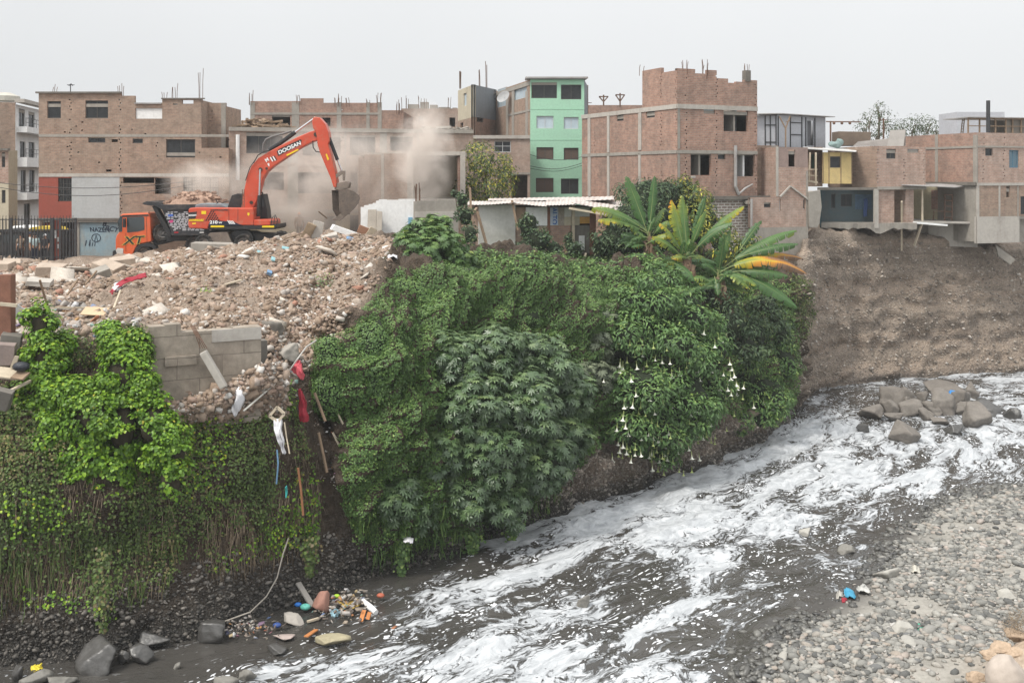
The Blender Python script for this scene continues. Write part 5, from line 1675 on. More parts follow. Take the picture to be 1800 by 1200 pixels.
def wheel(parent, c, r, w, dual=False, rim_r=.55):
 """tyre with lugs (part) and its rim (sub-part); axis along Y, near face at c.y"""
 tyre = MB()
 prof = [(rim_r * r, 0.06),(.86 * r, 0.0),(.97 * r, .07),(r, .16 * w / .5 + .03),(r, w - .1),(.97 * r, w - .04),(.86 * r, w),(rim_r * r, w - .05)]
 n = 28
 for off in ((0, w + .03) if dual else (0,)):
  P = [[(c[0] + q * math.cos(2 * math.pi * k / n), c[1] + y + off, c[2] + q * math.sin(2 * math.pi * k / n)) for k in range(n + 1)] for q, y in prof]
  tyre.grid(P)
  for k in range(22):
   a = 2 * math.pi * k / 22
   e = Matrix.Translation(Vector((c[0], c[1] + off, c[2]))) @ Matrix.Rotation(-a, 4, 'Y') @ Matrix.Translation(Vector((r * .985, w * (.3 if k % 2 else .7),0)))
   tyre.mbox(e @ Matrix.Rotation(.35 if k % 2 else -.35,4, 'X'),.06 * r / .5, w * .52,.07 * r / .5)
 t = tyre.build('wheel', RUBBER, parent, fix=True)
 rm = MB()
 pr = [(0.001,.10),(.16 * r, .06),(.18 * r, .14),(.40 * r, .17),(.44 * r, .08),(rim_r * r + .01,.03),(rim_r * r + .01,.25)]
 rm.grid([[(c[0] + q * math.cos(2 * math.pi * k / n), c[1] + y, c[2] + q * math.sin(2 * math.pi * k / n)) for k in range(n + 1)] for q, y in pr])
 for k in range(8):
  a = 2 * math.pi * k / 8
  rm.cyl((c[0] + .3 * r * math.cos(a), c[1] + .11, c[2] + .3 * r * math.sin(a)),(c[0] + .3 * r * math.cos(a), c[1] + .2, c[2] + .3 * r * math.sin(a)),.025,6)
 rm.build('rim', RIMM, t, fix=True)
 return t

def trace(pts, D, t, name, mat, parent, bevel=0.03):
 """side elevation at depth D, t metres thick away from the camera"""
 return MB().prism(pts, lambda u, v, k: tuple(zf(u, v, D) + Vector((0, k, 0))),0, t).build(name, mat, parent, bevel=bevel, fix=True)

# --- wheeled excavator
ND = 56.0
base = zf(960,985, ND + 1.2)
ex = thing('excavator', 'orange red wheeled excavator with raised boom and dusty bucket, working over the rubble', 'excavator', base)
# carriage
trace([(640,905),(660,865),(840,862),(860,850),(980,850),(1010,862),(1200,868),(1215,890),(1205,905),(1000,912),(840,920),(700,920)], ND + .5,1.5, 'chassis', BLACKP, ex)
trace([(850,872),(870,842),(960,842),(990,872),(1002,915),(985,915),(970,885),(880,880)], ND + .15,.5, 'mudguard', BLACKP, ex, .02)
trace([(640,925),(700,858),(820,850),(850,925)], ND + .1,2.3, 'dozer_blade', STEEL_W, ex, .03)
for zx, zy, r_, du in ((928,930,.52, True),(1186,902,.44, False),(655,930,.5, False)):
 c = zf(zx, zy, ND + .02)
 wheel(ex, c, r_, .3 if du else .42, du)
# upper body
body = trace([(552,700),(560,688),(600,684),(1000,688),(1002,806),(690,808),(684,832),(556,826),(550,800)], ND, 2.5, 'body', ORANGE, ex, .05)
trace([(1003,768),(1100,768),(1114,776),(1117,806),(1003,808)], ND, 2.5, 'front_tank', ORANGE, ex, .04)
trace([(690,809),(1120,808),(1156,800),(1160,822),(1150,834),(700,836)], ND + .02,2.45, 'skirt', BLACKP, ex, .02)
trace([(595,684),(602,664),(640,656),(780,660),(815,684)], ND + .5,1.5, 'engine_hood', M('grey_blue_hood', (.17,.20,.22),.45,.15, dirt=(.3,.26,.22)), ex, .04)
trace([(820,684),(850,600),(890,588),(922,592),(922,688)], ND + .9,.9, 'engine_housing', BLACKP, ex, .03)
trace([(1010,770),(1012,640),(1030,595),(1070,590),(1092,700),(1098,768)], ND + 1.55,.95, 'cab', M('cab_frame_black', (.025,.026,.028),.5,.2), ex, .03)
trace([(1020,755),(1022,645),(1036,606),(1062,603),(1080,700),(1084,752)], ND + 1.5,.04, 'cab_window', CABGLASS, ex, 0)
for x0, y0, x1, y1, dx in ((1050,610,1050,770,.1),(1075,640,1088,768,.2),(1030,660,1012,770,.3)):
 MB().bar(zf(x0, y0, ND + 1.3 + dx), zf(x1, y1, ND + 1.3 + dx),.045).build('guard_bar', BLACKP, ex)
# handrails, mirror, step
rb = MB()
for seq in ([(1120,805),(1128,755),(1150,735),(1165,770),(1160,805)], [(1140,805),(1145,745)], [(1118,780),(1165,780)]):
 rb.tube([zf(a, b, ND + .05) for a, b in seq], .022,6)
rb.build('front_handrail', BLACKP, ex)
rb = MB(); rb.tube([zf(a, b, ND + .3) for a, b in ((745,660),(760,640),(790,655),(815,640),(850,640),(900,680))], .02,6)
rb.tube([zf(a, b, ND + .3) for a, b in ((740,628),(755,655))], .03,6)
rb.build('hood_handrail', BLACKP, ex)
rb = MB()
for zx in (924,936): rb.tube([zf(zx, 682, ND + .1), zf(zx, 560, ND + .4)], .02,6)
for zy in range(580,680,22): rb.tube([zf(924, zy, ND + .25), zf(937, zy, ND + .25)], .016,5)
rb.build('service_ladder', RUST, ex)
MB().tube([zf(1045,590, ND + 1.4), zf(1060,580, ND + 1.4), zf(1066,600, ND + 1.4)], .05,8).build('mirror', BLACKP, ex)
# boom
boom = trace([(915,688),(936,560),(955,470),(985,400),(1032,345),(1095,306),(1165,268),(1300,200),(1395,160),(1425,152),(1448,165),(1455,195),(1440,222),(1400,236),(1325,275),(1228,340),(1140,400),(1092,440),(1062,492),(1045,560),(1022,640),(996,690)], ND + .85,.62, 'boom', ORANGE, ex, .045)
trace([(1160,300),(1175,283),(1322,216),(1332,222),(1322,252),(1170,330)], ND + .835,.03, 'name_plate', BLACKP, boom, 0)
MB().bar(zf(1228,326, ND + .84), zf(1308,286, ND + .84),.03,.075).build('yellow_stripe', YEL_R, boom)
ang = math.atan2(300 - 232,1318 - 1172)
def decal(txt, zx, zy, D, size, mat, parent, a=0.0, sx=1.0, bold=0.0, shear=0.0):
 p = zf(zx, zy, D)
 return text_mesh(txt, size, Matrix.Translation(p) @ Matrix.Rotation(-a, 4, 'Y') @ FACE, mat, parent, 'lettering', .004, shear, sx, bold)
decal('DOOSAN', 1247,275, ND + .82,.285, WHITE, boom, ang * .98,1.12,.009,.15)
decal('M', 1093,358, ND + .84,.26, WHITE, boom, ang * 1.3,1,.012)
decal('F', 1106,391, ND + .84,.22, WHITE, boom, ang * 1.3,1,.012)
for k, m_ in enumerate((WHITE, BLACKP, WHITE, BLACKP)):
 trace([(1112 + k * 9,340 - k * 3),(1119 + k * 9,337 - k * 3),(1136 + k * 9,366 - k * 3),(1129 + k * 9,369 - k * 3)], ND + .838,.02, 'stripe', m_, boom, 0)
for zx, zy, r_ in ((1048,422,.11),(1090,415,.07),(1430,182,.13),(985,650,.1)):
 MB().cyl(zf(zx, zy, ND + .8), zf(zx, zy, ND + 1.5), r_, 14).build('pivot_pin', M('dirty_pin', (.06,.045,.035),.6), boom)
# boom lift rams, near and far side
for off in (.6,1.62):
 b = MB().tube([zf(1046,420, ND + off), zf(1040,610, ND + off)], .055,10).build('boom_ram_rod', CHROME, ex)
 MB().tube([zf(1040,600, ND + off), zf(1034,745, ND + off)], .10,12).build('boom_ram', BLACKP, ex)
# arm ram on the boom's back
MB().tube([zf(1108,288, ND + 1.1), zf(1200,230, ND + 1.1), zf(1288,166, ND + 1.1)], .12,12).build('arm_ram', BLACKP, ex)
MB().tube([zf(1280,172, ND + 1.1), zf(1412,76, ND + 1.1)], .06,10).build('arm_ram_rod', CHROME, ex)
hb = MB()
hb.tube([zf(a, b, ND + .95) for a, b in ((1066,292),(1068,250),(1085,218),(1130,196),(1200,178),(1262,158))], .055,8)
hb.build('hydraulic_hose', M('grey_hose', (.16,.15,.145),.6,.2), boom)
hb = MB()
hb.tube([zf(a, b, ND + .82) for a, b in ((1408,225),(1410,270),(1430,300),(1470,305),(1505,296))], .03,7)
hb.tube([zf(a, b, ND + .8) for a, b in ((1435,160),(1450,200),(1440,240),(1460,262),(1475,300))], .025,6)
hb.tube([zf(a, b, ND + .8) for a, b in ((1000,380),(1030,325),(1075,300),(1110,292))], .03,6)
hb.tube([zf(a, b, ND + .8) for a, b in ((945,500),(975,410),(1020,345))], .025,6)
hb.build('hydraulic_hose', HOSE, boom)
# arm
arm = trace([(1403,100),(1405,74),(1422,60),(1455,66),(1492,108),(1515,165),(1522,225),(1512,250),(1537,335),(1562,440),(1572,500),(1570,545),(1550,545),(1530,482),(1492,392),(1458,310),(1440,255),(1436,200),(1425,160),(1410,140)], ND + .75,.8, 'arm', ORANGE, ex, .04)
trace([(1496,318),(1504,314),(1520,352),(1510,362)], ND + .735,.02, 'yellow_label', YEL_R, arm, 0)
MB().tube([zf(1520,205, ND + 1.1), zf(1578,358, ND + 1.1)], .10,12).build('bucket_ram', BLACKP, ex)
MB().tube([zf(1576,352, ND + 1.1), zf(1607,430, ND + 1.1)], .055,10).build('bucket_ram_rod', CHROME, ex)
for off in (.78,1.35):
 trace([(1548,470),(1600,430),(1632,432),(1628,500),(1614,500),(1612,455),(1558,490)], ND + off, .1, 'linkage', STEEL_W, ex, .015)
trace([(1556,560),(1560,520),(1590,512),(1640,502),(1662,515),(1655,550),(1600,566)], ND + .8,.6, 'bucket_bracket', STEEL_W, ex, .03)
# bucket: curved shell open towards the left, side cheeks, teeth; turned a little towards the camera
pv = zf(1600,555, ND + 1.1)
prof = [(1560,566),(1625,556),(1672,574),(1706,600),(1716,622),(1704,652),(1674,690),(1638,722),(1596,752)]
P2 = [zf(a, b, ND + 1.1) - pv for a, b in prof]
Rz = Matrix.Rotation(R(30),4, 'Z')
bk = MB(); hw = .56
out = [[pv + Rz @ (p + Vector((0, s_, 0))) for p in P2] for s_ in (-hw, hw)]
cen_ = sum(P2, Vector()) / len(P2)
inn = [[pv + Rz @ (p + (cen_ - p) * .07 + Vector((0, s_ * .94,0))) for p in P2] for s_ in (-hw, hw)]
bk.grid(out); bk.grid(inn[::-1])
lip_in = zf(1566,700, ND + 1.1) - pv
for s_, o, i in ((-hw, out[0], inn[0]),(hw, out[1], inn[1])):
 k = len(P2)
 b = len(bk.v); pts_o = o + [pv + Rz @ (lip_in + Vector((0, s_, 0)))]
 pts_i = [q + Rz @ Vector((0,-s_ * .07,0)) for q in pts_o]
 bk.add(pts_o + pts_i, [tuple(range(k + 1)), tuple(range(2 * k + 1, k, -1))] + [(j, (j + 1) % (k + 1),(j + 1) % (k + 1) + k + 1, j + k + 1) for j in range(k + 1)])
bucket = bk.build('bucket', STEEL_W, ex, fix=False)
tip = P2[-1]; tdir = (P2[-1] - P2[-2]).normalized()
for k in range(5):
 y = -hw + .1 + k * (2 * hw - .2) / 4
 a = pv + Rz @ (tip + Vector((0, y, 0))); b = pv + Rz @ (tip + tdir * .26 + Vector((-.03, y, 0)))
 MB().bar(a, b, .11,.06).build('tooth', STEEL_W, bucket)
for k in range(3):
 s_ = P2[3 + k * 2]; a = pv + Rz @ (s_ * 1.03 + Vector((0,-hw * .9,0))); b = pv + Rz @ (s_ * 1.03 + Vector((0, hw * .9,0)))
 MB().bar(a, b, .06).build('wear_strip', STEEL_W, bucket)
# markings on the near flank
pl = ND - .012
trace([(690,800),(705,772),(860,780),(905,800),(928,806),(690,808)], pl, .02, 'swoosh', M('navy_swoosh', (.012,.016,.035),.4,.1), body, 0)
decal('210', 726,786, pl - .006,.23, WHITE, body, 0,1.25,.01)
decal('W', 772,789, pl - .006,.13, WHITE, body, 0,1.4,.006)
for k in range(4):
 trace([(818 + k * 11,772 + k),(825 + k * 11,772 + k),(842 + k * 11,798),(835 + k * 11,798)], pl - .008,.012, 'stripe', WHITE, body, 0)
MB().bar(zf(706,814, pl), zf(798,814, pl),.02,.10).build('yellow_reflector', YEL_R, body)
MB().bar(zf(1060,815, pl), zf(1142,815, pl),.02,.10).build('yellow_reflector', YEL_R, body)
trace([(553,718),(612,712),(600,760),(553,764)], pl, .02, 'name_plate', BLACKP, body, 0)
decal('DOOSAN', 580,738, pl - .008,.125, WHITE, body, .03,.8,.006)
decal('DOMINGUEZ', 606,772, pl - .006,.15, YEL_R, body, .0,.88,.008,.3)
decal('CONSTRUCCIONES', 764,701, pl - .004,.10, BLACKP, body, 0,1.05,.003)
trace([(642,708),(674,708),(674,730),(642,730)], pl, .012, 'warning_label', YEL_R, body, 0)
trace([(578,790),(604,788),(604,798),(578,800)], pl, .012, 'warning_label', YEL_R, body, 0)
trace([(958,720),(972,720),(973,732),(966,742),(958,734)], pl, .012, 'yellow_shield', YEL_R, body, 0)
pm_ = MB()
for r_ in range(5):
 for k in range(r_ + 2):
  x = 716 - (r_ + 2) * 8 + k * 17; y = 708 + r_ * 14
  pm_.prism([(x, y + 11),(x + 6, y),(x + 14, y),(x + 12, y + 6),(x + 8, y + 12)], lambda u, v, t: tuple(zf(u, v, pl) + Vector((0, t, 0))),0,.01)
o_ = pm_.build('black_emblem', BLACKP, body)
for a, b in (((830,690),(832,806)),((893,690),(893,780))):
 MB().bar(zf(*a, pl + .006), zf(*b, pl + .006),.012).build('panel_seam', BLACKP, body)

# --- dump truck, nose to the left, behind the excavator
TD = 58.4
tr = thing('dump_truck', 'dump truck with an orange cab and a black sticker covered bed heaped with brick rubble', 'dump truck', zf(450,1045, TD + 1.2))
cab = trace([(52,1000),(50,900),(58,875),(76,852),(70,775),(86,735),(100,727),(262,722),(280,728),(290,760),(296,918),(200,938),(178,985),(168,1012),(60,1015)], TD, 2.4, 'cab', ORANGE_T, tr, .05)
trace([(98,738),(276,731),(280,742),(96,750)], TD - .02,.03, 'sun_visor', BLACKP, cab, 0)
trace([(128,752),(238,746),(248,752),(250,838),(200,850),(130,856)], TD - .015,.03, 'side_window', CABGLASS, cab, 0)
trace([(66,780),(84,742),(98,740),(96,850),(76,852)], TD - .012,2.424, 'windscreen', CABGLASS, cab, 0)
trace([(52,978),(64,962),(104,965),(104,1000),(62,1006)], TD - .02,.1, 'headlight', M('headlight_lens', (.5,.49,.46),.2,.1), cab, .01)
trace([(28,1040),(30,985),(54,972),(62,1010),(168,1012),(176,1035),(110,1045)], TD - .02,2.44, 'bumper', BLACKP, tr, .03)
mm = MB(); mm.tube([zf(122,760, TD - .1), zf(108,765, TD - .25)], .025,6)
mm.mbox(Matrix.Translation(zf(112,790, TD - .25)),.12,.18,.5); mm.build('mirror', BLACKP, cab)
trace([(178,1020),(186,965),(215,938),(270,930),(318,942),(330,965),(316,972),(290,955),(230,958),(205,985),(200,1025)], TD - .06,.5, 'mudguard', BLACKP, tr, .02)
XTY = M('gold_outline', (.55,.42,.08),.5,.1)
decal('XT', 170,912, TD - .012,.62, XTY, cab, .06,1.35,.035,.25)
decal('XT', 170,912, TD - .02,.62, BLACKP, cab, .06,1.35,.012,.25)
MB().bar(zf(122,860, TD - .01), zf(122,985, TD - .01),.012).build('door_seam', BLACKP, cab)
MB().bar(zf(262,740, TD - .01), zf(268,925, TD - .01),.012).build('door_seam', BLACKP, cab)
trace([(262,725),(268,712),(276,716),(278,728)], TD + .2,.2, 'beacon', M('pale_beacon', (.5,.3,.22),.4), cab, .01)
for zx, zy, dy in ((240,1000,.02),(590,945,.02),(690,945,.02)):
 wheel(tr, zf(zx, zy, TD + dy),.52,.32, zx > 300)
trace([(300,920),(320,880),(440,862),(840,858),(840,905),(440,915),(330,945)], TD + .4,1.6, 'chassis', BLACKP, tr)
DARKBED = M('charcoal_bed', (.028,.030,.034),.5,.2, dirt=(.15,.12,.10), dirt_amt=.45)
bed = MB()
side = [(372,700),(362,668),(600,662),(900,668),(900,850),(435,850)]
bed.prism(side, lambda u, v, t: tuple(zf(u, v, TD - .05) + Vector((0, t, 0))),0,.12)
bed.prism(side, lambda u, v, t: tuple(zf(u, v, TD - .05) + Vector((0, t, 0))),2.4,2.5)
bed.prism([(362,668),(376,668),(448,850),(432,850)], lambda u, v, t: tuple(zf(u, v, TD - .05) + Vector((0, t, 0))),.12,2.4)
bed.prism([(886,668),(900,668),(900,850),(886,850)], lambda u, v, t: tuple(zf(u, v, TD - .05) + Vector((0, t, 0))),.12,2.4)
bed.prism([(430,838),(900,838),(900,862),(440,862)], lambda u, v, t: tuple(zf(u, v, TD - .05) + Vector((0, t, 0))),.005,2.49)
bedo = bed.build('bed', DARKBED, tr, fix=False)
trace([(232,656),(260,642),(345,646),(372,668),(374,700),(350,690),(330,676),(250,666)], TD, 2.4, 'cab_guard', DARKBED, bedo, .02)
trace([(300,676),(330,678),(430,850),(432,885),(410,885)], TD + .1,.5, 'guard_strut', BLACKP, bedo, .02)
trace([(362,664),(900,660),(900,696),(372,702)], TD - .13,.08, 'top_rail', DARKBED, bedo, .015)
trace([(428,852),(900,850),(900,872),(436,876)], TD - .12,.07, 'bottom_rail', DARKBED, bedo, .01)
st = MB()
rows = 12
for r_ in range(rows):
 y = 712 + r_ * 11.2
 x = 382 + r_ * 5.2 + (r_ % 2) * 9
 while x < 700:
  w_ = rng.uniform(14,30)
  if rng.random() < .86:
   st.prism([(x, y),(x + w_, y - .6),(x + w_ - 2, y + 7),(x + 1, y + 7.5)], lambda u, v, t: tuple(zf(u, v, TD - .062) + Vector((0, t, 0))),0,.01)
  x += w_ + rng.uniform(3,8)
st.build('sticker_panel', M('pale_stickers', (.42,.43,.45),.6,.3,4), bedo)
trace([(412,732),(446,730),(448,744),(414,748)], TD - .075,.012, 'blue_sticker', M('blue_sticker', (.05,.12,.42),.5), bedo, 0)
trace([(418,774),(444,768),(450,782),(434,790),(420,786)], TD - .075,.012, 'pink_sticker', M('pink_sticker', (.5,.06,.2),.5), bedo, 0)
for zx, m_ in ((455, 'red'),(630, 'white')):
 trace([(zx, 852),(zx + 28,851),(zx + 28,859),(zx, 860)], TD - .13,.012, 'reflector', M('red_reflector', (.45,.02,.03),.4) if m_ == 'red' else WHITE, bedo, 0)
# spare wheel leaning behind the cab, load of rubble
sp_ = wheel(tr, Vector((0,0,0)),.52,.3)
RT = Matrix.Translation(zf(375,855, TD + .35)) @ Matrix.Rotation(R(-24),4, 'Y') @ Matrix.Rotation(R(35),4, 'Z')
org = ORG[tr.name]
for o in [sp_] + list(sp_.children):
 o.data.transform(Matrix.Translation(-org) @ RT @ Matrix.Translation(org)); o.name = 'spare_wheel' if o is sp_ else o.name
ld = []
for i in range(21):
 row = []
 for j in range(13):
  s_, t__ = i / 20, j / 12
  p = zf(378 + 500 * s_, 672, TD + .1)
  hgt = (.75 * math.sin(math.pi * min(1, s_ * 1.25)) ** .8) * math.sin(math.pi * t__) ** .5 + .22 * noise.fractal(Vector((s_ * 9, t__ * 6,3)),1,2,4)
  row.append(p + Vector((0, t__ * 2.2, max(hgt, -.05))))
 ld.append(row)
LOAD = M('brick_rubble_load', (.33,.22,.165),.95,.4,4.0,14,.9)
load = MB().grid(ld)
load.f = [q[::-1] for q in load.f]
for k in range(170):
 i, j = rng.randrange(1,19), rng.randrange(1,12)
 p = Vector(ld[i][j])
 e = Matrix.Translation(p + Vector((rng.uniform(-.15,.15), rng.uniform(-.1,.1),.02))) @ Matrix.Rotation(rng.uniform(0,6.3),4, 'Z') @ Matrix.Rotation(rng.uniform(-.8,.8),4, 'X')
 s_ = rng.uniform(.08,.24); load.mbox(e, s_ * 1.5, s_, s_ * .7)
o = tag(load.build('rubble_load', LOAD), 'heap of reddish brick rubble loaded in the bed of the dump truck', 'rubble', kind='stuff')
# the driver
def skin_person(name, joints, bones, radii, mat, parent=None, root=0):
 me = bpy.data.meshes.new(name)
 org = ORG[parent.name] if parent is not None else Vector(joints[root])
 me.from_pydata([tuple(Vector(j) - org) for j in joints], bones, [])
 me.update()
 o = bpy.data.objects.new(name, me)
 link(o, parent)
 if parent is None: o.location = org
 ORG[o.name] = Vector(org)
 m_ = o.modifiers.new('skin', 'SKIN')
 for i, v in enumerate(me.skin_vertices[0].data):
  r_ = radii[i]; v.radius = (r_, r_) if not isinstance(r_, tuple) else r_
  v.use_root = (i == root)
 s_ = o.modifiers.new('sub', 'SUBSURF'); s_.levels = 1; s_.render_levels = 2
 me.materials.append(mat)
 return o

SKIN = M('skin', (.30,.17,.11),.6,.1)
def person(loc, h, label, shirt, trousers, hair, face=0.0, helmet=None, pose='stand'):
 """a standing figure: one continuous body, clothes and hair as its parts"""
 k = h / 1.72
 Rf = Matrix.Rotation(face, 4, 'Z')
 def J(x, y, z): return Vector(loc) + Rf @ (Vector((x, y, z)) * k)
 root = thing('person', label, 'person', loc)
 bend = .12 if pose == 'arms' else 0
 js = [J(0,0,.92), J(0,0,1.12), J(0,-.01,1.36), J(0,-.015,1.48), J(0,-.02,1.56), J(0,-.03,1.66),
  J(-.10,0,.88), J(-.11,-.02,.48), J(-.12,.02,.09), J(-.13,-.13,.05), J(.10,0,.88), J(.11,-.02,.48), J(.12,.02,.09), J(.13,-.13,.05),
  J(-.19,0,1.40), J(-.25,.01,1.12), J(-.24,-.12 - bend, .90 + bend), J(-.23,-.17 - bend, .82 + bend), J(.19,0,1.40), J(.25,.01,1.12), J(.24,-.12 - bend, .90 + bend), J(.23,-.17 - bend, .82 + bend)]
 bn = [(0,1),(1,2),(2,3),(3,4),(4,5),(0,6),(6,7),(7,8),(8,9),(0,10),(10,11),(11,12),(12,13),(2,14),(14,15),(15,16),(16,17),(2,18),(18,19),(19,20),(20,21)]
 rd = [(.14,.1),(.135,.095),(.16,.1),.055,.085,.075,.085,.06,.04,.035,.085,.06,.04,.035,.065,.048,.036,.034,.065,.048,.036,.034]
 skin_person('body', js, bn, [tuple(a * k for a in r_) if isinstance(r_, tuple) else r_ * k for r_ in rd], SKIN, root)
 f_ = MB()
 for sx in (-1,1): f_.ball(J(sx * .03,-.108,1.62),.011 * k, 6,4)
 f_.build('eyes', BLACKP, root)
 MB().tube([J(0,-.105,1.62), J(0,-.135,1.585), J(0,-.11,1.58)], .012 * k, 5).build('nose', SKIN, root)
 MB().tube([J(-.025,-.11,1.545), J(.025,-.11,1.545)], .007 * k, 5).build('mouth', M('lips', (.25,.1,.08),.6), root)
 for sx in (-1,1):
  MB().ball(J(sx * .085,-.02,1.61),.022 * k, 6,4,(.5,1,1.3)).build('ear', SKIN, root)
 for s_ in (-1,1):
  for q in range(5):
   a = J(s_ * (.23 - .02 + q * .011),-.17 - bend + .012 * q, .82 + bend)
   MB().tube([a, a + Rf @ Vector((0,-.02,-.05)) * k, a + Rf @ Vector((0,-.012,-.08 + .01 * abs(q - 2))) * k], [.010 * k, .009 * k, .006 * k], 5).build('finger' if q else 'thumb', SKIN, root)
 sh = [J(0,0,.86), J(0,0,1.12), J(0,-.01,1.38), J(0,-.012,1.45), J(-.19,0,1.40), J(-.24,.008,1.16), J(.19,0,1.40), J(.24,.008,1.16)]
 skin_person('shirt', sh, [(0,1),(1,2),(2,3),(2,4),(4,5),(2,6),(6,7)], [tuple(a * k for a in q) for q in ((.165,.125),(.155,.115),(.178,.12),(.075,.07),(.085,.08),(.072,.07),(.085,.08),(.072,.07))], shirt, root)
 ts_ = [J(0,0,.96), J(-.10,0,.86), J(-.11,-.02,.48), J(-.12,.02,.12), J(.10,0,.86), J(.11,-.02,.48), J(.12,.02,.12)]
 skin_person('trousers', ts_, [(0,1),(1,2),(2,3),(0,4),(4,5),(5,6)], [tuple(a * k for a in q) for q in ((.15,.115),(.105,.1),(.08,.078),(.062,.06),(.105,.1),(.08,.078),(.062,.06))], trousers, root)
 for s_ in (-1,1):
  MB().ball(J(s_ * .125,-.06,.045),.075 * k, 8,5,(.7,1.7,.6)).build('shoe', BLACKP, root)
 MB().ball(J(0,.0,1.665),.098 * k, 12,8,(.95,1.05,.82)).build('helmet' if helmet else 'hair', helmet or hair, root)
 if helmet: MB().ball(J(0,-.05,1.645),.10 * k, 12,6,(1.0,1.2,.12)).build('helmet_brim', helmet, root)
 return root

HAIRM = M('dark_hair', (.02,.016,.013),.7)
person(W(526,424,60.2),1.68, 'worker in an orange helmet standing in the dust before the yellowish doorways', M('work_shirt', (.36,.25,.17),.9,.2), M('dusty_trousers', (.25,.2,.16),.9,.2), HAIRM, .3, M('orange_helmet', (.65,.22,.03),.5,.1))
drv = zf(190,912, TD + 1.3)
person(Vector((drv.x, drv.y, drv.z - .75)),1.6, 'driver in the cab of the dump truck wearing a yellow helmet and teal shirt', M('teal_shirt', (.06,.2,.24),.9,.2), M('navy_trousers', (.03,.035,.06),.9,.2), HAIRM, -1.2, M('yellow_helmet', (.6,.42,.03),.5,.1))

# --- the railing at the left edge and what stands behind it
D = 55.0
fzb = WZ(467, D)
fn_ = thing('fence', 'tall dark spiked steel railing along the back edge of the rubble', 'fence', (WX(40, D), D, fzb))
for y in (404,452,386):
 MB().bar((WX(-70, D), D, WZ(y, D)),(WX(134, D), D, WZ(y, D)),.05).build('rail', STEEL_D, fn_)
for px in (-30,20,48,92,106,133):
 MB().bar((WX(px, D), D, fzb),(WX(px, D), D, WZ(383, D)),.11).build('post', STEEL_D, fn_)
k = -68
while k < 133:
 mb = MB()
 mb.bar((WX(k, D), D, fzb),(WX(k, D), D, WZ(384, D)),.045)
 mb.bar((WX(k, D), D, WZ(384, D)),(WX(k, D) + .01, D, WZ(379, D)),.02)
 if rng.random() < .95: mb.build('baluster', STEEL_D, fn_)
 k += 5.6
MB().box(WX(92, D), WX(106, D), D + .08, D + .12, fzb, WZ(387, D)).build('gate_panel', PL_RED, fn_)
for x, y in ((101,421),(101.5,433),(96,408),(97,415)):
 MB().box(WX(x - 2.2, D), WX(x + 2.2, D), D + .06, D + .075, WZ(y + 4, D), WZ(y - 4, D)).build('notice', PL_WHITE, fn_)

def mototaxi(px, D, label, canopy, bodym, s=1.0):
 """three wheeled taxi seen from the side through the railing"""
 zb = 7.65
 o = thing('mototaxi', label, 'mototaxi', (WX(px, D), D, zb))
 x0 = WX(px, D)
 def P(x, y, z): return Vector((x0 + x * s, D + y, zb + z * s))
 b = MB(); b.prism([(-.9,.35),(1.0,.35),(1.05,1.0),(.9,1.85),(-.5,1.85),(-.75,1.1),(-1.0,1.0)], lambda u, v, t: P(u, t, v),-.05,0.0)
 b.prism([(-.9,.35),(1.0,.35),(1.05,1.0),(.9,1.85),(-.5,1.85),(-.75,1.1),(-1.0,1.0)], lambda u, v, t: P(u, t, v),1.15,1.2)
 b.prism([(-.9,.33),(1.0,.33),(1.0,.42),(-.9,.42)], lambda u, v, t: P(u, t, v),.001,1.14)
 b.prism([(.97,.42),(1.04,1.0),(.9,1.85),(.84,1.85),(.9,.42)], lambda u, v, t: P(u, t, v),.001,1.14)
 b.build('body', bodym, o)
 MB().prism([(-.85,1.84),(-.55,2.05),(.1,2.12),(.8,2.02),(1.0,1.86)], lambda u, v, t: P(u, t, v),-.1,1.25).build('canopy', canopy, o, bevel=.03)
 MB().prism([(-.45,1.2),(.8,1.2),(.75,1.7),(-.35,1.7)], lambda u, v, t: P(u, t, v),-.065,-.055).build('side_window', CABGLASS, o)
 MB().prism([(-1.75,.5),(-1.0,.55),(-.85,.95),(-1.3,1.0),(-1.6,.8)], lambda u, v, t: P(u, t, v),.4,.75).build('motorcycle_front', BLACKP, o, bevel=.03)
 MB().tube([P(-1.55,.25,1.15), P(-1.4,.57,1.2), P(-1.55,.9,1.15)], .025,6).build('handlebar', BLACKP, o)
 MB().ball(P(-1.62,.57,.98),.11 * s, 8,6).build('headlight', CHROME, o)
 for x, y in ((-1.65,.45),(.55,-.02),(.55,1.0)):
  wheel(o, P(x, y, .28),.28,.16)
 return o
mototaxi(74,58.5, 'dark mototaxi under a domed yellow canopy behind the railing', M('yellow_canopy', (.5,.37,.05),.6,.2), BLACKP)
mototaxi(16,59.5, 'dark mototaxi with a plain black canopy at the far end of the railing', BLACKP, BLACKP, .9)
vx = WX(40,62.5); vz = 7.6
vn = thing('delivery_van', 'white van half hidden behind the railing, parked left of the yellow mototaxi', 'van', (vx, 62.5, vz))
MB().prism([(-2.2,.35),(1.9,.35),(1.95,1.9),(-.6,1.98),(-1.2,1.25),(-2.15,1.05)], lambda u, v, t: (vx + u, 62.5 + t, vz + v),0,1.7).build('body', WHITE, vn, bevel=.06)
MB().prism([(-1.1,1.25),(-.55,1.8),(.2,1.8),(.2,1.25)], lambda u, v, t: (vx + u, 62.5 + t, vz + v),-.012,.0).build('side_window', CABGLASS, vn)
MB().prism([(-1.2,1.27),(-.62,1.95),(-.58,1.93),(-1.14,1.24)], lambda u, v, t: (vx + u, 62.5 + t, vz + v),.1,1.6).build('windscreen', CABGLASS, vn)
for x in (-1.4,1.2): wheel(vn, Vector((vx + x, 62.45, vz + .33)),.33,.2)
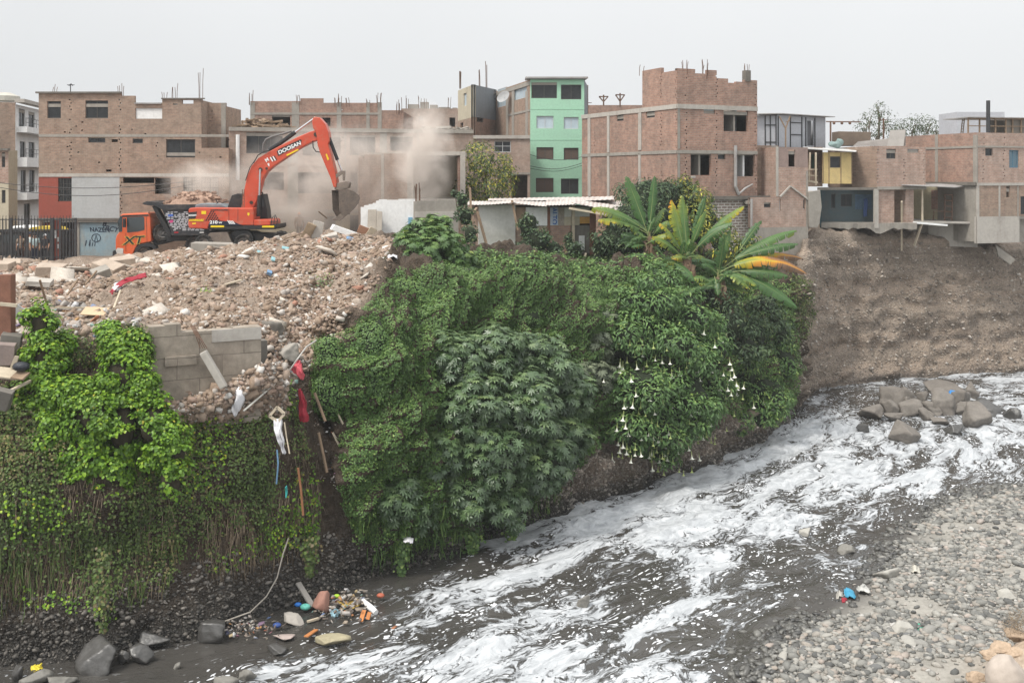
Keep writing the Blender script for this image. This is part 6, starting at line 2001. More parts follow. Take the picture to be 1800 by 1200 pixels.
person((WX(61,57),57,7.75),1.66, 'person in a white and teal shirt and dark trousers before the yellow mototaxi', M('teal_print_shirt', (.4,.5,.5),.9,.6,9), M('navy_trousers', (.03,.035,.06)), HAIRM, .5)
person((WX(52,57.2),57.2,7.75),1.72, 'person in a white striped shirt and cap behind the railing, beside the teal shirt', M('pale_shirt', (.5,.5,.48),.9,.4,9), M('dark_trousers', (.06,.05,.05)), HAIRM, -.6, M('dark_cap', (.05,.05,.07)))
person((WX(37,57.4),57.4,7.75),1.6, 'person in a brown checked shirt leaning near the white van behind the railing', M('brown_shirt', (.22,.17,.13),.9,.5,9), M('maroon_trousers', (.07,.045,.04)), HAIRM, .2)
person((WX(79,57.2),57.2,7.75),1.62, 'person in black with a pale cap standing at the tail of the yellow mototaxi', M('black_shirt', (.03,.03,.035),.9,.3), M('black_trousers', (.02,.02,.025)), HAIRM, 0, M('pale_cap', (.5,.5,.5)))
# ------------------------------------------------------------------ vegetation
def rnd(n, k=3):
 v = nr.normal(size=(n, k))
 return v / np.maximum(np.linalg.norm(v, axis=1, keepdims=True),1e-9)

def unit(v):
 return v / np.maximum(np.linalg.norm(v, axis=-1, keepdims=True),1e-9)

def proto(kind):
 if kind == 'heart':
  V = [(0,0,0),(.46,.30,.10),(.30,.72,.06),(0,1,-.06),(-.30,.72,.06),(-.46,.30,.10)]
  return np.array(V), [np.array([(0,1,2,3),(0,3,4,5)])]
 if kind == 'small':
  V = [(0,0,0),(.42,.45,.10),(0,1,-.04),(-.42,.45,.10)]
  return np.array(V), [np.array([(0,1,2),(0,2,3)])]
 if kind == 'lance':
  V = [(0,0,0),(.17,.32,.05),(.15,.68,0),(0,1,-.14),(-.15,.68,0),(-.17,.32,.05)]
  return np.array(V), [np.array([(0,1,2,3),(0,3,4,5)])]
 if kind == 'star':
  V = [(0,0,0)]; L = 8
  A = [math.radians(-145 + 290 * k / (L - 1)) for k in range(L)]
  r_ = [.55,.78,.93,1.0,1.0,.93,.78,.55]
  for k in range(L):
   a = A[k]; da = math.radians(290 / (L - 1)) / 2
   V.append((.30 * math.sin(a - da),.30 * math.cos(a - da),.02))
   V.append((r_[k] * .62 * math.sin(a - .22), r_[k] * .62 * math.cos(a - .22),-.03))
   V.append((r_[k] * math.sin(a), r_[k] * math.cos(a),-.11 * r_[k]))
   V.append((r_[k] * .62 * math.sin(a + .22), r_[k] * .62 * math.cos(a + .22),-.03))
  V.append((.30 * math.sin(A[-1] + da),.30 * math.cos(A[-1] + da),.02))
  f = []
  for k in range(L):
   b = 1 + 4 * k
   f.append((0, b, b + 1, b + 2)); f.append((0, b + 2, b + 3, b + 4))
  return np.array(V), [np.array(f)]

def leaves(P, N, size, kind, up=0.3, jit=0.5, grav=0.7, tint=None):
 """leaf meshes at points P with outward normals N; returns V, F list, tint"""
 pv, pf = proto(kind)
 n = len(P)
 if n == 0: return np.zeros((0,3)), [np.zeros((0,4), int)], np.zeros(0)
 z = unit(N + np.array([0,0, up]) + rnd(n) * jit)
 g = np.array([0,0,-1.0]) * grav + rnd(n) * 0.8 + N * 0.35
 y = unit(g - z * (g * z).sum(1, keepdims=True))
 x = np.cross(y, z)
 s = (np.asarray(size) * np.ones(n) * nr.uniform(.65,1.3, n))[:, None, None]
 V = P[:, None, :] + s * (pv[None, :, 0:1] * x[:, None] + pv[None, :, 1:2] * y[:, None] + pv[None, :, 2:3] * z[:, None])
 k = len(pv)
 off = (np.arange(n) * k)[:, None, None]
 Fl = [(f[None] + off).reshape(-1, f.shape[1]) for f in pf]
 t = nr.uniform(0,1, n) if tint is None else tint
 return V.reshape(-1,3), Fl, np.repeat(t, k)

def merge(parts):
 V, Fs, T, b = [], {}, [], 0
 for v, fl, t in parts:
  for f in fl:
   Fs.setdefault(f.shape[1], []).append(f + b)
  V.append(v); T.append(t); b += len(v)
 return np.concatenate(V), [np.concatenate(f) for f in Fs.values()], np.concatenate(T)

CELLC = (G2[:-1, :-1] + G2[1:, :-1] + G2[1:, 1:] + G2[:-1,1:]) / 4
CELLN = np.cross(G2[1:, 1:] - G2[:-1, :-1], G2[:-1,1:] - G2[1:, :-1])
CELLA = np.linalg.norm(CELLN, axis=2) / 2
CELLN = CELLN / np.maximum(np.linalg.norm(CELLN, axis=2, keepdims=True),1e-9)
if (CELLN[..., 1] > 0).mean() > .5: CELLN = -CELLN
CELLP = proj(CELLC)
CELLT = (tb[:-1] + tb[1:])[None] / 2 * np.ones((na - 1,1))

def vnoise(P, sc, seed=0.0, oct=3):
 return np.array([noise.fractal(Vector((p[0] * sc + seed, p[1] * sc, p[2] * sc - seed)),1.0,2.0, oct) for p in P])

def on_bank(poly, density, thick=0.12, mask=None, lo=1.0, hi=8.0):
 """points scattered over the bank inside a region, with their normals"""
 m = in_poly(CELLP, poly) & (CELLT > lo) & (CELLT < hi)
 i, j = np.nonzero(m)
 lam = CELLA[i, j] * density
 if mask is not None:
  lam = lam * mask(CELLC[i, j], CELLP[i, j])
 k = nr.poisson(np.maximum(lam, 0))
 i, j = np.repeat(i, k), np.repeat(j, k)
 a, b = nr.uniform(0,1,(2, len(i),1))
 P = (G2[i, j] * (1 - a) + G2[i + 1, j] * a) * (1 - b) + (G2[i, j + 1] * (1 - a) + G2[i + 1, j + 1] * a) * b
 N = CELLN[i, j]
 return P + N * nr.uniform(0, thick, (len(P),1)), N

def on_blobs(blobs, density, shell=(0.72,1.05), lump=0.22, seed=0.0):
 """points through the outer part of a clump of lumpy ellipsoids; blobs: (centre, (rx, ry, rz))"""
 Ps, Ns = [], []
 C_ = np.array([tuple(c) for c, r in blobs]); R_ = np.array([r if isinstance(r, tuple) else (r, r, r) for c, r in blobs])
 for k in range(len(blobs)):
  a = 4 * math.pi * ((R_[k][0] * R_[k][1] * R_[k][2]) ** (2 / 3))
  n = int(a * density)
  d = rnd(n)
  lf = 1 + lump * vnoise(d * 2.2 + C_[k], 1.0, seed, 2)[:, None]
  P = C_[k] + d * R_[k] * nr.uniform(shell[0] ** 2, shell[1] ** 2,(n, 1)) ** .5 * lf
  keep = np.ones(n, bool)
  for q in range(len(blobs)):
   if q != k:
    keep &= (((P - C_[q]) / R_[q]) ** 2).sum(1) > .62
  Ps.append(P[keep]); Ns.append(unit(d / R_[k])[keep])
 return np.concatenate(Ps), np.concatenate(Ns)

def core_mesh(name, blobs, mat, parent, k=0.72, seed=0):
 """the tangle of stems inside a clump"""
 mb = MB()
 for c, r in blobs:
  r = r if isinstance(r, tuple) else (r, r, r)
  b0 = len(mb.v)
  mb.ball(c, 1.0,14,9, tuple(x * k for x in r))
  for i in range(b0, len(mb.v)):
   p = Vector(mb.v[i]); d = p - Vector(c)
   mb.v[i] = tuple(Vector(c) + d * (1 + .3 * noise.fractal(p * 1.7 + Vector((seed, 0,0)),1,2,3)))
 return mb.build(name, mat, parent, smooth=True)

def expand(blobs, k=15, f=.36, seed=0):
 """the boughs of a bush: smaller clumps crowding the surface of each large one"""
 g = np.random.default_rng(int(seed * 10) + 5)
 out = []
 for c, r in blobs:
  r3 = np.array(r if isinstance(r, tuple) else (r, r, r))
  d = g.normal(size=(k, 3)); d[:, 1] -= .5; d[:, 2] += .35
  d /= np.linalg.norm(d, axis=1, keepdims=True)
  for q in d:
   rr = r3.mean() * f * g.uniform(.7,1.35)
   out.append((Vector(np.array(c) + q * r3 * g.uniform(.66,.98)),(rr * 1.15, rr * 1.1, rr * .8)))
 return out

STEMS = M('dead_stems', (.045,.038,.024),.95,.4,4.0,20,.6)
STEMS_G = M('shaded_stems', (.020,.027,.014),.95,.4,4.0,20,.6)  # very dark colour paints the shade in the gaps between leaves
BARK = M('grey_bark', (.16,.13,.10),.9,.35,4.0,25,.5)
L_BRIGHT = mat_leaf('bright_vine_leaf', [(0,(.060,.130,.014)),(.45,(.14,.275,.024)),(.8,(.24,.39,.032)),(.95,(.36,.44,.04)),(1,(.45,.39,.05))], .25,.42)
L_DULL = mat_leaf('dull_vine_leaf', [(0,(.052,.066,.026)),(.35,(.082,.13,.034)),(.68,(.13,.195,.045)),(.86,(.16,.125,.07)),(1,(.24,.22,.08))], .2,.55)
L_CREEP = mat_leaf('creeper_leaf', [(0,(.048,.098,.028)),(.5,(.095,.175,.046)),(.85,(.155,.25,.064)),(1,(.24,.32,.09))], .14,.5)
L_CASTOR = mat_leaf('castor_leaf', [(0,(.045,.082,.036)),(.5,(.090,.148,.062)),(.85,(.165,.235,.10)),(1,(.26,.33,.12))], .14,.34,.6)
L_CASTOR_UP = mat_leaf('castor_leaf_young', [(0,(0.060,0.116,0.039)),(.5,(0.112,0.203,0.059)),(.85,(0.180,0.275,0.070)),(1,(0.390,0.435,0.070))], .25,.4,.5)
L_TRUMPET = mat_leaf('trumpet_leaf', [(0,(0.063,0.119,0.042)),(.5,(0.112,0.210,0.063)),(.85,(0.182,0.294,0.084)),(1,(0.294,0.378,0.098))], .25,.45,.4)
L_DARK = mat_leaf('dark_shrub_leaf', [(0,(0.032,0.058,0.029)),(.5,(0.058,0.099,0.045)),(.9,(0.096,0.144,0.064)),(1,(0.160,0.192,0.080))], .15,.5)
L_YEL = mat_leaf('yellowing_leaf', [(0,(0.053,0.090,0.035)),(.45,(0.098,0.150,0.049)),(.7,(0.210,0.240,0.049)),(1,(0.570,0.510,0.070))], .25,.5)
L_GREYTREE = mat_leaf('grey_tree_leaf', [(0,(.045,.062,.03)),(.5,(.075,.10,.05)),(1,(.12,.15,.075))], .15,.6,.15)
L_GREY = mat_leaf('dusty_leaf', [(0,(.10,.12,.08)),(.5,(.16,.19,.12)),(1,(.24,.27,.17))], .2,.55)
L_DRY = mat_leaf('dry_stalks', [(0,(0.096,0.072,0.048)),(.5,(0.192,0.144,0.096)),(1,(0.352,0.272,0.192))], .1,.8)

def px_blob(px, py, D, r, ry=None, rz=None, fwd=0.0):
 return (W(px, py, D - fwd),(r, ry if ry is not None else r, rz if rz is not None else r))

def vine_obj(name, label, parts, mat):
 V, Fl, T = merge(parts)
 o = np_mesh(name, V, Fl, mat, attrs={'tint': T})
 return tag(o, label, 'vine', kind='stuff')

# --- bright vine over the ruined wall at the left
ruin = [px_blob(72,578,28.1,.36,.35,.75), px_blob(78,640,28.0,.46,.4,.8), px_blob(92,705,27.8,.55,.45,.8), px_blob(85,775,27.5,.75,.4,.9), px_blob(40,720,27.9,.5,.4,.8),
  px_blob(140,700,27.7,.6,.45,.55), px_blob(165,735,27.5,.8,.5,.8), px_blob(215,660,27.9,.6,.45,.85), px_blob(240,615,28.3,.42,.4,.55), px_blob(205,610,28.3,.5,.4,.45),
  px_blob(252,690,27.8,.42,.4,.8), px_blob(272,745,27.5,.5,.4,.75), px_blob(298,790,27.4,.55,.45,.85), px_blob(300,840,27.3,.38,.35,.6), px_blob(215,750,27.6,.55,.45,.9),
  px_blob(140,810,27.4,.7,.35,.8), px_blob(200,830,27.5,.5,.35,.7), px_blob(30,800,27.5,.5,.35,.7), px_blob(190,580,29.0,.35,.3,.25), px_blob(115,600,28.6,.3,.3,.35)]
vr = thing('vine_covered_ruin', 'ruined wall stub smothered in bright yellow green heart leaved vine at the left', 'vine covered ruin', W(150,860,28))
core_mesh('stem_tangle', ruin, STEMS, vr, .66)
ruin2 = ruin + expand(ruin, 7,.38,3)
P, N = on_blobs(ruin2,520,(.62,1.15),.3,3.0)
gap = vnoise(P, 1.3,5.0)
low = np.clip((W(0,690,27.8).z - P[:, 2]) * .18,0,.5)
keep = (gap > -.33 + low) | (N[:, 2] > .55)
P, N = P[keep], N[keep]
t_l = np.clip(nr.uniform(0,1, len(P)) ** 1.2 * .80 + .14 * np.clip(N[:, 2], 0,1) + (nr.uniform(0,1, len(P)) < .02) * .3,0,1)  # top light painted in: upward facing leaves get a brighter tint
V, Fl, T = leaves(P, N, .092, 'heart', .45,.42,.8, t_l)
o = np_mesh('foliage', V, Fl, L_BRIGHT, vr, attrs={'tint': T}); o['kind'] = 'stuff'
# hollow between the stubs: dull grey green creeper
P, N = on_blobs([px_blob(130,630,28.9,.7,.4,.6), px_blob(175,620,29.2,.7,.4,.4), px_blob(225,590,29.2,.7,.4,.35)], 420,(.8,1.05))
vine_obj('creeping_vine', 'dull grey green small leaved creeper in the hollow of the ruined wall', [leaves(P, N, .07, 'small', .3,.6)], L_DULL)

# --- lower left bank: patchy vine with bare brown tangles
Z2 = [(-60,690),(40,660),(330,745),(400,735),(470,670),(505,680),(530,760),(565,860),(560,950),(420,990),(300,1020),(190,1080),(60,1060),(-60,1060)]
def patchy(Pc, pp_):
 v = np.array([noise.fractal(Vector((p[0] * .7, p[1] * .7, p[2] * .28)),1,2,4) for p in Pc])
 return np.clip(.62 + 1.5 * v, .05,1.5) * np.clip((1085 - pp_[:, 1]) / 130,.15,1)
P, N = on_bank(Z2,620,.25, patchy)
t_ = nr.uniform(0,1, len(P)); gy_ = vnoise(P, .5,9.0,2)
t_ = np.clip(t_ * .75 + .35 * gy_ + .1,0,1)
part1 = leaves(P, N, .066, 'heart', .3,.65,.9, t_)
P, N = on_bank(Z2,120,.35, lambda c, p: np.clip(vnoise(c, .6,21.0,3) * 4 - .2,0,1.6))
vine_obj('creeping_vine', 'patchy dull green vine with brown gaps over the lower left bank', [part1], L_DULL)
vine_obj('creeping_vine', 'brighter green vine patches among the dull growth of the lower left bank', [leaves(P, N, .078, 'heart', .4,.55,.8)], L_BRIGHT)

# dry stalks and roots hanging from the foot of that growth
def strands(name, label, poly, dens, L, w, mat, cat='dry grass', mask=None, out=.12):
 P, N = on_bank(poly, dens, out, mask)
 n = len(P)
 Ls = L * nr.uniform(.4,1.3, n)
 d = unit(np.array([0,-.12,-1.0]) + rnd(n) * .22)
 side = unit(np.cross(d, N + rnd(n) * .3)) * (w * nr.uniform(.6,1.4, n))[:, None]
 P2_ = P + d * Ls[:, None] * .55 + rnd(n) * .05
 P3_ = P2_ + unit(d + rnd(n) * .25) * Ls[:, None] * .45
 V = np.stack([P - side, P + side, P2_ + side * .8, P2_ - side * .8, P3_], 1).reshape(-1,3)
 b = (np.arange(n) * 5)[:, None]
 o = np_mesh(name, V, [b + np.array([[0,1,2,3]]), b + np.array([[3,2,4]])], mat, attrs={'tint': np.repeat(nr.uniform(0,1, n),5)})
 return tag(o, label, cat, kind='stuff')
strands('dry_stalks', 'dry brown stalks and roots hanging under the lower left vines', [(-40,760),(330,760),(560,800),(560,960),(420,990),(300,1020),(190,1080),(-40,1060)], 60,.55,.006, L_DRY,
  mask=lambda c, p: np.clip(vnoise(c, .8,31.0,3) * 3 + .5,0,1.5) * np.clip((p[:, 1] - 700) / 200,.3,1.4))
strands('hanging_roots', 'fringe of pale brown hanging roots above the dark stony foot of the bank', [(395,880),(565,840),(565,940),(520,975),(400,985)], 90,.6,.008, L_DRY, 'roots')
strands('hanging_stalks', 'trailing green and brown stems hanging under the vines at the left waterline', [(-40,930),(320,930),(300,1010),(190,1060),(-40,1050)], 55,.7,.012, L_DULL, 'hanging stems')

# --- the green creeper slope right of the debris chute
Z3 = [(548,600),(610,588),(640,548),(690,478),(850,452),(970,462),(1130,480),(1120,620),(1080,755),(1010,825),(960,865),(900,900),(840,938),(760,968),(700,962),(625,940),(600,860),(605,745),(550,715)]
def creep(Pc, pp_):
 v = np.array([noise.fractal(Vector((p[0] * .6, p[1] * .6, p[2] * .4)),1,2,3) for p in Pc])
 edge = np.clip((1010 - (pp_[:, 1] + .32 * (pp_[:, 0] - 700))) / 80,.12,1)
 return np.clip(1.0 + .7 * v, .4,1.5) * edge
P, N = on_bank(Z3,760,.16, creep)
vine_obj('creeping_vine', 'dense dark green small leaved creeper carpeting the slope right of the debris chute', [leaves(P, N, .066, 'small', .25,.33,.7, np.clip(nr.uniform(0,1, len(P)) * .7 + .3 * np.clip(N[:, 2], 0,1),0,1))], L_CREEP)  # tint rises on upward facing leaves, top light put into the colour
P, N = on_bank([(640,760),(720,750),(760,900),(700,980),(620,950),(600,850)], 150,.2)
vine_obj('creeping_vine', 'fresher green creeper patch low on the slope above the washed up rubbish', [leaves(P, N, .066, 'heart', .4,.6,.8)], L_CREEP)
Z4 = [(1180,478),(1290,470),(1385,500),(1398,560),(1405,680),(1380,715),(1310,725),(1240,735),(1220,690),(1250,560)]
P, N = on_bank(Z4,560,.2, creep and (lambda c, p: np.ones(len(c))))
vine_obj('creeping_vine', 'dark creeper hanging down the bank corner below the banana plants', [leaves(P, N, .075, 'small', .3,.38,.8)], L_CREEP)
P, N = on_bank([(1385,480),(1425,490),(1432,560),(1420,585),(1402,600)], 160,.25)
vine_obj('creeping_vine', 'sparse vine trailing over the lip of the bare gravel cliff', [leaves(P, N, .10, 'small', .3,.6,.8)], L_DULL)
strands('hanging_stalks', 'stems trailing from the green slope towards the dark water', [(620,900),(700,880),(800,890),(960,820),(1000,850),(960,905),(840,985),(700,990),(625,960)], 45,.55,.011, L_CREEP, 'hanging stems')
# trailing curtains that reach the water
for k, (px, y0, y1, D, lab) in enumerate(((705,940,1012,32.2, 'leafy strand trailing into the dark water left of the foam'),(830,935,990,34.0, 'leafy strand hanging to the water where the foam begins'),(900,905,965,35.4, 'short leafy strand hanging over the undercut bank'),(180,960,1110,26.6, 'long dull strand trailing down the stony foot at the left'),(545,940,1010,30.4, 'short dull strand below the hanging roots'))):
 n = 260
 s_ = nr.uniform(0,1, n)
 c = np.array([tuple(W(px, y0 + (y1 - y0) * q, D)) for q in s_]) + nr.normal(size=(n, 3)) * np.array([.16,.1,.03]) * (1.25 - s_)[:, None]
 vine_obj('trailing_vine', lab, [leaves(c, np.tile([0,-1., .1], (n, 1)),.10, 'heart' if k != 3 else 'small', .2,.5,1.0)], L_CREEP if k < 3 else L_DULL)

P, N = on_bank([(825,438),(900,446),(1130,452),(1340,440),(1345,510),(1190,500),(960,485),(840,480)], 300,.22, lambda c, p: np.clip(.5 + 1.6 * vnoise(c, .7,51.0,3),.05,1.4),3.5,8.4)
vine_obj('ground_cover', 'low weeds and creeper over the strip of ground before the shacks', [leaves(P, N, .10, 'heart', .5,.6,.3)], L_CREEP)

# --- bushes
def forward(blobs, d):
 return [(Vector((c.x * (c.y - d) / c.y, c.y - d, CAMZ + (c.z - CAMZ) * (c.y - d) / c.y)), r) for c, r in blobs]

def bush(name, label, cat, blobs, kind, size, density, mat, up=.45, jit=.5, shell=(.7,1.08), lump=.28, seed=0.0, core=.66, stem_to=None, ring=None, tintf=None, grav=.7, sub=15):
 z = min(c.z - (r[2] if isinstance(r, tuple) else r) for c, r in blobs)
 cx = sum(c.x for c, r in blobs) / len(blobs); cy = sum(c.y for c, r in blobs) / len(blobs)
 root = thing(name, label, cat, stem_to if stem_to is not None else (cx, cy + .3, z))
 bl_ = expand(blobs, sub if kind != 'star' else 26,.36 if kind != 'star' else .27, seed) if sub else blobs
 P, N = on_blobs(bl_, density * (.62 if sub else 1), shell if not sub else (.35,1.12), lump, seed)
 if kind == 'star':
  P1, N1 = on_blobs(blobs, density * .45,(.62,.95),.3, seed + 1)
  P = np.concatenate([P, P1]); N = np.concatenate([N, N1])
 t = nr.uniform(0,1, len(P)) if tintf is None else tintf(P, N)
 V, Fl, T = leaves(P, N, size, kind, up, jit, grav, t)
 o = np_mesh('foliage', V, Fl, mat, root, attrs={'tint': T}); o['kind'] = 'stuff'
 if core: core_mesh('stem_tangle', blobs, STEMS_G, root, core, seed)
 st = MB(); b = Vector(ORG[root.name])
 for c, r in blobs:
  m_ = b.lerp(c, .5) + Vector((rng.uniform(-.2,.2),.15, rng.uniform(-.1,.2)))
  st.tube([b, m_, c, c + Vector((rng.uniform(-.3,.3),-.2,(r[2] if isinstance(r, tuple) else r) * .8))], [.05,.04,.03,.012], 6)
 st.build('branch', BARK, root)
 return root
castor_t = lambda P, N: np.clip(nr.uniform(0,1, len(P)) * .62 + .34 * np.clip(N[:, 2], -.2,1),0,1)  # paler tops and darker undersides painted into the tint as top light
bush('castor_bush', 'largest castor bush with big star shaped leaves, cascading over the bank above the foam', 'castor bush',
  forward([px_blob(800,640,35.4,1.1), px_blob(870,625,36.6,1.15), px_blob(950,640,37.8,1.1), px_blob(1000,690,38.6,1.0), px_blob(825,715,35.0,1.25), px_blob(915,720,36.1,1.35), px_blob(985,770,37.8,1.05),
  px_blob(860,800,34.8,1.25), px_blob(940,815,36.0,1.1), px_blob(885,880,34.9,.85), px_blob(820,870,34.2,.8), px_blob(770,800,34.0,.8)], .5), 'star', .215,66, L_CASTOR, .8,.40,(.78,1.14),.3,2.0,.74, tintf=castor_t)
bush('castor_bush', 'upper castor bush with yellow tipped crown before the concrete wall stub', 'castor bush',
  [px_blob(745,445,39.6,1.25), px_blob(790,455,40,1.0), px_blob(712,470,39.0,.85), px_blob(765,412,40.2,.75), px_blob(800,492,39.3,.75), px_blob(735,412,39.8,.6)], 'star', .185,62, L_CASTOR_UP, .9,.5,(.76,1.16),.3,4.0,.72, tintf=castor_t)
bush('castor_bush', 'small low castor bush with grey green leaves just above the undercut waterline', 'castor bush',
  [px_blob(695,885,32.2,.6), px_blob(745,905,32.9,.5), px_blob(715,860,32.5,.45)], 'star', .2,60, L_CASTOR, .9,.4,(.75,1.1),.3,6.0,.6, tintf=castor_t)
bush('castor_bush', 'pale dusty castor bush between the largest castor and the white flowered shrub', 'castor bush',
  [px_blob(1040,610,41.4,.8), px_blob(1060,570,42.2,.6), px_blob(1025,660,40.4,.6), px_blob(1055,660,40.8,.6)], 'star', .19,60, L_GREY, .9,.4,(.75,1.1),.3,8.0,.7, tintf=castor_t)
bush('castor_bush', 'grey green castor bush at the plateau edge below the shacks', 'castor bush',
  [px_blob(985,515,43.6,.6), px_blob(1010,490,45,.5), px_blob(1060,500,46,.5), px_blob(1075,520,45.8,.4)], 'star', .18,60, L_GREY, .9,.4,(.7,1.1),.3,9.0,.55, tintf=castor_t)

tr_blobs = forward([px_blob(1140,545,44.4,1.45), px_blob(1200,560,45.2,1.35), px_blob(1105,600,42.9,1.15), px_blob(1175,630,43.5,1.55), px_blob(1240,620,45,1.15), px_blob(1130,690,41.9,1.35), px_blob(1200,705,43.0,1.4),
   px_blob(1255,680,44.6,.95), px_blob(1160,755,42.0,1.1), px_blob(1105,755,41.2,.9), px_blob(1160,505,46.3,1.1), px_blob(1225,740,43.6,.7), px_blob(1170,800,41.9,.6)], .6)
tt = bush('angels_trumpet_shrub', 'large shrub hung with many white trumpet flowers over the river bend', 'flowering shrub', tr_blobs, 'lance', .2,125, L_TRUMPET, .7,.55,(.76,1.12),.34,12.0,.72,
  tintf=lambda P, N: np.clip(nr.uniform(0,1, len(P)) * .6 + .42 * np.clip(N[:, 2], -.3,1),0,1))  # top light and shade below painted into the leaf tint
def trumpet_mesh():
 mb = MB()
 n = 10
 prof = [(.008,0),(.012,-.06),(.016,-.13),(.026,-.19),(.045,-.235),(.085,-.262)]
 P = []
 for q, z in prof:
  P.append([((q * (1.25 if (k % 2 == 0 and q > .08) else 1)) * math.cos(2 * math.pi * k / n),(q * (1.25 if (k % 2 == 0 and q > .08) else 1)) * math.sin(2 * math.pi * k / n), z) for k in range(n + 1)])
 mb.grid(P)
 mb.tube([(0,0,.05),(0,0,0),(0,0,-.07)], [.006,.014,.013], 6)
 me = bpy.data.meshes.new('flower')
 me.from_pydata(mb.v, [], mb.f); me.update()
 me.polygons.foreach_set('use_smooth', np.ones(len(me.polygons), dtype=bool))
 m_, nt_, bs_ = new_mat('cream_petal')
 oz = nd(nt_, 'ShaderNodeSeparateXYZ'); nt_.links.new(nd(nt_, 'ShaderNodeTexCoord').outputs['Object'], oz.inputs[0])
 nt_.links.new(ramp(nt_, math_n(nt_, 'MULTIPLY', oz.outputs['Z'], -4.0), [(.1,(.30,.36,.12)),(.5,(.62,.64,.40)),(.8,(.80,.80,.70))]), bs_.inputs['Base Color'])
 bs_.inputs['Roughness'].default_value = .6
 me.materials.append(m_)
 return me
FLW = trumpet_mesh()
def flowers(root, spots, blobs, n):
 C_ = [c for c, r in blobs]; k = 0
 while k < n:
  px, py, sx, sy = spots[rng.randrange(len(spots))]
  qx, qy = rng.gauss(px, sx), rng.gauss(py, sy)
  c, r = min(blobs, key=lambda b: (proj(np.array(b[0]))[0] - qx) ** 2 + (proj(np.array(b[0]))[1] - qy) ** 2)
  p = W(qx, qy, c.y - (r[1] if isinstance(r, tuple) else r) * rng.uniform(.72,1.08))
  o = bpy.data.objects.new('flower', FLW)
  link(o, root)
  o.location = p - Vector(ORG[root.name])
  o.rotation_euler = (rng.uniform(-.15,.15), rng.uniform(-.15,.15), rng.uniform(0,6))
  s_ = rng.uniform(.75,1.2); o.scale = (s_, s_, s_ * 1.1)
  k += 1
flowers(tt, [(1140,710,42,38),(1200,690,42,40),(1150,770,35,18),(1225,735,16,12),(1255,650,18,25),(1285,660,10,18),(1185,620,50,30),(1130,790,25,6),(1215,780,14,8),(1100,640,15,10),(1165,800,25,8)], tr_blobs, 98)
FV, FF, nfl = [], [], 0
fv0 = np.array([tuple(v.co) for v in FLW.vertices]); ff0 = [np.array(tuple(p.vertices)) for p in FLW.polygons if len(p.vertices) == 4]
for k in range(150):
 c, r = tr_blobs[rng.randrange(len(tr_blobs))]
 p = np.array(c) + np.array((rng.gauss(0,.55),-r[1] * rng.uniform(.7,1.05), rng.uniform(-.9,.3) * r[2]))
 FV.append(fv0 * rng.uniform(.55,.9) + p); FF += [q + nfl for q in ff0]; nfl += len(fv0)
o = np_mesh('further_flowers', np.concatenate(FV), np.array(FF), FLW.materials[0], tt, smooth=True); o['kind'] = 'stuff'
rs = [px_blob(1345,690,48.4,1.1), px_blob(1330,730,48.0,.8), px_blob(1372,640,50,1.0), px_blob(1310,655,47.9,.7), px_blob(1365,705,49.4,.9), px_blob(1300,740,47.0,.6)]
r2 = bush('shrub', 'leafy shrub with a few white trumpets at the corner of the bank above the river', 'shrub', rs, 'lance', .19,110, L_TRUMPET, .7,.5,(.75,1.1),.3,15.0,.7)
flowers(r2, [(1352,705,14,6),(1300,690,6,18)], rs, 8)
bush('shrub', 'dense dark shrub behind the left banana plant beside the shacks', 'shrub', [px_blob(1105,405,52.6,1.5), px_blob(1145,385,53.6,1.6), px_blob(1085,425,52,1.1), px_blob(1165,425,53,1.3), px_blob(1130,350,54,1.2), px_blob(1170,345,54.6,1.0), px_blob(1060,432,52,.7)],
  'lance', .19,95, L_DARK, .7,.6,(.75,1.12),.36,18.0,.74)
bush('shrub', 'tall loose green shrub against the brick wall between the banana plants', 'shrub', [px_blob(1215,360,55,1.1), px_blob(1240,385,54.6,1.0), px_blob(1205,330,55.6,.7), px_blob(1225,410,54,1.0), px_blob(1180,400,54,1.0), px_blob(1270,430,53.5,.9), px_blob(1310,440,53,.8)],
  'lance', .2,70, L_YEL, .45,.55,(.55,1.12),.35,20.0,.55)
bush('shrub', 'dark leafy shrub filling the bank under the right banana plant', 'shrub', [px_blob(1285,575,47.2,.9), px_blob(1310,615,47.4,.8), px_blob(1270,540,47.8,.8), px_blob(1320,590,48.6,1.0), px_blob(1360,580,50.5,.8), px_blob(1240,520,49,.9), px_blob(1340,545,51,.9)], 'lance', .2,110, L_DARK, .6,.6,(.7,1.12),.34,26.0,.7)
ivy = [px_blob(930,398,51.6,.55,.5,.7), px_blob(945,425,51.4,.8,.5,.7), px_blob(922,440,51.2,.6,.5,.6), px_blob(972,440,51.4,.5,.4,.5), px_blob(1010,440,51.6,.45,.4,.45), px_blob(1000,425,52.4,.2,.2,.5)]
bush('ivy_mound', 'ivy climbing the front of the patchwork shack under its white board', 'ivy', ivy, 'small', .12,150, L_DARK, .35,.55,(.82,1.1),.25,22.0,.82)
bush('ivy_column', 'column of dark ivy climbing a post right of the concrete wall stub', 'ivy', [px_blob(812,352,49,.28,.28,.4), px_blob(818,380,48.6,.38,.35,.5), px_blob(826,412,48,.4,.4,.5), px_blob(800,340,49.4,.2,.2,.2)], 'small', .12,150, L_DARK, .3,.6,(.75,1.12),.3,24.0,.75)

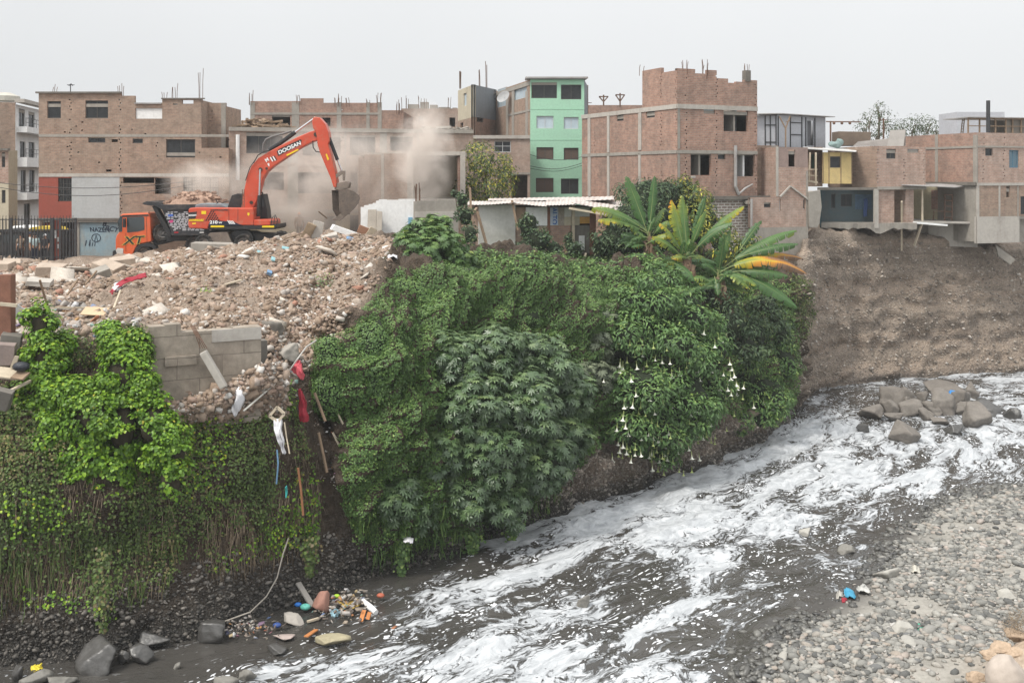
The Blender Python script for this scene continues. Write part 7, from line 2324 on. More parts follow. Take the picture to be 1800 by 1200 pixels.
# creeper covered mounds on the plateau edge
for k, (bl, lab) in enumerate((([px_blob(935,480,44.2,.75,.7,.6), px_blob(900,470,44.4,.8,.7,.5)], 'creeper covered block at the slope top left of the pale dusty leaves'),
  ([px_blob(1025,525,44.2,1.1,.9,.8), px_blob(1050,545,43.9,.7,.7,.6)], 'rounded creeper covered mound above the white flowered shrub'),
  ([px_blob(845,490,42.2,1.2,.9,.8), px_blob(880,530,41,1.1,.8,.7)], 'broad creeper covered hump behind the upper castor bush'),
  ([px_blob(580,640,33.1,.52,.5,.95), px_blob(578,690,32.6,.55,.45,.8)], 'narrow creeper covered block left of the dark slot in the slope'),
  ([px_blob(655,610,33.4,.62,.6,.9), px_blob(650,670,33.0,.62,.5,.9), px_blob(690,590,34.4,.7,.6,.7)], 'creeper covered block right of the dark slot in the slope'),
  ([px_blob(715,525,37.0,1.15,.9,.8), px_blob(790,510,38.6,1.3,1.0,1.0), px_blob(750,560,36.6,1.2,.8,.8)], 'broad creeper covered shoulder below the upper castor bush'),
  ([px_blob(960,585,41.4,.8,.7,.6), px_blob(915,560,40.6,.9,.7,.7)], 'creeper covered hump above the largest castor bush'),
  ([px_blob(1110,480,48,1.0,.8,.45), px_blob(1150,470,49,.9,.7,.45)], 'low creeper covered hump under the left banana leaves'))):
 bl = forward(bl, .45)
 root = thing('creeper_mound', lab, 'creeper mound', (bl[0][0].x, bl[0][0].y, bl[0][0].z - .9))
 core_mesh('stem_tangle', bl, STEMS_G, root, .86, k)
 P, N = on_blobs(bl, 640,(.88,1.05),.2,30 + k)
 V, Fl, T = leaves(P, N, .066, 'small', .25,.33,.7, np.clip(nr.uniform(0,1, len(P)) * .65 + .35 * np.clip(N[:, 2], 0,1),0,1))  # mound tops tinted paler to paint in light from above
 o = np_mesh('foliage', V, Fl, L_CREEP, root, attrs={'tint': T}); o['kind'] = 'stuff'

# --- trees
def tree(name, label, cat, base, crown, trunk_r, kind, size, density, mat, seed, limbs=True, shell=(.35,1.05)):
 root = thing(name, label, cat, base)
 b = Vector(base)
 tk_ = MB()
 top = sum((c for c, r in crown), Vector()) / len(crown)
 fork = b.lerp(top, .45)
 tk_.tube([b - Vector((0,0,.3)), b.lerp(fork, .5) + Vector((rng.uniform(-.15,.15),0,0)), fork], [trunk_r * 1.2, trunk_r, trunk_r * .8], 8)
 for c, r in crown:
  m_ = fork.lerp(c, .55) + Vector((rng.uniform(-.2,.2), rng.uniform(-.2,.2), rng.uniform(0,.3)))
  tk_.tube([fork, m_, c], [trunk_r * .7, trunk_r * .45, trunk_r * .18], 6)
  for _ in range(5):
   e = c + Vector(tuple(rnd(1)[0])) * (r if not isinstance(r, tuple) else r[0]) * .95
   tk_.tube([m_.lerp(c, .6), c.lerp(e, .5) + Vector((0,0,.05)), e], [trunk_r * .22, trunk_r * .12, trunk_r * .05], 5)
 tk_.build('trunk', BARK, root)
 P, N = on_blobs(crown, density, shell, .35, seed)
 g = vnoise(P, 1.6, seed, 2) > -.18
 P, N = P[g], N[g]
 V, Fl, T = leaves(P, N, size, kind, .4,.7)
 o = np_mesh('crown', V, Fl, mat, root, attrs={'tint': T}); o['kind'] = 'stuff'
 return root
tree('tree', 'yellowing green tree between the half demolished house and the green building', 'tree', (WX(868,64),64,7.4),
  [px_blob(850,290,63.4,1.35), px_blob(880,320,63.6,1.1), px_blob(832,330,63,1.2), px_blob(862,345,62.8,1.2), px_blob(838,268,63.8,.8), px_blob(885,292,64,.8)], .16, 'lance', .2,85, L_YEL, 41.0)
tree('tree', 'sparse feathery tree rising behind the roof with the brown cistern', 'tree', (WX(1540,92),92,9),
  [px_blob(1527,212,92,1.0), px_blob(1547,200,92,.9), px_blob(1556,215,92,1.1), px_blob(1518,222,92,.9), px_blob(1545,186,92,.5), px_blob(1540,235,92,1.3)], .14, 'lance', .2,26, L_GREYTREE, 43.0, shell=(.2,1.1))
tree('tree', 'low rounded distant tree behind the propped grey sheet, left of its twin', 'tree', (WX(1598,100),100,9), [px_blob(1588,226,100,1.0), px_blob(1606,222,100,1.1), px_blob(1575,232,100,.8)], .15, 'lance', .22,34, L_GREYTREE, 45.0, shell=(.3,1.1))
tree('tree', 'low rounded distant tree in the gap before the pale rooftop box', 'tree', (WX(1636,100),100,9), [px_blob(1628,222,100,1.2), px_blob(1645,226,100,1.0), px_blob(1668,230,100,.8)], .15, 'lance', .22,34, L_GREYTREE, 47.0, shell=(.3,1.1))

# --- banana plants
L_BAN = mat_leaf('banana_leaf', [(0,(.055,.125,.038)),(.3,(.10,.19,.05)),(.48,(.24,.29,.04)),(.62,(.52,.42,.03)),(.78,(.60,.26,.015)),(.9,(.30,.15,.06)),(1,(.17,.10,.06))], .32,.4,.45)
L_BAN2 = M('banana_midrib', (.20,.24,.09),.5,.2)
DEADL = mat_leaf('dead_banana_leaf', [(0,(.08,.05,.035)),(.5,(.16,.10,.065)),(1,(.26,.18,.12))], .1,.8)

def banana_leaf(root, a, b, arch, w, sick=0.0, D0=0.0, tear=.5, turn=None, droop=.3):
 w *= 1.1
 sick = sick * .72 if sick < .9 else sick
 turn = (rng.uniform(-.5,.5), rng.uniform(-1.0,-.25),.8)
 """one torn blade from a to b with an arching midrib"""
 a, b = Vector(a), Vector(b)
 L = (b - a).length
 c = a.lerp(b, .5) + Vector((0,0, arch)) * L
 def pos(t): return a * (1 - t) ** 2 + c * 2 * t * (1 - t) + b * t * t
 n = 30
 V, Fq, T = [], [], []
 per = 0
 seedn = rng.uniform(0,99)
 for side in (-1,1):
  k0 = .16
  i = 0
  while i < n:
   seg = 1 if rng.random() < tear else rng.choice((2,3,3,4))
   i2 = min(n, i + seg)
   dz = rng.uniform(-.30,.06) * w; sk = rng.uniform(-.03,.05)
   for j in range(i, i2):
    ring = []
    for q in (j, j + 1):
     t = k0 + (1 - k0) * q / n
     p = pos(t); d = (pos(min(1, t + .02)) - pos(max(0, t - .02))).normalized()
     up = Vector((0,0,1)) if turn is None else Vector(turn)
     sd = d.cross(up)
     sd = sd.normalized() if sd.length > .15 else Vector((1,0,0))
     nn = sd.cross(d).normalized()
     ww = w * (math.sin(math.pi * min(1,(t - k0) / (1 - k0) * .93 + .07)) ** .6) * .5
     gap = .0 if (q not in (i, i2)) else (.008 if q == i else -.008)
     e1 = p + sd * side * ww * .55 + nn * (ww * .12) + d * gap
     e2 = p + sd * side * ww * (1 - droop * .25) + nn * (-ww * droop + dz) + d * (gap * 2.5 + sk)
     ring.append((p, e1, e2))
     v_ = noise.noise(Vector((t * 4 + seedn, side * 2.0,0))) * .18
     if len(ring) == 1: tv = max(0, min(1, sick * (.35 + .9 * t) + v_ * (.4 + sick)))
    bI = len(V)
    for (p, e1, e2) in ring: V += [p, e1, e2]
    ed = min(1, tv + (.16 if sick > .2 else .05) * rng.uniform(.3,1.4))
    T += [tv * .8, tv, ed] * 2
    if side > 0: Fq += [(bI, bI + 3, bI + 4, bI + 1),(bI + 1, bI + 4, bI + 5, bI + 2)]
    else: Fq += [(bI, bI + 1, bI + 4, bI + 3),(bI + 1, bI + 2, bI + 5, bI + 4)]
   i = i2
 o = np_mesh('leaf', np.array([tuple(v) for v in V]), np.array(Fq), L_BAN, root, attrs={'tint': np.array(T)}, smooth=True)
 MB().tube([pos(t) + Vector((0,0,-.008)) for t in np.linspace(0,.98,12)], [.024 - .02 * t for t in np.linspace(0,1,12)], 6).build('midrib', L_BAN2, o)

def banana(label, D, base, crown, leaves_, stem_r=.13):
 """leaves_: (px0, py0, px1, py1, depth shift of tip, arch, width, sickness)"""
 bz = W(*base, D)
 root = thing('banana_plant', label, 'banana plant', bz)
 cr = W(*crown, D)
 MB().tube([bz - Vector((0,0,.4)), bz.lerp(cr, .4) + Vector((.08,0,0)), bz.lerp(cr, .8), cr, cr + Vector((0,0,.25))], [stem_r * 1.3, stem_r * 1.1, stem_r * .9, stem_r * .7, stem_r * .3], 10).build('stem', M('banana_stem', (.17,.15,.07),.8,.4,3,12), root)
 for (x0, y0, x1, y1, dd, arch, w, sick) in leaves_:
  banana_leaf(root, W(x0, y0, D + dd * .15), W(x1, y1, D + dd), arch, w, sick)
 for k in range(17):      # smaller leaves of the shoots round the crown
  a_ = rng.uniform(-2.6,2.6); L_ = rng.uniform(.8,1.9)
  st_ = cr + Vector((rng.uniform(-.25,.25), rng.uniform(-.3,.2), rng.uniform(-.5,.05)))
  banana_leaf(root, st_, st_ + Vector((math.sin(a_) * L_, rng.uniform(-.5,.3), math.cos(a_) * L_ * .55)), rng.uniform(.1,.35), rng.uniform(.28,.42), rng.choice((.05,.1,.25,.5,.75)))
 # dead leaves hanging round the stem
 n = 46
 V, Fq, T = [], [], []
 for k in range(n):
  t0 = rng.uniform(.55,1.0)
  p = bz.lerp(cr, t0) + Vector((rng.uniform(-.22,.22), rng.uniform(-.25,.05),0))
  L = rng.uniform(.5,1.3); w = rng.uniform(.05,.14)
  prev = None
  tint = rng.random()
  for q in range(6):
   s_ = q / 5
   c = p + Vector((rng.uniform(-.05,.05) + (rng.random() - .5) * .1,-.12 * s_, -L * s_))
   V += [c + Vector((-w * (1 - .6 * s_),0,0)), c + Vector((0,-.04,0)), c + Vector((w * (1 - .6 * s_),0,0))]; T += [tint, min(1, tint + .2), tint]
   if q:
    b_ = len(V) - 6
    Fq += [(b_, b_ + 1, b_ + 4, b_ + 3),(b_ + 1, b_ + 2, b_ + 5, b_ + 4)]
 np_mesh('dead_leaves', np.array([tuple(v) for v in V]), np.array(Fq), DEADL, root, attrs={'tint': np.array(T)}, smooth=True)
 return root
banana('left banana plant with two tall upright leaves in front of the dark shrub', 49.5,(1152,470),(1141,415),
  [(1139,412,1101,310,.5,.04,.62,.18),(1141,412,1151,308,.2,.02,.42,.05),(1138,408,1041,366,-.6,.17,.6,.55),(1137,410,1052,386,-.9,.15,.5,.62),(1142,412,1168,366,.6,.12,.36,.5),(1140,410,1112,385,.7,.1,.3,.3),(1146,410,1196,392,.9,.2,.4,.35)])
banana('middle banana plant with browned upright leaves, leaning against the loose shrub', 48.2,(1228,510),(1203,452),
  [(1203,450,1160,392,-.3,.12,.36,.72),(1200,452,1146,416,-.7,.14,.42,.62),(1204,448,1180,352,.3,.05,.55,.74),(1208,446,1199,344,.5,.04,.55,.5),(1214,440,1241,343,.5,.03,.38,.04),(1212,442,1241,370,-.2,.05,.34,.42),
  (1220,440,1309,362,.8,.12,.42,.6),(1216,446,1288,392,-.5,.2,.55,.14),(1180,462,1098,452,-.6,.13,.55,.2),(1178,464,1127,488,-1.0,.1,.5,.04),(1180,462,1222,496,-1.1,.25,.5,.1),(1205,450,1212,420,-.8,.05,.5,.3)])
banana('right banana plant whose longest leaf has turned bright orange, overhanging the cliff', 47.6,(1296,585),(1262,487),
  [(1262,486,1274,412,-.3,.04,.5,.1),(1258,486,1284,402,.3,.04,.4,.3),(1272,470,1400,405,.5,.12,.5,.34),(1300,452,1404,429,.2,.08,.45,.12),(1266,478,1419,482,-.6,.32,.62,.98),(1290,468,1412,455,.6,.2,.42,.9),
  (1268,482,1330,502,-.9,.2,.45,.5),(1286,478,1386,486,-.7,.12,.55,.12),(1296,480,1402,541,-.9,.12,.62,.08),(1264,484,1318,508,-1.2,.3,.42,.5),(1300,440,1338,388,.6,.05,.42,.02),(1256,486,1262,520,-.7,.2,.4,.1),(1280,476,1372,470,.9,.16,.5,.08)])
# ------------------------------------------------------------------ stones, rubble, debris
def ico(sub):
 bm = bmesh.new()
 bmesh.ops.create_icosphere(bm, subdivisions=sub, radius=1.0)
 V = np.array([tuple(v.co) for v in bm.verts]); Fc = np.array([[v.index for v in f.verts] for f in bm.faces])
 bm.free()
 return V, Fc
ICO1, ICO2, ICO3, ICO4 = ico(1), ico(2), ico(3), ico(4)

def facet(V, seed, planes=11, lo=.62, hi=1.0, rough=.05, fr=3.0):
 """a broken rock: a ball cut by random planes, then roughened"""
 g = np.random.default_rng(seed)
 n = g.normal(size=(planes, 3)); n /= np.linalg.norm(n, axis=1, keepdims=True)
 h = g.uniform(lo, hi, planes)
 d = V @ n.T
 r = np.where(d > 1e-3, h[None] / np.maximum(d, 1e-3),9).min(1)
 r = np.minimum(r, 1.08)
 out = V * r[:, None]
 nz = np.array([noise.fractal(Vector(p) * fr + Vector((seed % 97,0,0)),1,2,3) for p in out])
 return out * (1 + rough * nz)[:, None]

def euler(n, tilt=1.0):
 a = nr.uniform(0,2 * math.pi, n); b = nr.normal(size=n) * tilt; c = nr.normal(size=n) * tilt
 ca, sa, cb, sb, cc, sc_ = np.cos(a), np.sin(a), np.cos(b), np.sin(b), np.cos(c), np.sin(c)
 Rz_ = np.zeros((n, 3,3)); Rz_[:, 0,0] = ca; Rz_[:, 0,1] = -sa; Rz_[:, 1,0] = sa; Rz_[:, 1,1] = ca; Rz_[:, 2,2] = 1
 Rx = np.zeros((n, 3,3)); Rx[:, 0,0] = 1; Rx[:, 1,1] = cb; Rx[:, 1,2] = -sb; Rx[:, 2,1] = sb; Rx[:, 2,2] = cb
 Ry = np.zeros((n, 3,3)); Ry[:, 1,1] = 1; Ry[:, 0,0] = cc; Ry[:, 0,2] = sc_; Ry[:, 2,0] = -sc_; Ry[:, 2,2] = cc
 return Rz_ @ Rx @ Ry

def scatter(P, protos, sizes, Rm, tint):
 """copies of the prototype shapes merged into arrays"""
 n = len(P)
 pick = nr.integers(0, len(protos), n)
 out = []
 for k, (pv, pf) in enumerate(protos):
  m = np.nonzero(pick == k)[0]
  if not len(m): continue
  V = np.einsum('nij,nvj->nvi', Rm[m], pv[None] * sizes[m][:, None, :]) + P[m][:, None, :]
  Fk = (pf[None] + (np.arange(len(m)) * len(pv))[:, None, None]).reshape(-1, pf.shape[1])
  out.append((V.reshape(-1,3), [Fk], np.repeat(tint[m], len(pv))))
 return merge(out)

BOXF = np.array([(0,3,2,1),(4,5,6,7),(0,1,5,4),(1,2,6,5),(2,3,7,6),(3,0,4,7)])
def chunk(j=.28):
 V = np.array([(x, y, z) for z in (-1,1) for x, y in ((-1,-1),(1,-1),(1,1),(-1,1))], float)
 return V + nr.uniform(-j, j, V.shape), BOXF
CHUNKS = [chunk() for _ in range(9)] + [(facet(ICO1[0], 50 + k, 7,.45,.9,0), ICO1[1]) for k in range(5)]
PEBS = [(facet(ICO1[0], 80 + k, 6,.75,1.0,0), ICO1[1]) for k in range(6)]
COBS = [(ICO2[0] * (1 + .10 * np.array([noise.noise(Vector(p) * 1.1 + Vector((k * 7,0,0))) for p in ICO2[0]]))[:, None], ICO2[1]) for k in range(7)]
COBS1 = [(ICO1[0] * (1 + .12 * np.array([noise.noise(Vector(p) * 1.1 + Vector((k * 7,5,0))) for p in ICO1[0]]))[:, None], ICO1[1]) for k in range(6)]

T_RUB = mat_tint('rubble_tint', [(0,(.20,.145,.105)),(.3,(.29,.215,.16)),(.6,(.36,.28,.22)),(.74,(.32,.225,.175)),(.82,(.37,.285,.235)),(.88,(.38,.345,.31)),(.96,(.50,.45,.40)),(1,(.62,.60,.57))], .95,14,.15)
T_CONG = mat_tint('conglomerate_tint', [(0,(.17,.148,.127)),(.4,(.27,.232,.195)),(.7,(.345,.297,.25)),(.92,(.41,.36,.31)),(1,(.49,.45,.41))], .95,14,.15)
T_WET = mat_tint('wet_stone_tint', [(0,(.03,.028,.026)),(.4,(.075,.068,.06)),(.7,(.15,.135,.118)),(1,(.30,.275,.245))], .6,18,.35)
T_COB = mat_tint('cobble_tint', [(0,(.085,.085,.082)),(.2,(.16,.158,.147)),(.5,(.24,.233,.213)),(.75,(.31,.298,.27)),(.87,(.30,.27,.235)),(.94,(.335,.285,.25)),(1,(.41,.40,.375))], .85,26,.25)
T_COBW = mat_tint('wet_cobble_tint', [(0,(.045,.044,.042)),(.5,(.085,.082,.075)),(1,(.15,.145,.13))], .35,26,.5)
ROCKG = M('river_boulder', (.175,.157,.138),.8,.3,2.0,12,.7, dirt=(.13,.115,.10), dirt_amt=.6)
ROCKW = M('wet_boulder', (.075,.072,.068),.35,.35,2.5,14,.6, spec=.5)
ROCKP = M('pale_boulder', (.42,.36,.31),.8,.16,1.5,10,.3)

# --- rubble over the cleared plot
RUBP = [(-60,450),(60,462),(150,470),(260,450),(420,430),(560,410),(690,420),(690,470),(640,520),(620,570),(540,610),(480,600),(300,600),(-60,610)]
def rub_mask(c, p):
 v = np.array([noise.fractal(Vector((q[0] * .33, q[1] * .33,2.0)),1,2,3) for q in c])
 return np.clip(.75 + 1.9 * v, .12,1.6)
def rub_pts(poly, n_per, hi_t=8.6, lo_t=4.2):
 return on_bank(poly, n_per, .0, rub_mask, lo_t, hi_t)
P, N = rub_pts(RUBP, 95)
n = len(P)
s = np.clip(np.exp(nr.normal(size=n) * .5 - 3.3),.016,.13)
near = np.clip((P[:, 1] - 28) / 24,0.35,1)
s = s * (.75 + .45 * near)
sz = s[:, None] * np.stack([nr.uniform(.8,1.9, n), nr.uniform(.6,1.2, n), nr.uniform(.35,.8, n)], 1)
V, Fl, T = scatter(P + N * (s * .15)[:, None], CHUNKS[:11], sz, euler(n, .45), np.clip(nr.uniform(0,1, n) ** 1.15,0,1))
o = np_mesh('rubble', V, Fl, T_RUB, attrs={'tint': T})
tag(o, 'small broken brick and plaster rubble covering the cleared plot', 'rubble', kind='stuff')
SPILL = [(255,712),(300,690),(455,640),(470,590),(520,560),(600,540),(610,600),(560,640),(530,660),(490,660),(430,740),(330,745)]
P, N = on_bank(SPILL, 230,.05, None, 1.5,7)
n = len(P); s = np.clip(np.exp(nr.normal(size=n) * .5 - 3.45),.014,.10)
sz = s[:, None] * np.stack([nr.uniform(.8,1.9, n), nr.uniform(.6,1.2, n), nr.uniform(.35,.8, n)], 1)
V, Fl, T = scatter(P, CHUNKS[:9], sz, euler(n, .5), nr.uniform(.1,1, n))
tag(np_mesh('rubble', V, Fl, T_RUB, attrs={'tint': T}), 'rubble and pale scraps spilling down the chute below the grey block wall', 'rubble', kind='stuff')

# counted chunks: copies of a few shapes, each its own object
def proto_obj(name, V, Fc, mat, smooth=False):
 o = np_mesh(name, V, Fc, mat, origin=Vector((0,0,0)), attrs={'tint': np.full(len(V),.5)}, smooth=smooth)
 return o
def chunk_mesh(kind, k):
 if kind == 'brick':
  V = chunk(.16)[0] * np.array([1.35,.8,.55]); Fq = BOXF
 elif kind == 'slab':
  V = chunk(.35)[0] * np.array([1.4,1.0,.22]); Fq = BOXF
 else:
  V = facet(ICO2[0], 200 + k, 8,.5,.95,.06); Fq = ICO2[1]
 return V, Fq
KINDS_ = [('brick', 'lump of red brick lying loose on the rubble heap', 'red brick lumps on the rubble heap', M('chunk_brick', (.36,.185,.13),.95,.35,3,14,.7, dirt=(.42,.34,.27), dirt_amt=.5)),
  ('slab', 'flat piece of pale plaster or tile lying on the rubble heap', 'pale flat fragments on the rubble heap', M('chunk_plaster', (.50,.45,.39),.9,.25,2,14,.4, dirt=(.36,.28,.22), dirt_amt=.5)),
  ('lump', 'rough grey brown concrete lump lying on the rubble heap', 'concrete lumps on the rubble heap', M('chunk_concrete', (.37,.31,.255),.95,.28,2.5,14,.7, dirt=(.26,.20,.15), dirt_amt=.5))]
PROT = {}
for kind, lab, grp, m_ in KINDS_:
 for k in range(4):
  V, Fq = chunk_mesh(kind, k)
  me_o = np_mesh('rubble_chunk', V, Fq, m_, origin=Vector((0,0,0)))
  PROT[(kind, k)] = me_o.data
  bpy.data.objects.remove(me_o)
P, N = rub_pts(RUBP, 1.2)
sel = nr.permutation(len(P))[:225]
order = sel[np.argsort(P[sel][:, 1])]
for q, i in enumerate(order):
 kind, lab, grp, m_ = KINDS_[int(nr.choice(3, p=[.26,.40,.34]))]
 o = bpy.data.objects.new('rubble_chunk', PROT[(kind, int(nr.integers(0,4)))])
 C.objects.link(o)
 s_ = float(np.clip(math.exp(nr.normal() * .45 - 2.35),.06,.26))
 if kind == 'slab': s_ = min(.42, s_ * 1.6)
 o.location = Vector(P[i]) + Vector((0,0, s_ * .25)); o.scale = (s_,) * 3
 o.rotation_euler = (nr.normal() * .35, nr.normal() * .35, nr.uniform(0,6.28))
 tag(o, lab, 'rubble', grp)

# --- stones set in the bare cliff and along the foot of the bank
CLIFF = [(1396,740),(1404,520),(1425,420),(1640,425),(1800,450),(1900,450),(1900,665),(1500,690)]
P, N = on_bank(CLIFF, 26,.02, None, 1.0,7.0)
n = len(P); s = np.clip(np.exp(nr.normal(size=n) * .5 - 3.25),.015,.12)
sz = s[:, None] * np.stack([nr.uniform(.9,1.6, n), nr.uniform(.7,1.1, n), nr.uniform(.5,.9, n)], 1)
V, Fl, T = scatter(P, PEBS, sz, euler(n, .4), np.clip(nr.uniform(0,1, n),0,1))
tag(np_mesh('cliff_pebbles', V, Fl, T_CONG, attrs={'tint': T}), 'pebbles and cobbles bedded in the bare brown gravel cliff upstream', 'gravel', kind='stuff')
FOOT = [(-60,1040),(190,1040),(300,1000),(420,970),(560,930),(640,960),(760,960),(900,880),(1000,820),(1090,770),(1220,750),(1330,735),(1390,690),(1400,740),(1330,795),(1220,835),(1080,880),(930,935),(780,995),(620,1040),(440,1100),(150,1175),(-60,1200)]
P, N = on_bank(FOOT, 150,.03, None, .8,6.0)
n = len(P); s = np.clip(np.exp(nr.normal(size=n) * .5 - 3.5),.012,.075)
sz = s[:, None] * np.stack([nr.uniform(.9,1.6, n), nr.uniform(.7,1.1, n), nr.uniform(.5,.9, n)], 1)
dryish = np.clip((P[:, 2] - .4) / 1.6,0,1) * .7 + np.clip((P[:, 0] + 1) / 4,0,1) * .9
Rm = euler(n, .4)
dry_m = (P[:, 0] + nr.normal(size=n) * 1.2 > .5) & (P[:, 2] > .35)
V, Fl, T = scatter(P[dry_m], PEBS, sz[dry_m], Rm[dry_m], nr.uniform(0,.85, dry_m.sum()))
tag(np_mesh('bank_pebbles', V, Fl, T_CONG, attrs={'tint': T}), 'dry brown pebbles in the bare undercut band below the flowering shrub', 'gravel', kind='stuff')
P, sz, Rm, dryish = P[~dry_m], sz[~dry_m], Rm[~dry_m], dryish[~dry_m]; n = len(P)
V, Fl, T = scatter(P, PEBS, sz, Rm, np.clip(nr.uniform(0,.75, n) + dryish * .35,0,1))
tag(np_mesh('bank_pebbles', V, Fl, T_WET, attrs={'tint': T}), 'dark damp pebbles packed in the foot of the overgrown bank', 'gravel', kind='stuff')

# --- cobbles of the near bar
def bar_points(n):
 out = []
 while len(out) < n:
  x = rng.uniform(4.2,26); y = rng.uniform(23.5,46)
  k = np.argmin(((wl - np.array([x, y])) ** 2).sum(1))
  t = wl[min(k + 1, len(wl) - 1)] - wl[max(k - 1,0)]
  v = np.array([x, y]) - wl[k]
  d = math.hypot(*v) * (1 if v[0] * t[1] - v[1] * t[0] > 0 else -1)
  if d < -.9 or (d < 0 and rng.random() > .25 + .5 * (d + .9)): continue
  px = CX + F * x / y
  if px > 1990 or px < 1230: continue
  sandy = noise.fractal(Vector((x * .35, y * .35,4)),1,2,2)
  if (sandy > .22 or math.hypot((x - 11.3) / 1.5,(y - 25.4) / .9) < 1) and rng.random() < .9: continue
  if math.hypot(x - 12.75, y - 24.9) < .8: continue
  out.append((x, y, d))
 return np.array(out)
B = bar_points(17500)
n = len(B)
zz = np.array([gz_at(x, y) for x, y, d in B])
s = np.clip(np.exp(nr.normal(size=n) * .42 - 2.82),.025,.17)
sz = s[:, None] * np.stack([nr.uniform(1.05,1.6, n), nr.uniform(.75,1.05, n), nr.uniform(.4,.65, n)], 1)
Pc = np.stack([B[:, 0], B[:, 1], zz + s * .22], 1)
isw = B[:, 2] < .55 + .4 * nr.normal(size=n) * .6
Rm = euler(n, .22)
V, Fl, T = scatter(Pc[~isw], COBS1, sz[~isw], Rm[~isw], nr.uniform(0,1,(~isw).sum()))
tag(np_mesh('cobble_bed', V, Fl, T_COB, attrs={'tint': T}, smooth=True), 'smooth grey cobbles and pebbles covering the near gravel bar', 'cobbles', kind='stuff')
V, Fl, T = scatter(Pc[isw], COBS1, sz[isw], Rm[isw], nr.uniform(0,1, isw.sum()))
tag(np_mesh('wet_cobble_bed', V, Fl, T_COBW, attrs={'tint': T}, smooth=True), 'dark wet cobbles along the waterline of the near gravel bar', 'cobbles', kind='stuff')
COBM = []
for k, (c, lab) in enumerate((((.24,.232,.214), 'grey'),((.32,.307,.277), 'pale'),((.295,.255,.215), 'tan'),((.14,.14,.137), 'dark grey'))):
 m_ = M('cobble_' + lab.replace(' ', '_'), c, .85,.14,3.0,22,.25)
 for q in range(3):
  V = COBS[(k * 3 + q) % 7][0]
  o = np_mesh('cobble', V, ICO2[1], m_, origin=Vector((0,0,0)), smooth=True)
  COBM.append((o.data, lab)); bpy.data.objects.remove(o)
B = bar_points(900)
B = B[B[:, 2] > .5]
B = B[np.argsort(B[:, 1])][:235]
for x, y, d in B:
 me_, lab = COBM[rng.randrange(len(COBM))]
 o = bpy.data.objects.new('cobble', me_)
 C.objects.link(o)
 s_ = float(np.clip(math.exp(rng.gauss(0,1) * .25 - 2.4),.07,.2))
 o.scale = (s_ * rng.uniform(1.1,1.6), s_ * rng.uniform(.8,1.05), s_ * rng.uniform(.42,.68))
 o.location = (x, y, gz_at(x, y) + s_ * .28)
 o.rotation_euler = (nr.normal() * .15, nr.normal() * .15, rng.uniform(0,6.28))
 tag(o, 'larger smooth ' + lab + ' cobble lying on the near gravel bar', 'cobble', lab + ' cobbles on the gravel bar')

# --- boulders
def boulder(label, c, size, seed, mat=None, planes=11, lo=.6, rough=.06, cat='boulder', name='boulder', rz=None, sub=ICO4, sm=False, group=None, hi=.82):
 V = facet(sub[0], seed, planes if sm else 13, lo if sm else .34,1.0 if sm else .74, rough)
 V = (V - (V.max(0) + V.min(0)) / 2) / ((V.max(0) - V.min(0)) / 2) * np.array(size)
 a = rng.uniform(-.5,.5) if rz is None else rz
 V = V @ np.array([[math.cos(a),-math.sin(a),0], [math.sin(a), math.cos(a),0], [0,0,1]]).T
 o = np_mesh(name, V + np.array(c), sub[1], mat or ROCKG, smooth=sm)
 return tag(o, label, cat, group)
def on_water(px, py, h=0.0):
 return W(px, py, F * (CAMZ - h) / (py - HY))
PILE = [(1550,1615,679,709, 'broad slanting boulder at the back of the heap, behind the leftmost ones'),(1515,1556,711,734, 'leftmost rounded boulder of the heap in the river'),(1555,1583,704,727, 'pale wedge boulder second from the left of the heap'),(1585,1627,705,730, 'smooth sloping boulder in the middle of the heap'),
  (1567,1625,742,776, 'largest brown boulder standing alone before the heap'),(1640,1687,688,728, 'tall pointed boulder right of the heap centre'),(1627,1667,707,728, 'squat boulder under the tall pointed one'),(1696,1754,713,749, 'big smooth boulder at the right front of the heap'),
  (1677,1710,686,713, 'upright slab boulder behind the big right front one'),(1629,1700,672,686, 'long flat reddish slab on top at the back of the heap'),(1700,1726,682,698, 'small angular boulder at the back right of the heap'),(1717,1768,705,727, 'low dark boulder near the right end of the heap'),
  (1771,1799,717,735, 'dark wet boulder past the right end of the heap'),(1508,1530,744,756, 'small wet boulder left of the lone brown one'),(1617,1645,717,739, 'small cracked boulder under the smooth sloping one'),(1557,1592,723,739, 'low flat boulder at the front left of the heap'),
  (1667,1700,746,762, 'half sunk wet boulder right of the lone brown one'),(1641,1676,732,747, 'low grey slab in the water at the front of the heap'),(1588,1613,696,714, 'small boulder wedged below the broad slanting one'),(1614,1634,688,706, 'small square boulder near the top of the heap'),
  (1700,1718,671,684, 'small boulder beside the end of the flat reddish slab'),(1680,1716,708,727, 'grey boulder between the tall pointed and the big right front ones')]
for k, (x0, x1, y0, y1, lab) in enumerate(PILE):
 D = F * CAMZ / (y1 - HY + 2); w = (x1 - x0) * D / F; h = (y1 - y0) * D / F * 1.0
 flat = k in (9,15,17)
 c = W((x0 + x1) / 2, y1, D); c.y += w * .3; c.z = max(.05, h * .36)
 boulder(lab, c, (w * .52, max(w * .45,.35), h * (.74 if not flat else .55)),300 + k * 7, ROCKG if k not in (11,12,13,16) else ROCKW, 10,.55,.09)
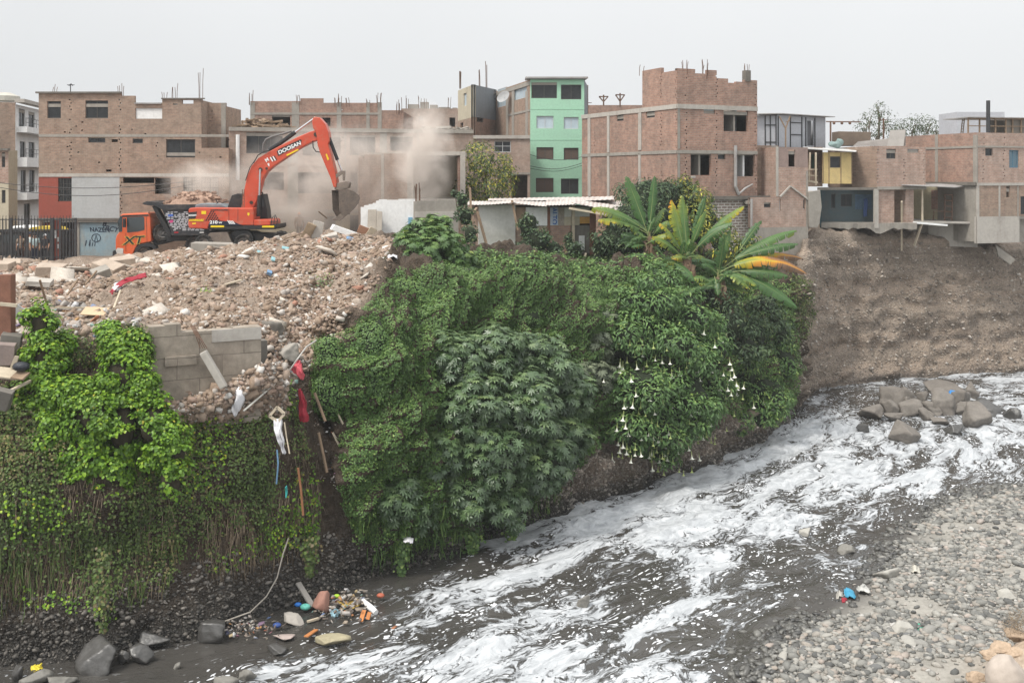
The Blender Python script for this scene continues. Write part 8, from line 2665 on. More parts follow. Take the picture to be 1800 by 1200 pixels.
LB = [(235,296,1094,1121, 'dark wet boulder, the upper broad one of the left bank cluster'),(246,292,1121,1144, 'dark wet boulder lying directly below the upper broad one'),(208,234,1118,1138, 'small dark boulder left of the paired wet boulders'),(229,261,1142,1169, 'rounded wet boulder at the bottom of the left bank cluster'),
  (133,196,1137,1183, 'largest slanting dark boulder at the left edge of the water'),(348,390,1100,1131, 'pointed dark boulder right of the left bank cluster'),(20,40,1176,1200, 'small dark stone near the yellow scrap at the left corner'),(206,226,1150,1168, 'small dark stone between the slanting and the rounded boulders'),
  (35,80,1190,1212, 'pale wet stone at the bottom left corner'),(84,128,1186,1208, 'grey wet stone right of the pale corner stone'),(418,450,1172,1196, 'pale block of stone in the streaming water at the bottom'),(376,412,1190,1210, 'flat pale stone cut by the bottom edge'),
  (305,315,1163,1175, 'small pale stone alone in the dark slack water'),(470,500,1136,1150, 'flat dark stone in the water below the rubbish'),(1013,1035,1045,1065, 'grey stone breaking the surface in midstream'),(1476,1505,958,972, 'low grey stone breaking the foam near the gravel bar')]
for k, (x0, x1, y0, y1, lab) in enumerate(LB):
 D = F * CAMZ / (y1 - HY); w = (x1 - x0) * D / F; h = (y1 - y0) * D / F
 c = W((x0 + x1) / 2, y1, D); c.y += w * .25; c.z = h * .22 + (.12 if k < 9 else 0)
 boulder(lab, c, (w * .6, w * .5, h * .68),500 + k * 5, ROCKW if k < 8 or k == 13 else M('grey_water_stone', (.20,.19,.17),.7,.25,2,14,.5),10,.6,.10)
c = W(1768,1190,23.6)
boulder('large smooth pale boulder at the bottom right corner on the earth mound', c, (.46,.42,.52),611, ROCKP, 5,.86,.05, sm=True, rz=.3)
boulder('second smooth pale boulder cut off by the right edge beside the largest', W(1812,1192,24),(.3,.3,.22),613, ROCKP, 5,.86,.05, sm=True)
EARTHL = M('dry_earth', (.40,.30,.215),.95,.3,4,20,.9)
for k, (px, py, D, s_, lab) in enumerate(((1790,1118,25.6,.24, 'earth clod at the top of the mound by the right edge'),(1760,1138,25.2,.2, 'flat earth clod on the left shoulder of the corner mound'),(1738,1150,24.8,.16, 'small earth clod left of the large smooth boulder'),(1785,1150,24.9,.22, 'earth clod just behind the large smooth boulder'),(1720,1190,24.1,.2, 'earth clod low in front of the corner mound'))):
 boulder(lab, W(px, py, D),(s_ * 1.4, s_, s_ * .7),640 + k, EARTHL, 12,.6,.14, 'clod', 'earth_clod')
P = np.array([tuple(W(nr.normal(1792,16), nr.normal(1098,12),25.6 + nr.normal() * .25)) for _ in range(420)])
nn = len(P); L_ = nr.uniform(.12,.35, nn); d_ = unit(rnd(nn) + np.array([-.3,-.2,.5])); sd_ = unit(np.cross(d_, rnd(nn))) * .006
V = np.stack([P - sd_, P + sd_, P + d_ * L_[:, None]], 1).reshape(-1,3)
tag(np_mesh('dry_grass', V, (np.arange(nn) * 3)[:, None] + np.array([[0,1,2]]), L_DRY, attrs={'tint': np.repeat(nr.uniform(.4,1, nn),3)}), 'tuft of dry straw on the earth mound at the right edge', 'dry grass', kind='stuff')
for k, (px, py, D, s_, lab) in enumerate(((1557,1004,31.9,.32, 'larger square stone at the waterline of the gravel bar'),(1585,1106,28.0,.24, 'round grey stone beside the green scrap on the gravel bar'),(1418,930,36.0,.2, 'single dark stone in the shallow foam'),(1770,1012,30.0,.25, 'flat pale stone near the right edge of the gravel bar'))):
 c = W(px, py, D); c.z = max(gz_at(c.x, c.y),0) + s_ * .3
 boulder(lab, c, (s_ * 1.25, s_, s_ * .75),660 + k, M('bar_stone', (.36,.345,.31),.85,.2),9,.7,.05, 'stone', 'stone')

# --- big blocks and named pieces on the rubble
def slab(label, px, py, D, size, rot, mat, seed=0, cat='concrete block', name='concrete_block', jit=.12, parent=None):
 V = chunk(jit)[0] * np.array(size) / 2
 E = (Matrix.Rotation(rot[2], 4, 'Z') @ Matrix.Rotation(rot[1], 4, 'Y') @ Matrix.Rotation(rot[0], 4, 'X'))
 c = W(px, py, D)
 if D > 31: c.z = max(c.z, zat(c.x, c.y) + size[2] * .22)
 mb = MB(); mb.hexa([c + (E @ Vector(v)) for v in V])
 o = mb.build(name, mat, None, bevel=min(size) * .06, fix=True)
 return tag(o, label, cat)
BLK = M('pale_brown_block', (.40,.325,.26),.92,.22,2,14,.6, dirt=(.28,.22,.17), dirt_amt=.5)
slab('flat topped pale block lying alone between the fence and the block heap', 90,476,45,(1.2,.9,.5),(.1,.05,.2), BLK)
slab('big pale block at the right of the block heap before the truck cab', 214,464,47,(1.1,.9,.6),(.1,-.1,.4), BLK)
slab('pale sloping block in the middle of the block heap before the truck', 190,472,45.5,(1.1,.8,.5),(.25,.25,-.3), BLK)
slab('small dark wedge shaped block at the front of the block heap', 178,480,44,(.7,.6,.4),(.3,-.3,.6), CONC)
slab('pale slab at the left edge under the fence', 4,472,46,(.9,.8,.5),(.05,0,.1), BLK)
slab('second pale slab leaning on the one at the left edge', 20,466,47,(.7,.7,.45),(.2,.1,.5), BLK)
slab('low flat concrete slab sunk in the rubble left of the red cloth', 70,496,40,(.9,.8,.2),(.1,.1,.3), CONC_PALE)
slab('low rectangular concrete kerb block before the excavator blade', 374,436,52.5,(2.0,.7,.55),(.03,.02,.05), CONC)
slab('tall tilted brown and grey slab on the heap under the bucket', 540,428,51,(.45,.6,1.15),(.1,.45,.2), M('brown_slab', (.24,.18,.12),.9,.35,2,14,.6))
slab('tall tilted pale grey slab beside the brown one under the bucket', 556,428,51.2,(.55,.5,1.2),(-.1,.2,.3), CONC_PALE)
slab('pale cracked concrete block at the front of the heap under the bucket', 582,446,49,(.75,.5,.6),(.2,-.25,.2), CONC_PALE)
slab('long white plaster beam lying across the heap by the leaning doors', 612,409,52,(1.7,.28,.28),(0,.35,.1), PL_WHITE, cat='beam', name='beam')
slab('brown cardboard sheet standing on the heap before the white wall', 641,408,52.5,(.75,.08,.55),(.2,.4,.2), M('brown_board', (.30,.16,.10),.85,.2), cat='board', name='board', jit=.05)
slab('cream board leaning beside the brown cardboard on the heap', 653,412,52.3,(.4,.06,.5),(.25,.5,.4), TIMBER_PALE, cat='board', name='board', jit=.05)
TURQ = M('turquoise_plaster', (.24,.42,.45),.85,.2,3, dirt=(.4,.33,.27), dirt_amt=.6)
for px, py, D, lab in ((457,446,46, 'turquoise plaster fragment below the excavator wheels, nearest the camera of the turquoise ones'),(501,437,49, 'turquoise plaster fragment right of the front excavator wheel'),(615,435,49, 'blue plaster fragment on the heap under the bucket'),(473,479,40, 'tiny bright blue fragment in the open rubble'),(480,456,43, 'small turquoise fragment just below the larger turquoise ones')):
 slab(lab.replace(', nearest the camera of the turquoise ones', ', left of the other turquoise pieces'), px, py, D, (.30 if px not in (473,480) else .18,.24,.12),(.5,.3,.4), TURQ if px not in (615,473) else M('blue_plaster_chip', (.16,.27,.42),.8,.2), cat='fragment', name='plaster_fragment', jit=.3)
WOODS = [(545,470,620,448,46, TIMBER, 'dark weathered plank under the pale block on the heap'),(600,420,660,440,49, TIMBER_PALE, 'long pale plank sloping down the right side of the heap'),(606,414,640,424,50, TIMBER, 'short brown plank near the top of the heap'),(600,444,632,466,46.5, TIMBER_PALE, 'thin pale plank sloping down from the pale block'),
  (592,502,620,504,40.5, TIMBER_PALE, 'short pale plank lying level near the red brick clump'),(640,480,655,497,41, TIMBER_PALE, 'thin crossed stick near the upper castor bush'),(82,541,193,549,32, TIMBER_PALE, 'long pale pole lying level behind the cardboard sheet'),(118,518,138,490,36, TIMBER, 'thin brown stick standing in the rubble left of the red cloth'),
  (70,492,84,540,33, TIMBER, 'thin brown pole standing behind the vine covered stub'),(200,562,212,510,33, TIMBER_PALE, 'pale thin pole standing right of the cardboard sheet'),(560,372,575,384,58, TIMBER, 'dark splintered stick poking up before the doorways'),(500,420,530,434,52, TIMBER, 'brown plank sloping right of the front excavator wheel'),
  (19,686,59,667,27, TIMBER_PALE, 'pale plank sticking out left of the vine covered stub'),(660,480,690,490,40, TIMBER_PALE, 'thin pale stick lying at the edge of the creeper'),(396,500,425,492,38, TIMBER_PALE, 'short pale plank on the slope above the block wall'),(150,500,170,476,38, TIMBER, 'short brown stick left of the block heap')]
for x0, y0, x1, y1, D, m_, lab in WOODS:
 a, b = W(x0, y0, D), W(x1, y1, D + .6)
 if D > 31:
  a.z = max(a.z, zat(a.x, a.y) + .04); b.z = max(b.z, zat(b.x, b.y) + .10)
 mb = MB(); mb.bar(a, b, .11 if 'plank' in lab else .055,.05)
 tag(mb.build('plank' if 'plank' in lab else 'stick', m_), lab, 'plank' if 'plank' in lab else 'stick')

def cloth(name, label, cat, rows, mat, thick=.02):
 """crumpled sheet through rows of (px, py, D) points"""
 g = np.array([[tuple(W(*q)) for q in r] for r in rows])
 if 34 < g[0,0,1] < 50:
  m_ = g.reshape(-1,3).mean(0); g[..., 2] += max(0, zat(m_[0], m_[1]) + .12 - m_[2])
 t1 = np.linspace(0, len(rows) - 1,(len(rows) - 1) * 5 + 1); t2 = np.linspace(0, g.shape[1] - 1,(g.shape[1] - 1) * 5 + 1)
 g = catmull(g, t1); g = np.swapaxes(catmull(np.swapaxes(g, 0,1), t2),0,1)
 for i in range(g.shape[0]):
  for j in range(g.shape[1]):
   p = Vector(g[i, j]); g[i, j] += np.array((noise.noise(p * 5) * .05, noise.noise(p * 4 + Vector((5,0,0))) * .16 + .05 * math.sin(j * 2.2), noise.noise(p * 6 + Vector((0,9,0))) * .05))
 mb = MB(); mb.grid([[Vector(q) for q in r] for r in g])
 o = mb.build(name, mat, smooth=True)
 sd_ = o.modifiers.new('thick', 'SOLIDIFY'); sd_.thickness = thick
 return tag(o, label, cat)
REDC = M('red_cloth', (.27,.022,.035),.85,.25,4)
PINKR = M('faded_red_cloth', (.52,.09,.11),.85,.25,4)
WHITEC = M('white_cloth', (.66,.65,.67),.85,.15,4)
cloth('cloth', 'long crumpled dark red cloth lying on the rubble behind the block wall', 'cloth', [[(193,522,36.5),(205,508,36.8),(222,499,37),(240,493,37.3),(257,489,37.5)], [(197,528,36),(210,515,36.2),(226,506,36.6),(243,500,36.8),(258,496,37)]], REDC)
cloth('plastic_bag', 'white plastic bag beside the dark red cloth on the rubble', 'bag', [[(200,500,37),(207,497,37.2),(214,499,37.2)], [(199,507,36.5),(206,504,36.2),(214,506,36.6)], [(202,514,36.2),(207,512,36.2),(212,513,36.4)]], WHITEC)
cloth('red_flag', 'faded red cloth hanging from the bent pole at the top of the debris chute', 'cloth', [[(522,632,31.2),(526,634,31.2),(529,638,31.3)], [(513,645,31.1),(523,648,31),(534,655,31.1)], [(510,652,31.1),(524,660,31),(536,662,31.1)], [(518,656,31.1),(528,667,31),(534,666,31.1)]], PINKR)
cloth('red_cloth_strip', 'long red cloth hanging down the left side of the debris chute', 'cloth', [[(523,684,31),(528,682,31),(531,686,31)], [(525,705,30.9),(531,703,30.8),(538,706,30.9)], [(526,725,30.9),(533,724,30.7),(541,726,30.9)], [(527,739,30.9),(534,742,30.7),(544,740,30.9)]], REDC)
cloth('white_cloth', 'white cloth bundle hanging below the grey block wall', 'cloth', [[(412,680,29.4),(420,677,29.4),(428,682,29.4)], [(406,695,29.3),(418,694,29.1),(430,697,29.3)], [(407,712,29.3),(416,711,29.1),(431,703,29.3)], [(410,728,29.3),(414,731,29.2),(420,722,29.3)]], WHITEC)
cloth('white_rag', 'long white rag hanging from the tilted window frame', 'rag', [[(480,738,29.4),(487,736,29.4),(494,740,29.4)], [(482,758,29.3),(488,757,29.2),(496,756,29.3)], [(489,778,29.3),(494,777,29.2),(500,776,29.3)], [(497,798,29.3),(500,798,29.2),(503,796,29.3)]], WHITEC)
mb = MB()
q_ = [W(487,715,29.4), W(500,727,29.4), W(488,741,29.4), W(474,731,29.4)]
for k in range(4): mb.bar(q_[k], q_[(k + 1) % 4], .07)
tag(mb.build('window_frame', TIMBER_PALE), 'small pale window frame tilted like a diamond, hanging on the vines', 'frame')
mb = MB(); mb.tube([W(*q) for q in ((500,742,29.3),(504,770,29.3),(509,797,29.2))], .02,6)
tag(mb.build('stick', TIMBER_PALE), 'thin pale stick hanging beside the long white rag', 'stick')
mb = MB(); mb.tube([W(*q) for q in ((487,790,29.2),(489,815,29.1),(486,850,29.1))], .025,6)
tag(mb.build('rope', M('blue_rope', (.12,.22,.33),.8)), 'dull blue rope hanging straight down under the window frame', 'rope')
cloth('teal_rag', 'small teal rag caught low on the vines under the window frame', 'rag', [[(500,855,29.1),(504,853,29.1)], [(501,866,29.1),(506,866,29.1)], [(502,874,29.1),(504,873,29.1)]], M('teal_rag', (.06,.38,.36),.8,.2))
mb = MB(); mb.tube([W(*q) for q in ((524,822,30),(529,860,30),(533,905,30))], .035,6)
tag(mb.build('stick', M('orange_brown_wood', (.30,.14,.07),.85,.3)), 'long orange brown stick standing against the low vines', 'stick')
mb = MB(); mb.tube([W(*q) for q in ((428,722,29.2),(487,671,30))], .028,6)
tag(mb.build('stick', M('white_stick', (.62,.60,.54),.7)), 'straight whitish stick slanting beside the white cloth bundle', 'stick')
mb = MB(); mb.tube([W(*q) for q in ((508,652,31),(522,632,31),(538,610,31.4),(556,598,32.4))], .025,6); mb.tube([W(*q) for q in ((478,640,31),(490,636,30.8),(505,650,30.8))], .04,6)
tag(mb.build('bent_pole', M('grey_pole', (.42,.4,.37),.7)), 'bent grey pole sticking out over the chute with the red cloth', 'pole')
mb = MB(); mb.tube([W(*q) for q in ((660,812,33),(672,806,32.9),(680,795,32.9))], .04,6)
tag(mb.build('branch', M('reddish_branch', (.36,.12,.07),.8)), 'short reddish branch lying on the green creeper', 'branch')
mb = MB(); mb.tube([W(*q) for q in ((333,1110,28),(385,1095,28.3),(440,1075,28.7),(468,1048,29),(487,1015,29.4),(497,975,29.8),(507,945,30.2))], .02,6)
tag(mb.build('cable', M('pale_cable', (.32,.29,.25),.8)), 'long pale cable looping down the dark stony foot of the bank', 'cable')
mb = MB(); mb.tube([W(576,502,40), W(590,520,39.2), W(600,535,38.5)], .09,10)
tag(mb.build('pipe', M('pale_blue_pipe', (.45,.55,.62),.6,.15)), 'pale blue pipe lying on the slope above the red brick clump', 'pipe')
# fallen clump of brickwork
mb = MB()
for k in range(26):
 c = W(588 + rng.gauss(0,12),583 + rng.gauss(0,10),36.2 - rng.uniform(0,.5))
 mb.mbox(Matrix.Translation(c) @ Matrix.Rotation(rng.uniform(-.6,.6),4, 'Z') @ Matrix.Rotation(rng.uniform(-.6,.6),4, 'Y') @ Matrix.Rotation(rng.uniform(-.6,.6),4, 'X'), rng.uniform(.25,.5), rng.uniform(.2,.35), rng.uniform(.15,.3))
tag(mb.build('brick_clump', M('fallen_brick', (.33,.16,.115),.95,.35,3,16,.7, dirt=(.42,.33,.27), dirt_amt=.4)), 'clump of fallen red brickwork at the head of the debris chute', 'brick clump')
boulder('big brown earth covered lump above the fallen red brickwork', W(603,553,36.8),(.85,.7,.62),720, M('earth_lump', (.22,.155,.11),.95,.3,3,14,.9),14,.6,.16, 'earth lump', 'earth_lump')
boulder('dark grey boulder right of the grey block wall', W(476,582,33),(.38,.35,.36),724, CONC_DARK, 9,.6,.1)
boulder('lower grey boulder below the dark one beside the block wall', W(502,622,32.2),(.4,.35,.32),726, CONC, 9,.6,.1)
boulder('grey stone chunk in the middle of the debris chute', W(575,640,34),(.35,.3,.3),728, CONC_DARK, 9,.6,.1)

# --- the grey block retaining wall
f = Fac((254,28.45),(459,29.95))
t_ = thing('block_wall', 'cracked grey concrete block retaining wall between the bright vine and the debris chute', 'wall', xyz(f, 350,5.9))
BLKW = mat_brick('grey_block', (.35,.305,.25),(.29,.25,.205),(.17,.145,.12), bw=1.25, bh=.62, ms=.014, stain=(.22,.18,.145), stain_amt=.7)
wall('block_face', f, 254,459,5.4, [(254,262,586),(262,290,574),(290,318,570),(318,362,583),(362,410,580),(410,459,575)], BLKW, t_, caps=True, t=.45)
wall('block_face', f.back(.5),290,470,5.4, [(290,420,590),(420,470,600)], CONC_DARK, t_, caps=True, t=.4)
fbox(MB(), f, f.u(289), f.u(345), f.z(310,642), f.z(310,626),-.02,.08).build('projecting_block', BLKW, t_)
fbox(MB(), f, f.u(372), f.u(459), f.z(420,598), f.z(420,577),-.02,.035).build('coping', CONC_PALE, t_)
mb = MB(); mb.bar(W(357,618,28.95), W(394,681,28.95),.22,.2)
tag(mb.build('leaning_post', CONC_PALE, bevel=.03), 'broken pale concrete post leaning on the grey block wall', 'post')
mb = MB()
for k in range(4):
 mb.tube([W(335 + k * 2,572,29.2), W(345 + k * 4,592 + k * 3,28.95), W(352 + k * 4,612,28.95)], .012,5)
tag(mb.build('wire_tangle', RUST), 'rusty wires trailing over the top of the grey block wall', 'wires')

# rubble banked against the foot of the wall
rowt = [W(250,722,28.4), W(300,712,28.7), W(345,698,29.0), W(400,676,29.4), W(462,640,29.85), W(500,640,30.6)]
rowm = [W(262,732,28.2), W(305,726,28.45), W(350,718,28.75), W(405,702,29.15), W(462,675,29.6), W(505,680,30.3)]
rowb = [W(270,756,28.9), W(310,756,29.1), W(355,754,29.3), W(410,748,29.7), W(465,730,30.2), W(505,735,30.9)]
gm = np.array([[tuple(p) for p in r] for r in (rowt, rowm, rowb)])
gm = catmull(np.swapaxes(catmull(np.swapaxes(gm, 0,1), np.linspace(0,5,50)),0,1), np.linspace(0,2,24))
for i in range(gm.shape[0]):
 for j in range(gm.shape[1]):
  gm[i, j, 1] -= .07 * noise.fractal(Vector(gm[i, j]) * 1.8,1,2,3)
ii = np.arange(gm.shape[0] * gm.shape[1]).reshape(gm.shape[:2])
np_ = gm.reshape(-1,3)
o = np_mesh('earth_bank', np_, np.stack([ii[:-1, :-1], ii[:-1,1:], ii[1:, 1:], ii[1:, :-1]], -1).reshape(-1,4), M('spilled_earth', (.27,.21,.165),.95,.35,2,14,.8), smooth=True)
tag(o, 'bank of spilled earth against the foot of the grey block wall', 'ground', kind='structure')
pk = np_[nr.integers(0, len(np_),2200)] + nr.normal(size=(2200,3)) * np.array([.04,.02,.04])
pk = pk[proj(pk)[:, 1] < 742]
n = len(pk); s = np.clip(np.exp(nr.normal(size=n) * .55 - 3.55),.012,.11)
sz = s[:, None] * np.stack([nr.uniform(.8,1.8, n), nr.uniform(.6,1.2, n), nr.uniform(.4,.9, n)], 1)
V, Fl, T = scatter(pk, CHUNKS[:9], sz, euler(n, .6), nr.uniform(.2,1, n))
tag(np_mesh('rubble', V, Fl, T_RUB, attrs={'tint': T}), 'pale rubble banked against the foot of the grey block wall', 'rubble', kind='stuff')

# --- post and dumped boards at the left edge
mb = MB(); mb.bar(W(13,590,28.2), W(13,482,28.2),.34,.28)
t_ = mb.build('timber_post', TIMBER_RED, bevel=.02); tag(t_, 'thick brown square post standing at the left edge', 'post')
mb = MB(); mb.bar(W(0,534,27.9), W(30,537,28.0),.09)
mb.build('cross_bar', TIMBER_PALE, t_)
mb = MB(); mb.bar(W(-4,590,28.6), W(-2,480,28.6),.18,.1)
tag(mb.build('steel_post', ZINC), 'grey steel upright behind the thick brown post', 'post')
slab('tan cardboard sheet lying in the rubbish behind the vine stub', 167,558,31.5,(.72,.5,.03),(.35,.05,.05), M('cardboard', (.50,.37,.24),.9,.12), cat='cardboard', name='cardboard', jit=.03)
slab('small bright blue box under the tan cardboard sheet', 165,571,31,(.16,.12,.1),(.2,0,.2), M('blue_box', (.06,.28,.5),.6,.1), cat='box', name='box', jit=.05)
slab('red plastic scrap below the tan cardboard sheet', 167,581,30.6,(.24,.1,.14),(.3,.6,.2), REDC, cat='scrap', name='plastic_scrap', jit=.2)
slab('white board edge lying behind the hollow of the vine stub', 172,601,29.8,(.45,.3,.03),(.2,-.3,.3), WHITE, cat='board', name='board', jit=.1)
slab('upright mauve slab left of the vine covered stub', 11,622,27.6,(.45,.2,.6),(.1,.1,.2), M('mauve_stone', (.24,.19,.17),.9,.25), cat='slab', name='slab')
slab('pale tan board lying under the mauve slab', 15,656,27.3,(.55,.4,.05),(.5,.2,.3), TIMBER_PALE, cat='board', name='board', jit=.1)
slab('small tan board standing beside the mauve slab', 26,636,27.4,(.12,.05,.35),(.2,.4,.1), TIMBER_PALE, cat='board', name='board', jit=.1)
slab('brown broken board below the black bag', 36,660,27.1,(.4,.3,.05),(.5,.1,-.3), TIMBER, cat='board', name='board', jit=.15)
slab('dark grey slab hanging at the left edge over the vines', 2,700,26.8,(.5,.25,.55),(.3,.3,.2), CONC_DARK, cat='slab', name='slab')
slab('pale sheet propped behind the post at the left edge', 32,548,29,(.35,.03,.35),(.2,.7,.2), PL_WHITE, cat='sheet', name='sheet', jit=.08)
slab('grey block leaning at the foot of the left post', 20,598,28,(.5,.4,.35),(.1,.2,.3), CONC_DARK, cat='concrete block')
mb = MB(); mb.ball(W(37,644,27.2),.19,12,8,(1.2,.9,.7))
o = mb.build('rubbish_bag', M('black_bag', (.03,.032,.04),.35,.3,8,20,.8), smooth=True); tag(o, 'shiny black rubbish bag beside the tan boards', 'bag')
P, N = on_bank([(30,540),(90,530),(240,560),(250,590),(60,600),(20,620)], 14,.1, None, 4,7)
def litter(name, label, P, smin, smax, seedt=None):
 n = len(P)
 s = nr.uniform(smin, smax, n)
 sz = s[:, None] * np.stack([nr.uniform(.6,1.8, n), nr.uniform(.5,1.2, n), nr.uniform(.08,.4, n)], 1)
 V, Fl, T = scatter(P, CHUNKS, sz, euler(n, .6), nr.uniform(0,1, n))
 o = np_mesh(name, V, Fl, T_LIT, attrs={'tint': T})
 return tag(o, label, 'litter', kind='stuff')
T_LIT = mat_tint('litter_tint', [(0,(.55,.55,.56)),(.12,(.38,.35,.32)),(.35,(.22,.19,.165)),(.60,(.13,.105,.09)),(.72,(.34,.28,.22)),(.80,(.45,.42,.38)),(.86,(.10,.15,.28)),(.90,(.34,.10,.07)),(.95,(.40,.24,.10)),(1,(.17,.34,.33))], .7,20,.3)
litter('litter', 'papers and plastic scraps dumped behind the vine covered stub', P, .05,.14)
P, N = on_bank([(470,600),(560,590),(545,680),(575,700),(610,790),(600,870),(575,870),(545,740),(500,690),(440,720),(420,690)], 16,.12, None, 1.5,7)
litter('litter', 'paper and plastic scraps strewn down the debris chute', P, .012,.05)
mb = MB()
for a, b in (((553,690,31.6),(572,740,31.4)),((585,760,32),(600,790,32)),((560,760,31.4),(575,830,31.2)),((590,720,32),(606,752,32.2))):
 c = MB(); c.bar(W(*a), W(*b),.07,.05)
 tag(c.build('plank', TIMBER if a[0] < 580 else TIMBER_PALE),('grey plank lying high in the debris chute' if a[0] == 553 else 'long grey plank lying lower in the debris chute' if a[0] == 560 else 'short pale plank at the right edge of the debris chute' if a[0] == 585 else 'pale plank at the right edge high in the debris chute'), 'plank')

# --- washed up rubbish at the waterline
def wz(px, py, h=.15):
 c = on_water(px, py, h); return c
P = np.array([tuple(wz(nr.normal(602,26), nr.normal(1062,14), abs(nr.normal() * .12) + .05)) for _ in range(200)])
litter('litter', 'multicoloured rubbish washed up at the foot of the bank', P, .02,.075)
P = np.array([tuple(wz(nr.normal(440,28), nr.normal(1102,10), abs(nr.normal() * .1) + .12)) for _ in range(130)])
litter('litter', 'brown leaves and scraps caught between the boulders and the rubbish heap', P, .015,.05)
o = boulder('reddish brown block standing in the washed up rubbish', wz(566,1058,.3),(.26,.22,.30),760, M('reddish_block', (.32,.17,.13),.85,.2),7,.6,.04)
mb = MB(); mb.bar(wz(524,1024,.5), wz(550,1066,.1),.16,.06); tag(mb.build('plank', M('grey_plank', (.27,.25,.23),.85,.2)), 'wide grey plank slanting into the water left of the reddish block', 'plank')
mb = MB(); mb.bar(wz(690 - 150,1092,.08), wz(560,1086,.1),.07,.05); tag(mb.build('stick', TIMBER_PALE), 'short pale stick floating beside the concrete lump', 'stick')
cloth('yellow_cloth', 'yellow cloth draped over the washed up rubbish', 'cloth', [[(590,1058,30.1),(603,1055,30.2),(616,1058,30.2),(632,1053,30.3)], [(592,1062,29.8),(604,1061,29.8),(618,1066,29.8),(634,1060,29.9)], [(598,1066,29.6),(608,1064,29.6),(620,1071,29.5),(630,1066,29.6)]], M('yellow_cloth', (.48,.33,.08),.85,.25,4))
cloth('plastic_bag', 'blue and white plastic bag in the washed up rubbish', 'bag', [[(580,1072,29.5),(588,1069,29.6),(597,1074,29.5)], [(582,1080,29.3),(590,1077,29.2),(597,1080,29.3)], [(586,1087,29.2),(590,1084,29.1),(594,1086,29.2)]], M('blue_white_plastic', (.35,.55,.68),.4,.6,9))
for px, py, s_, c_, lab in ((524,1062,.09,(.03,.16,.5), 'dark blue plastic bag at the left of the washed up rubbish'),(537,1066,.13,(.15,.5,.42), 'mint green plastic bag beside the dark blue one in the rubbish'),(592,1047,.08,(.4,.62,.05), 'lime green plastic lid on the washed up rubbish'),(669,1046,.1,(.42,.12,.07), 'reddish clay fragment at the right end of the rubbish'),(487,1098,.1,(.04,.08,.25), 'small navy scrap floating left of the concrete lump')):
 c = MB(); c.ball(wz(px, py, .15), s_, 10,7,(1.2,.9,.7)); tag(c.build('plastic_bag' if 'bag' in lab else 'scrap', M('p_' + lab.split()[0] + str(px), c_, .45,.3,8), smooth=True), lab, 'bag' if 'bag' in lab else 'scrap')
mb = MB(); mb.tube([wz(638,1054,.2), wz(650,1066,.15), wz(661,1076,.1)], [.05,.09,.08], 10); tag(mb.build('plastic_bottle', WHITE), 'white plastic bottle lying at the right end of the rubbish', 'bottle')
for x0, y0, x1, y1, lab in ((640,1072,634,1092, 'upright orange board in the washed up rubbish'),(650,1075,646,1088, 'shorter orange board beside the upright one'),(538,1118,556,1106, 'orange board floating below the concrete lump')):
 c = MB(); c.bar(wz(x0, y0,.22), wz(x1, y1,.05),.12,.03); tag(c.build('board', M('orange_board', (.50,.20,.07),.8,.25)), lab, 'board')
boulder('long pale concrete lump lying in the water left of the rubbish', wz(516,1089,.1),(.33,.2,.15),770, CONC_PALE, 8,.6,.05)
boulder('pinkish flat slab in the water below the rubbish', wz(500,1120,.06),(.3,.22,.08),772, M('pink_slab', (.38,.31,.28),.85,.2),8,.6,.03, 'slab', 'slab')
boulder('yellowish flat slab lying where the foam begins below the rubbish', wz(585,1124,.1),(.5,.26,.13),774, M('yellow_slab', (.34,.30,.20),.85,.25,3),9,.6,.04, 'slab', 'slab')
cloth('yellow_scrap', 'bright yellow plastic scrap among the stones at the bottom left', 'scrap', [[(54,1172,26),(64,1168,26.1),(76,1167,26.2)], [(56,1182,25.8),(66,1178,25.9),(74,1176,26)]], M('yellow_scrap', (.65,.52,.05),.5,.15))
cloth('plastic_bag', 'blue plastic bag wedged among the river boulders', 'bag', [[(1667,687,59),(1673,686,59),(1679,688,59)], [(1666,693,58.6),(1673,692,58.5),(1680,694,58.6)]], M('blue_bag', (.05,.25,.6),.4,.2))
cloth('plastic_bag', 'bright blue plastic bag at the waterline of the gravel bar', 'bag', [[(1483,1036,30.8),(1491,1034,30.9),(1501,1040,30.9)], [(1484,1044,30.6),(1492,1042,30.5),(1503,1046,30.6)], [(1488,1050,30.5),(1495,1049,30.4),(1501,1051,30.4)]], M('cyan_bag', (.05,.27,.42),.4,.2))
cloth('plastic_bag', 'crumpled whitish plastic left of the bright blue bag', 'bag', [[(1470,1040,30.8),(1477,1037,30.9),(1483,1041,30.9)], [(1470,1052,30.5),(1478,1050,30.3),(1484,1054,30.4)]], M('drab_plastic', (.40,.38,.34),.5,.25))
cloth('plastic_bag', 'crumpled whitish plastic right of the bright blue bag', 'bag', [[(1508,1030,31),(1516,1027,31.1),(1526,1034,31)], [(1508,1040,30.8),(1517,1038,30.6),(1528,1042,30.7)]], M('drab_plastic2', (.46,.45,.42),.5,.25))
cloth('rag', 'small red rag under the bright blue plastic bag', 'rag', [[(1480,1052,30.3),(1487,1051,30.3)], [(1482,1059,30.1),(1490,1056,30.2)]], REDC)
cloth('plastic_bag', 'green plastic scrap beside the round stone on the gravel bar', 'scrap', [[(1611,1101,28.2),(1618,1099,28.3),(1624,1102,28.2)], [(1612,1108,28),(1619,1106,27.9),(1624,1107,28)]], M('green_scrap', (.06,.40,.26),.5,.2))
cloth('plastic_bag', 'torn white plastic lying further up the gravel bar', 'bag', [[(1603,995,32.6),(1610,992,32.8),(1619,1000,32.7)], [(1604,1008,32.2),(1611,1005,32),(1621,1011,32.1)]], M('torn_plastic', (.52,.49,.42),.5,.2))
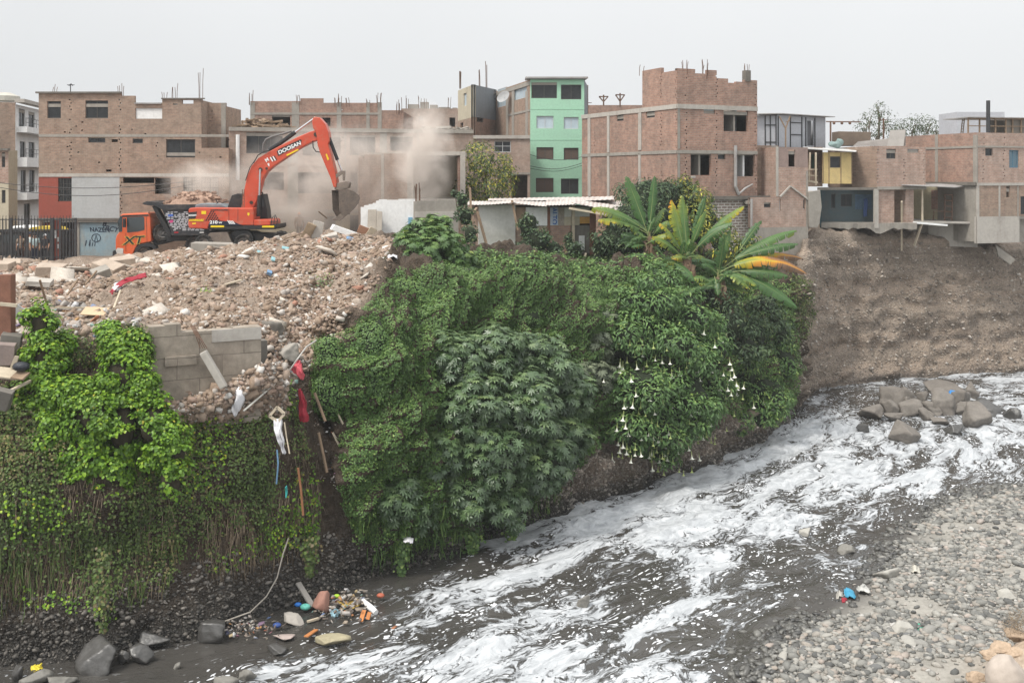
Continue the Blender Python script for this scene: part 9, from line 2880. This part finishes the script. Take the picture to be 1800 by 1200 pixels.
for px, py, D, lab in ((738,762,33.2, 'white paper scrap caught on the smooth green creeper'),(717,948,32.2, 'white scrap caught above the undercut bank'),(1012,552,42, 'pale plastic sheet on the slope above the pale castor bush'),(955,462,47, 'pale sheet lying before the patchwork shack'),(690,508,38, 'white scrap at the edge of the upper castor bush'),(1085,472,50, 'dark blue scrap on the ground before the dark shrub')):
 cloth('scrap', lab, 'scrap', [[(px - 8, py - 2, D),(px, py - 5, D + .1),(px + 8, py - 1, D)], [(px - 7, py + 4, D - .3),(px + 1, py + 2, D - .4),(px + 8, py + 5, D - .3)]], WHITEC if 'blue' not in lab else M('navy_scrap', (.05,.08,.2),.7))
cloth('pink_cloth', 'pink cloth hanging at the foot of the pale plaster shack', 'cloth', [[(888,436,51.6),(893,434,51.6),(898,437,51.6)], [(891,444,51.5),(896,444,51.4),(898,446,51.5)], [(894,452,51.4),(896,453,51.4),(897,452,51.4)]], M('pink_cloth', (.62,.35,.48),.85,.2))
mb = MB(); mb.ball(W(899,435,51.4),.13,9,6); tag(mb.build('bag', M('blue_sack', (.08,.18,.36),.7,.4,8)), 'blue bag beside the pink cloth at the shack', 'bag')
P = nr.normal(size=(160,3)) * np.array([.13,.13,.12]) + np.array(W(364,517,36.8))
vine_obj('weed', 'small lime green weed growing alone in the rubble', [leaves(P, unit(P - np.array(W(364,520,36.9))),.07, 'small', .5,.5)], L_BRIGHT)
P = nr.normal(size=(700,3)) * np.array([.3,.3,.35]) + np.array(W(570,515,39.6))
vine_obj('weed', 'dark green weed patch above the red brick clump', [leaves(P, unit(P - np.array(W(570,525,39.8))),.07, 'small', .5,.5)], L_CREEP)
# ------------------------------------------------------------------ dust and haze
def vol_mat(name, dens, col, noisy=None):
 m = bpy.data.materials.new(name)
 m.use_nodes = True
 nt = m.node_tree
 nt.nodes.remove(nt.nodes['Principled BSDF'])
 v = nd(nt, 'ShaderNodeVolumePrincipled')
 v.inputs['Color'].default_value = (*col, 1)
 v.inputs['Density'].default_value = dens
 v.inputs['Anisotropy'].default_value = 0.0
 if noisy:
  tcn = nd(nt, 'ShaderNodeTexCoord')
  g = nd(nt, 'ShaderNodeVectorMath', _operation='LENGTH')
  sub = nd(nt, 'ShaderNodeVectorMath', _operation='MULTIPLY_ADD')
  nt.links.new(tcn.outputs['Generated'], sub.inputs[0]); sub.inputs[1].default_value = (2,2,2); sub.inputs[2].default_value = (-1,-1,-1)
  nt.links.new(sub.outputs[0], g.inputs[0])
  fall = math_n(nt, 'SUBTRACT', 1.0, g.outputs['Value'], clamp=True)
  n = noise_n(nt, world_pos(nt), noisy, 5,0.6,0.6)
  n = ramp(nt, n, [(.36,0.0),(.68,1.0)])
  d = math_n(nt, 'MULTIPLY', math_n(nt, 'MULTIPLY', n, math_n(nt, 'POWER', fall, .9)), dens)
  nt.links.new(d, v.inputs['Density'])
 nt.links.new(v.outputs[0], nt.nodes['Material Output'].inputs['Volume'])
 return m

def dust(label, c, r, dens, sc):
 mb = MB(); mb.ball(c, 1.0,20,12, r)
 o = mb.build('dust_cloud', vol_mat('dust', dens, (.93,.86,.80), sc), smooth=True)
 return tag(o, label, 'dust', kind='stuff')
dust('tall puff of pale brown dust rising in front of the half demolished house', W(745,275,58.0),(1.9,1.3,3.4),3.2,.7)
dust('thin dust drifting behind the excavator boom and bucket', W(580,325,60.2),(6.4,1.8,4.0),1.7,.45)
dust('dust blowing off the rubble load of the dump truck', W(365,325,60.3),(3.0,1.2,1.7),2.2,.8)
dust('dust hanging around the worker and the doorways', W(530,388,60.0),(2.6,1.6,1.5),1.4,.8)

mb = MB(); mb.box(-160,190,-8,290,-3.0,26)
hz = mb.build('haze', vol_mat('haze_air', 0.0004,(.90,.93,.96)))
tag(hz, 'pale haze in the air over the river and the houses', 'haze', kind='stuff')
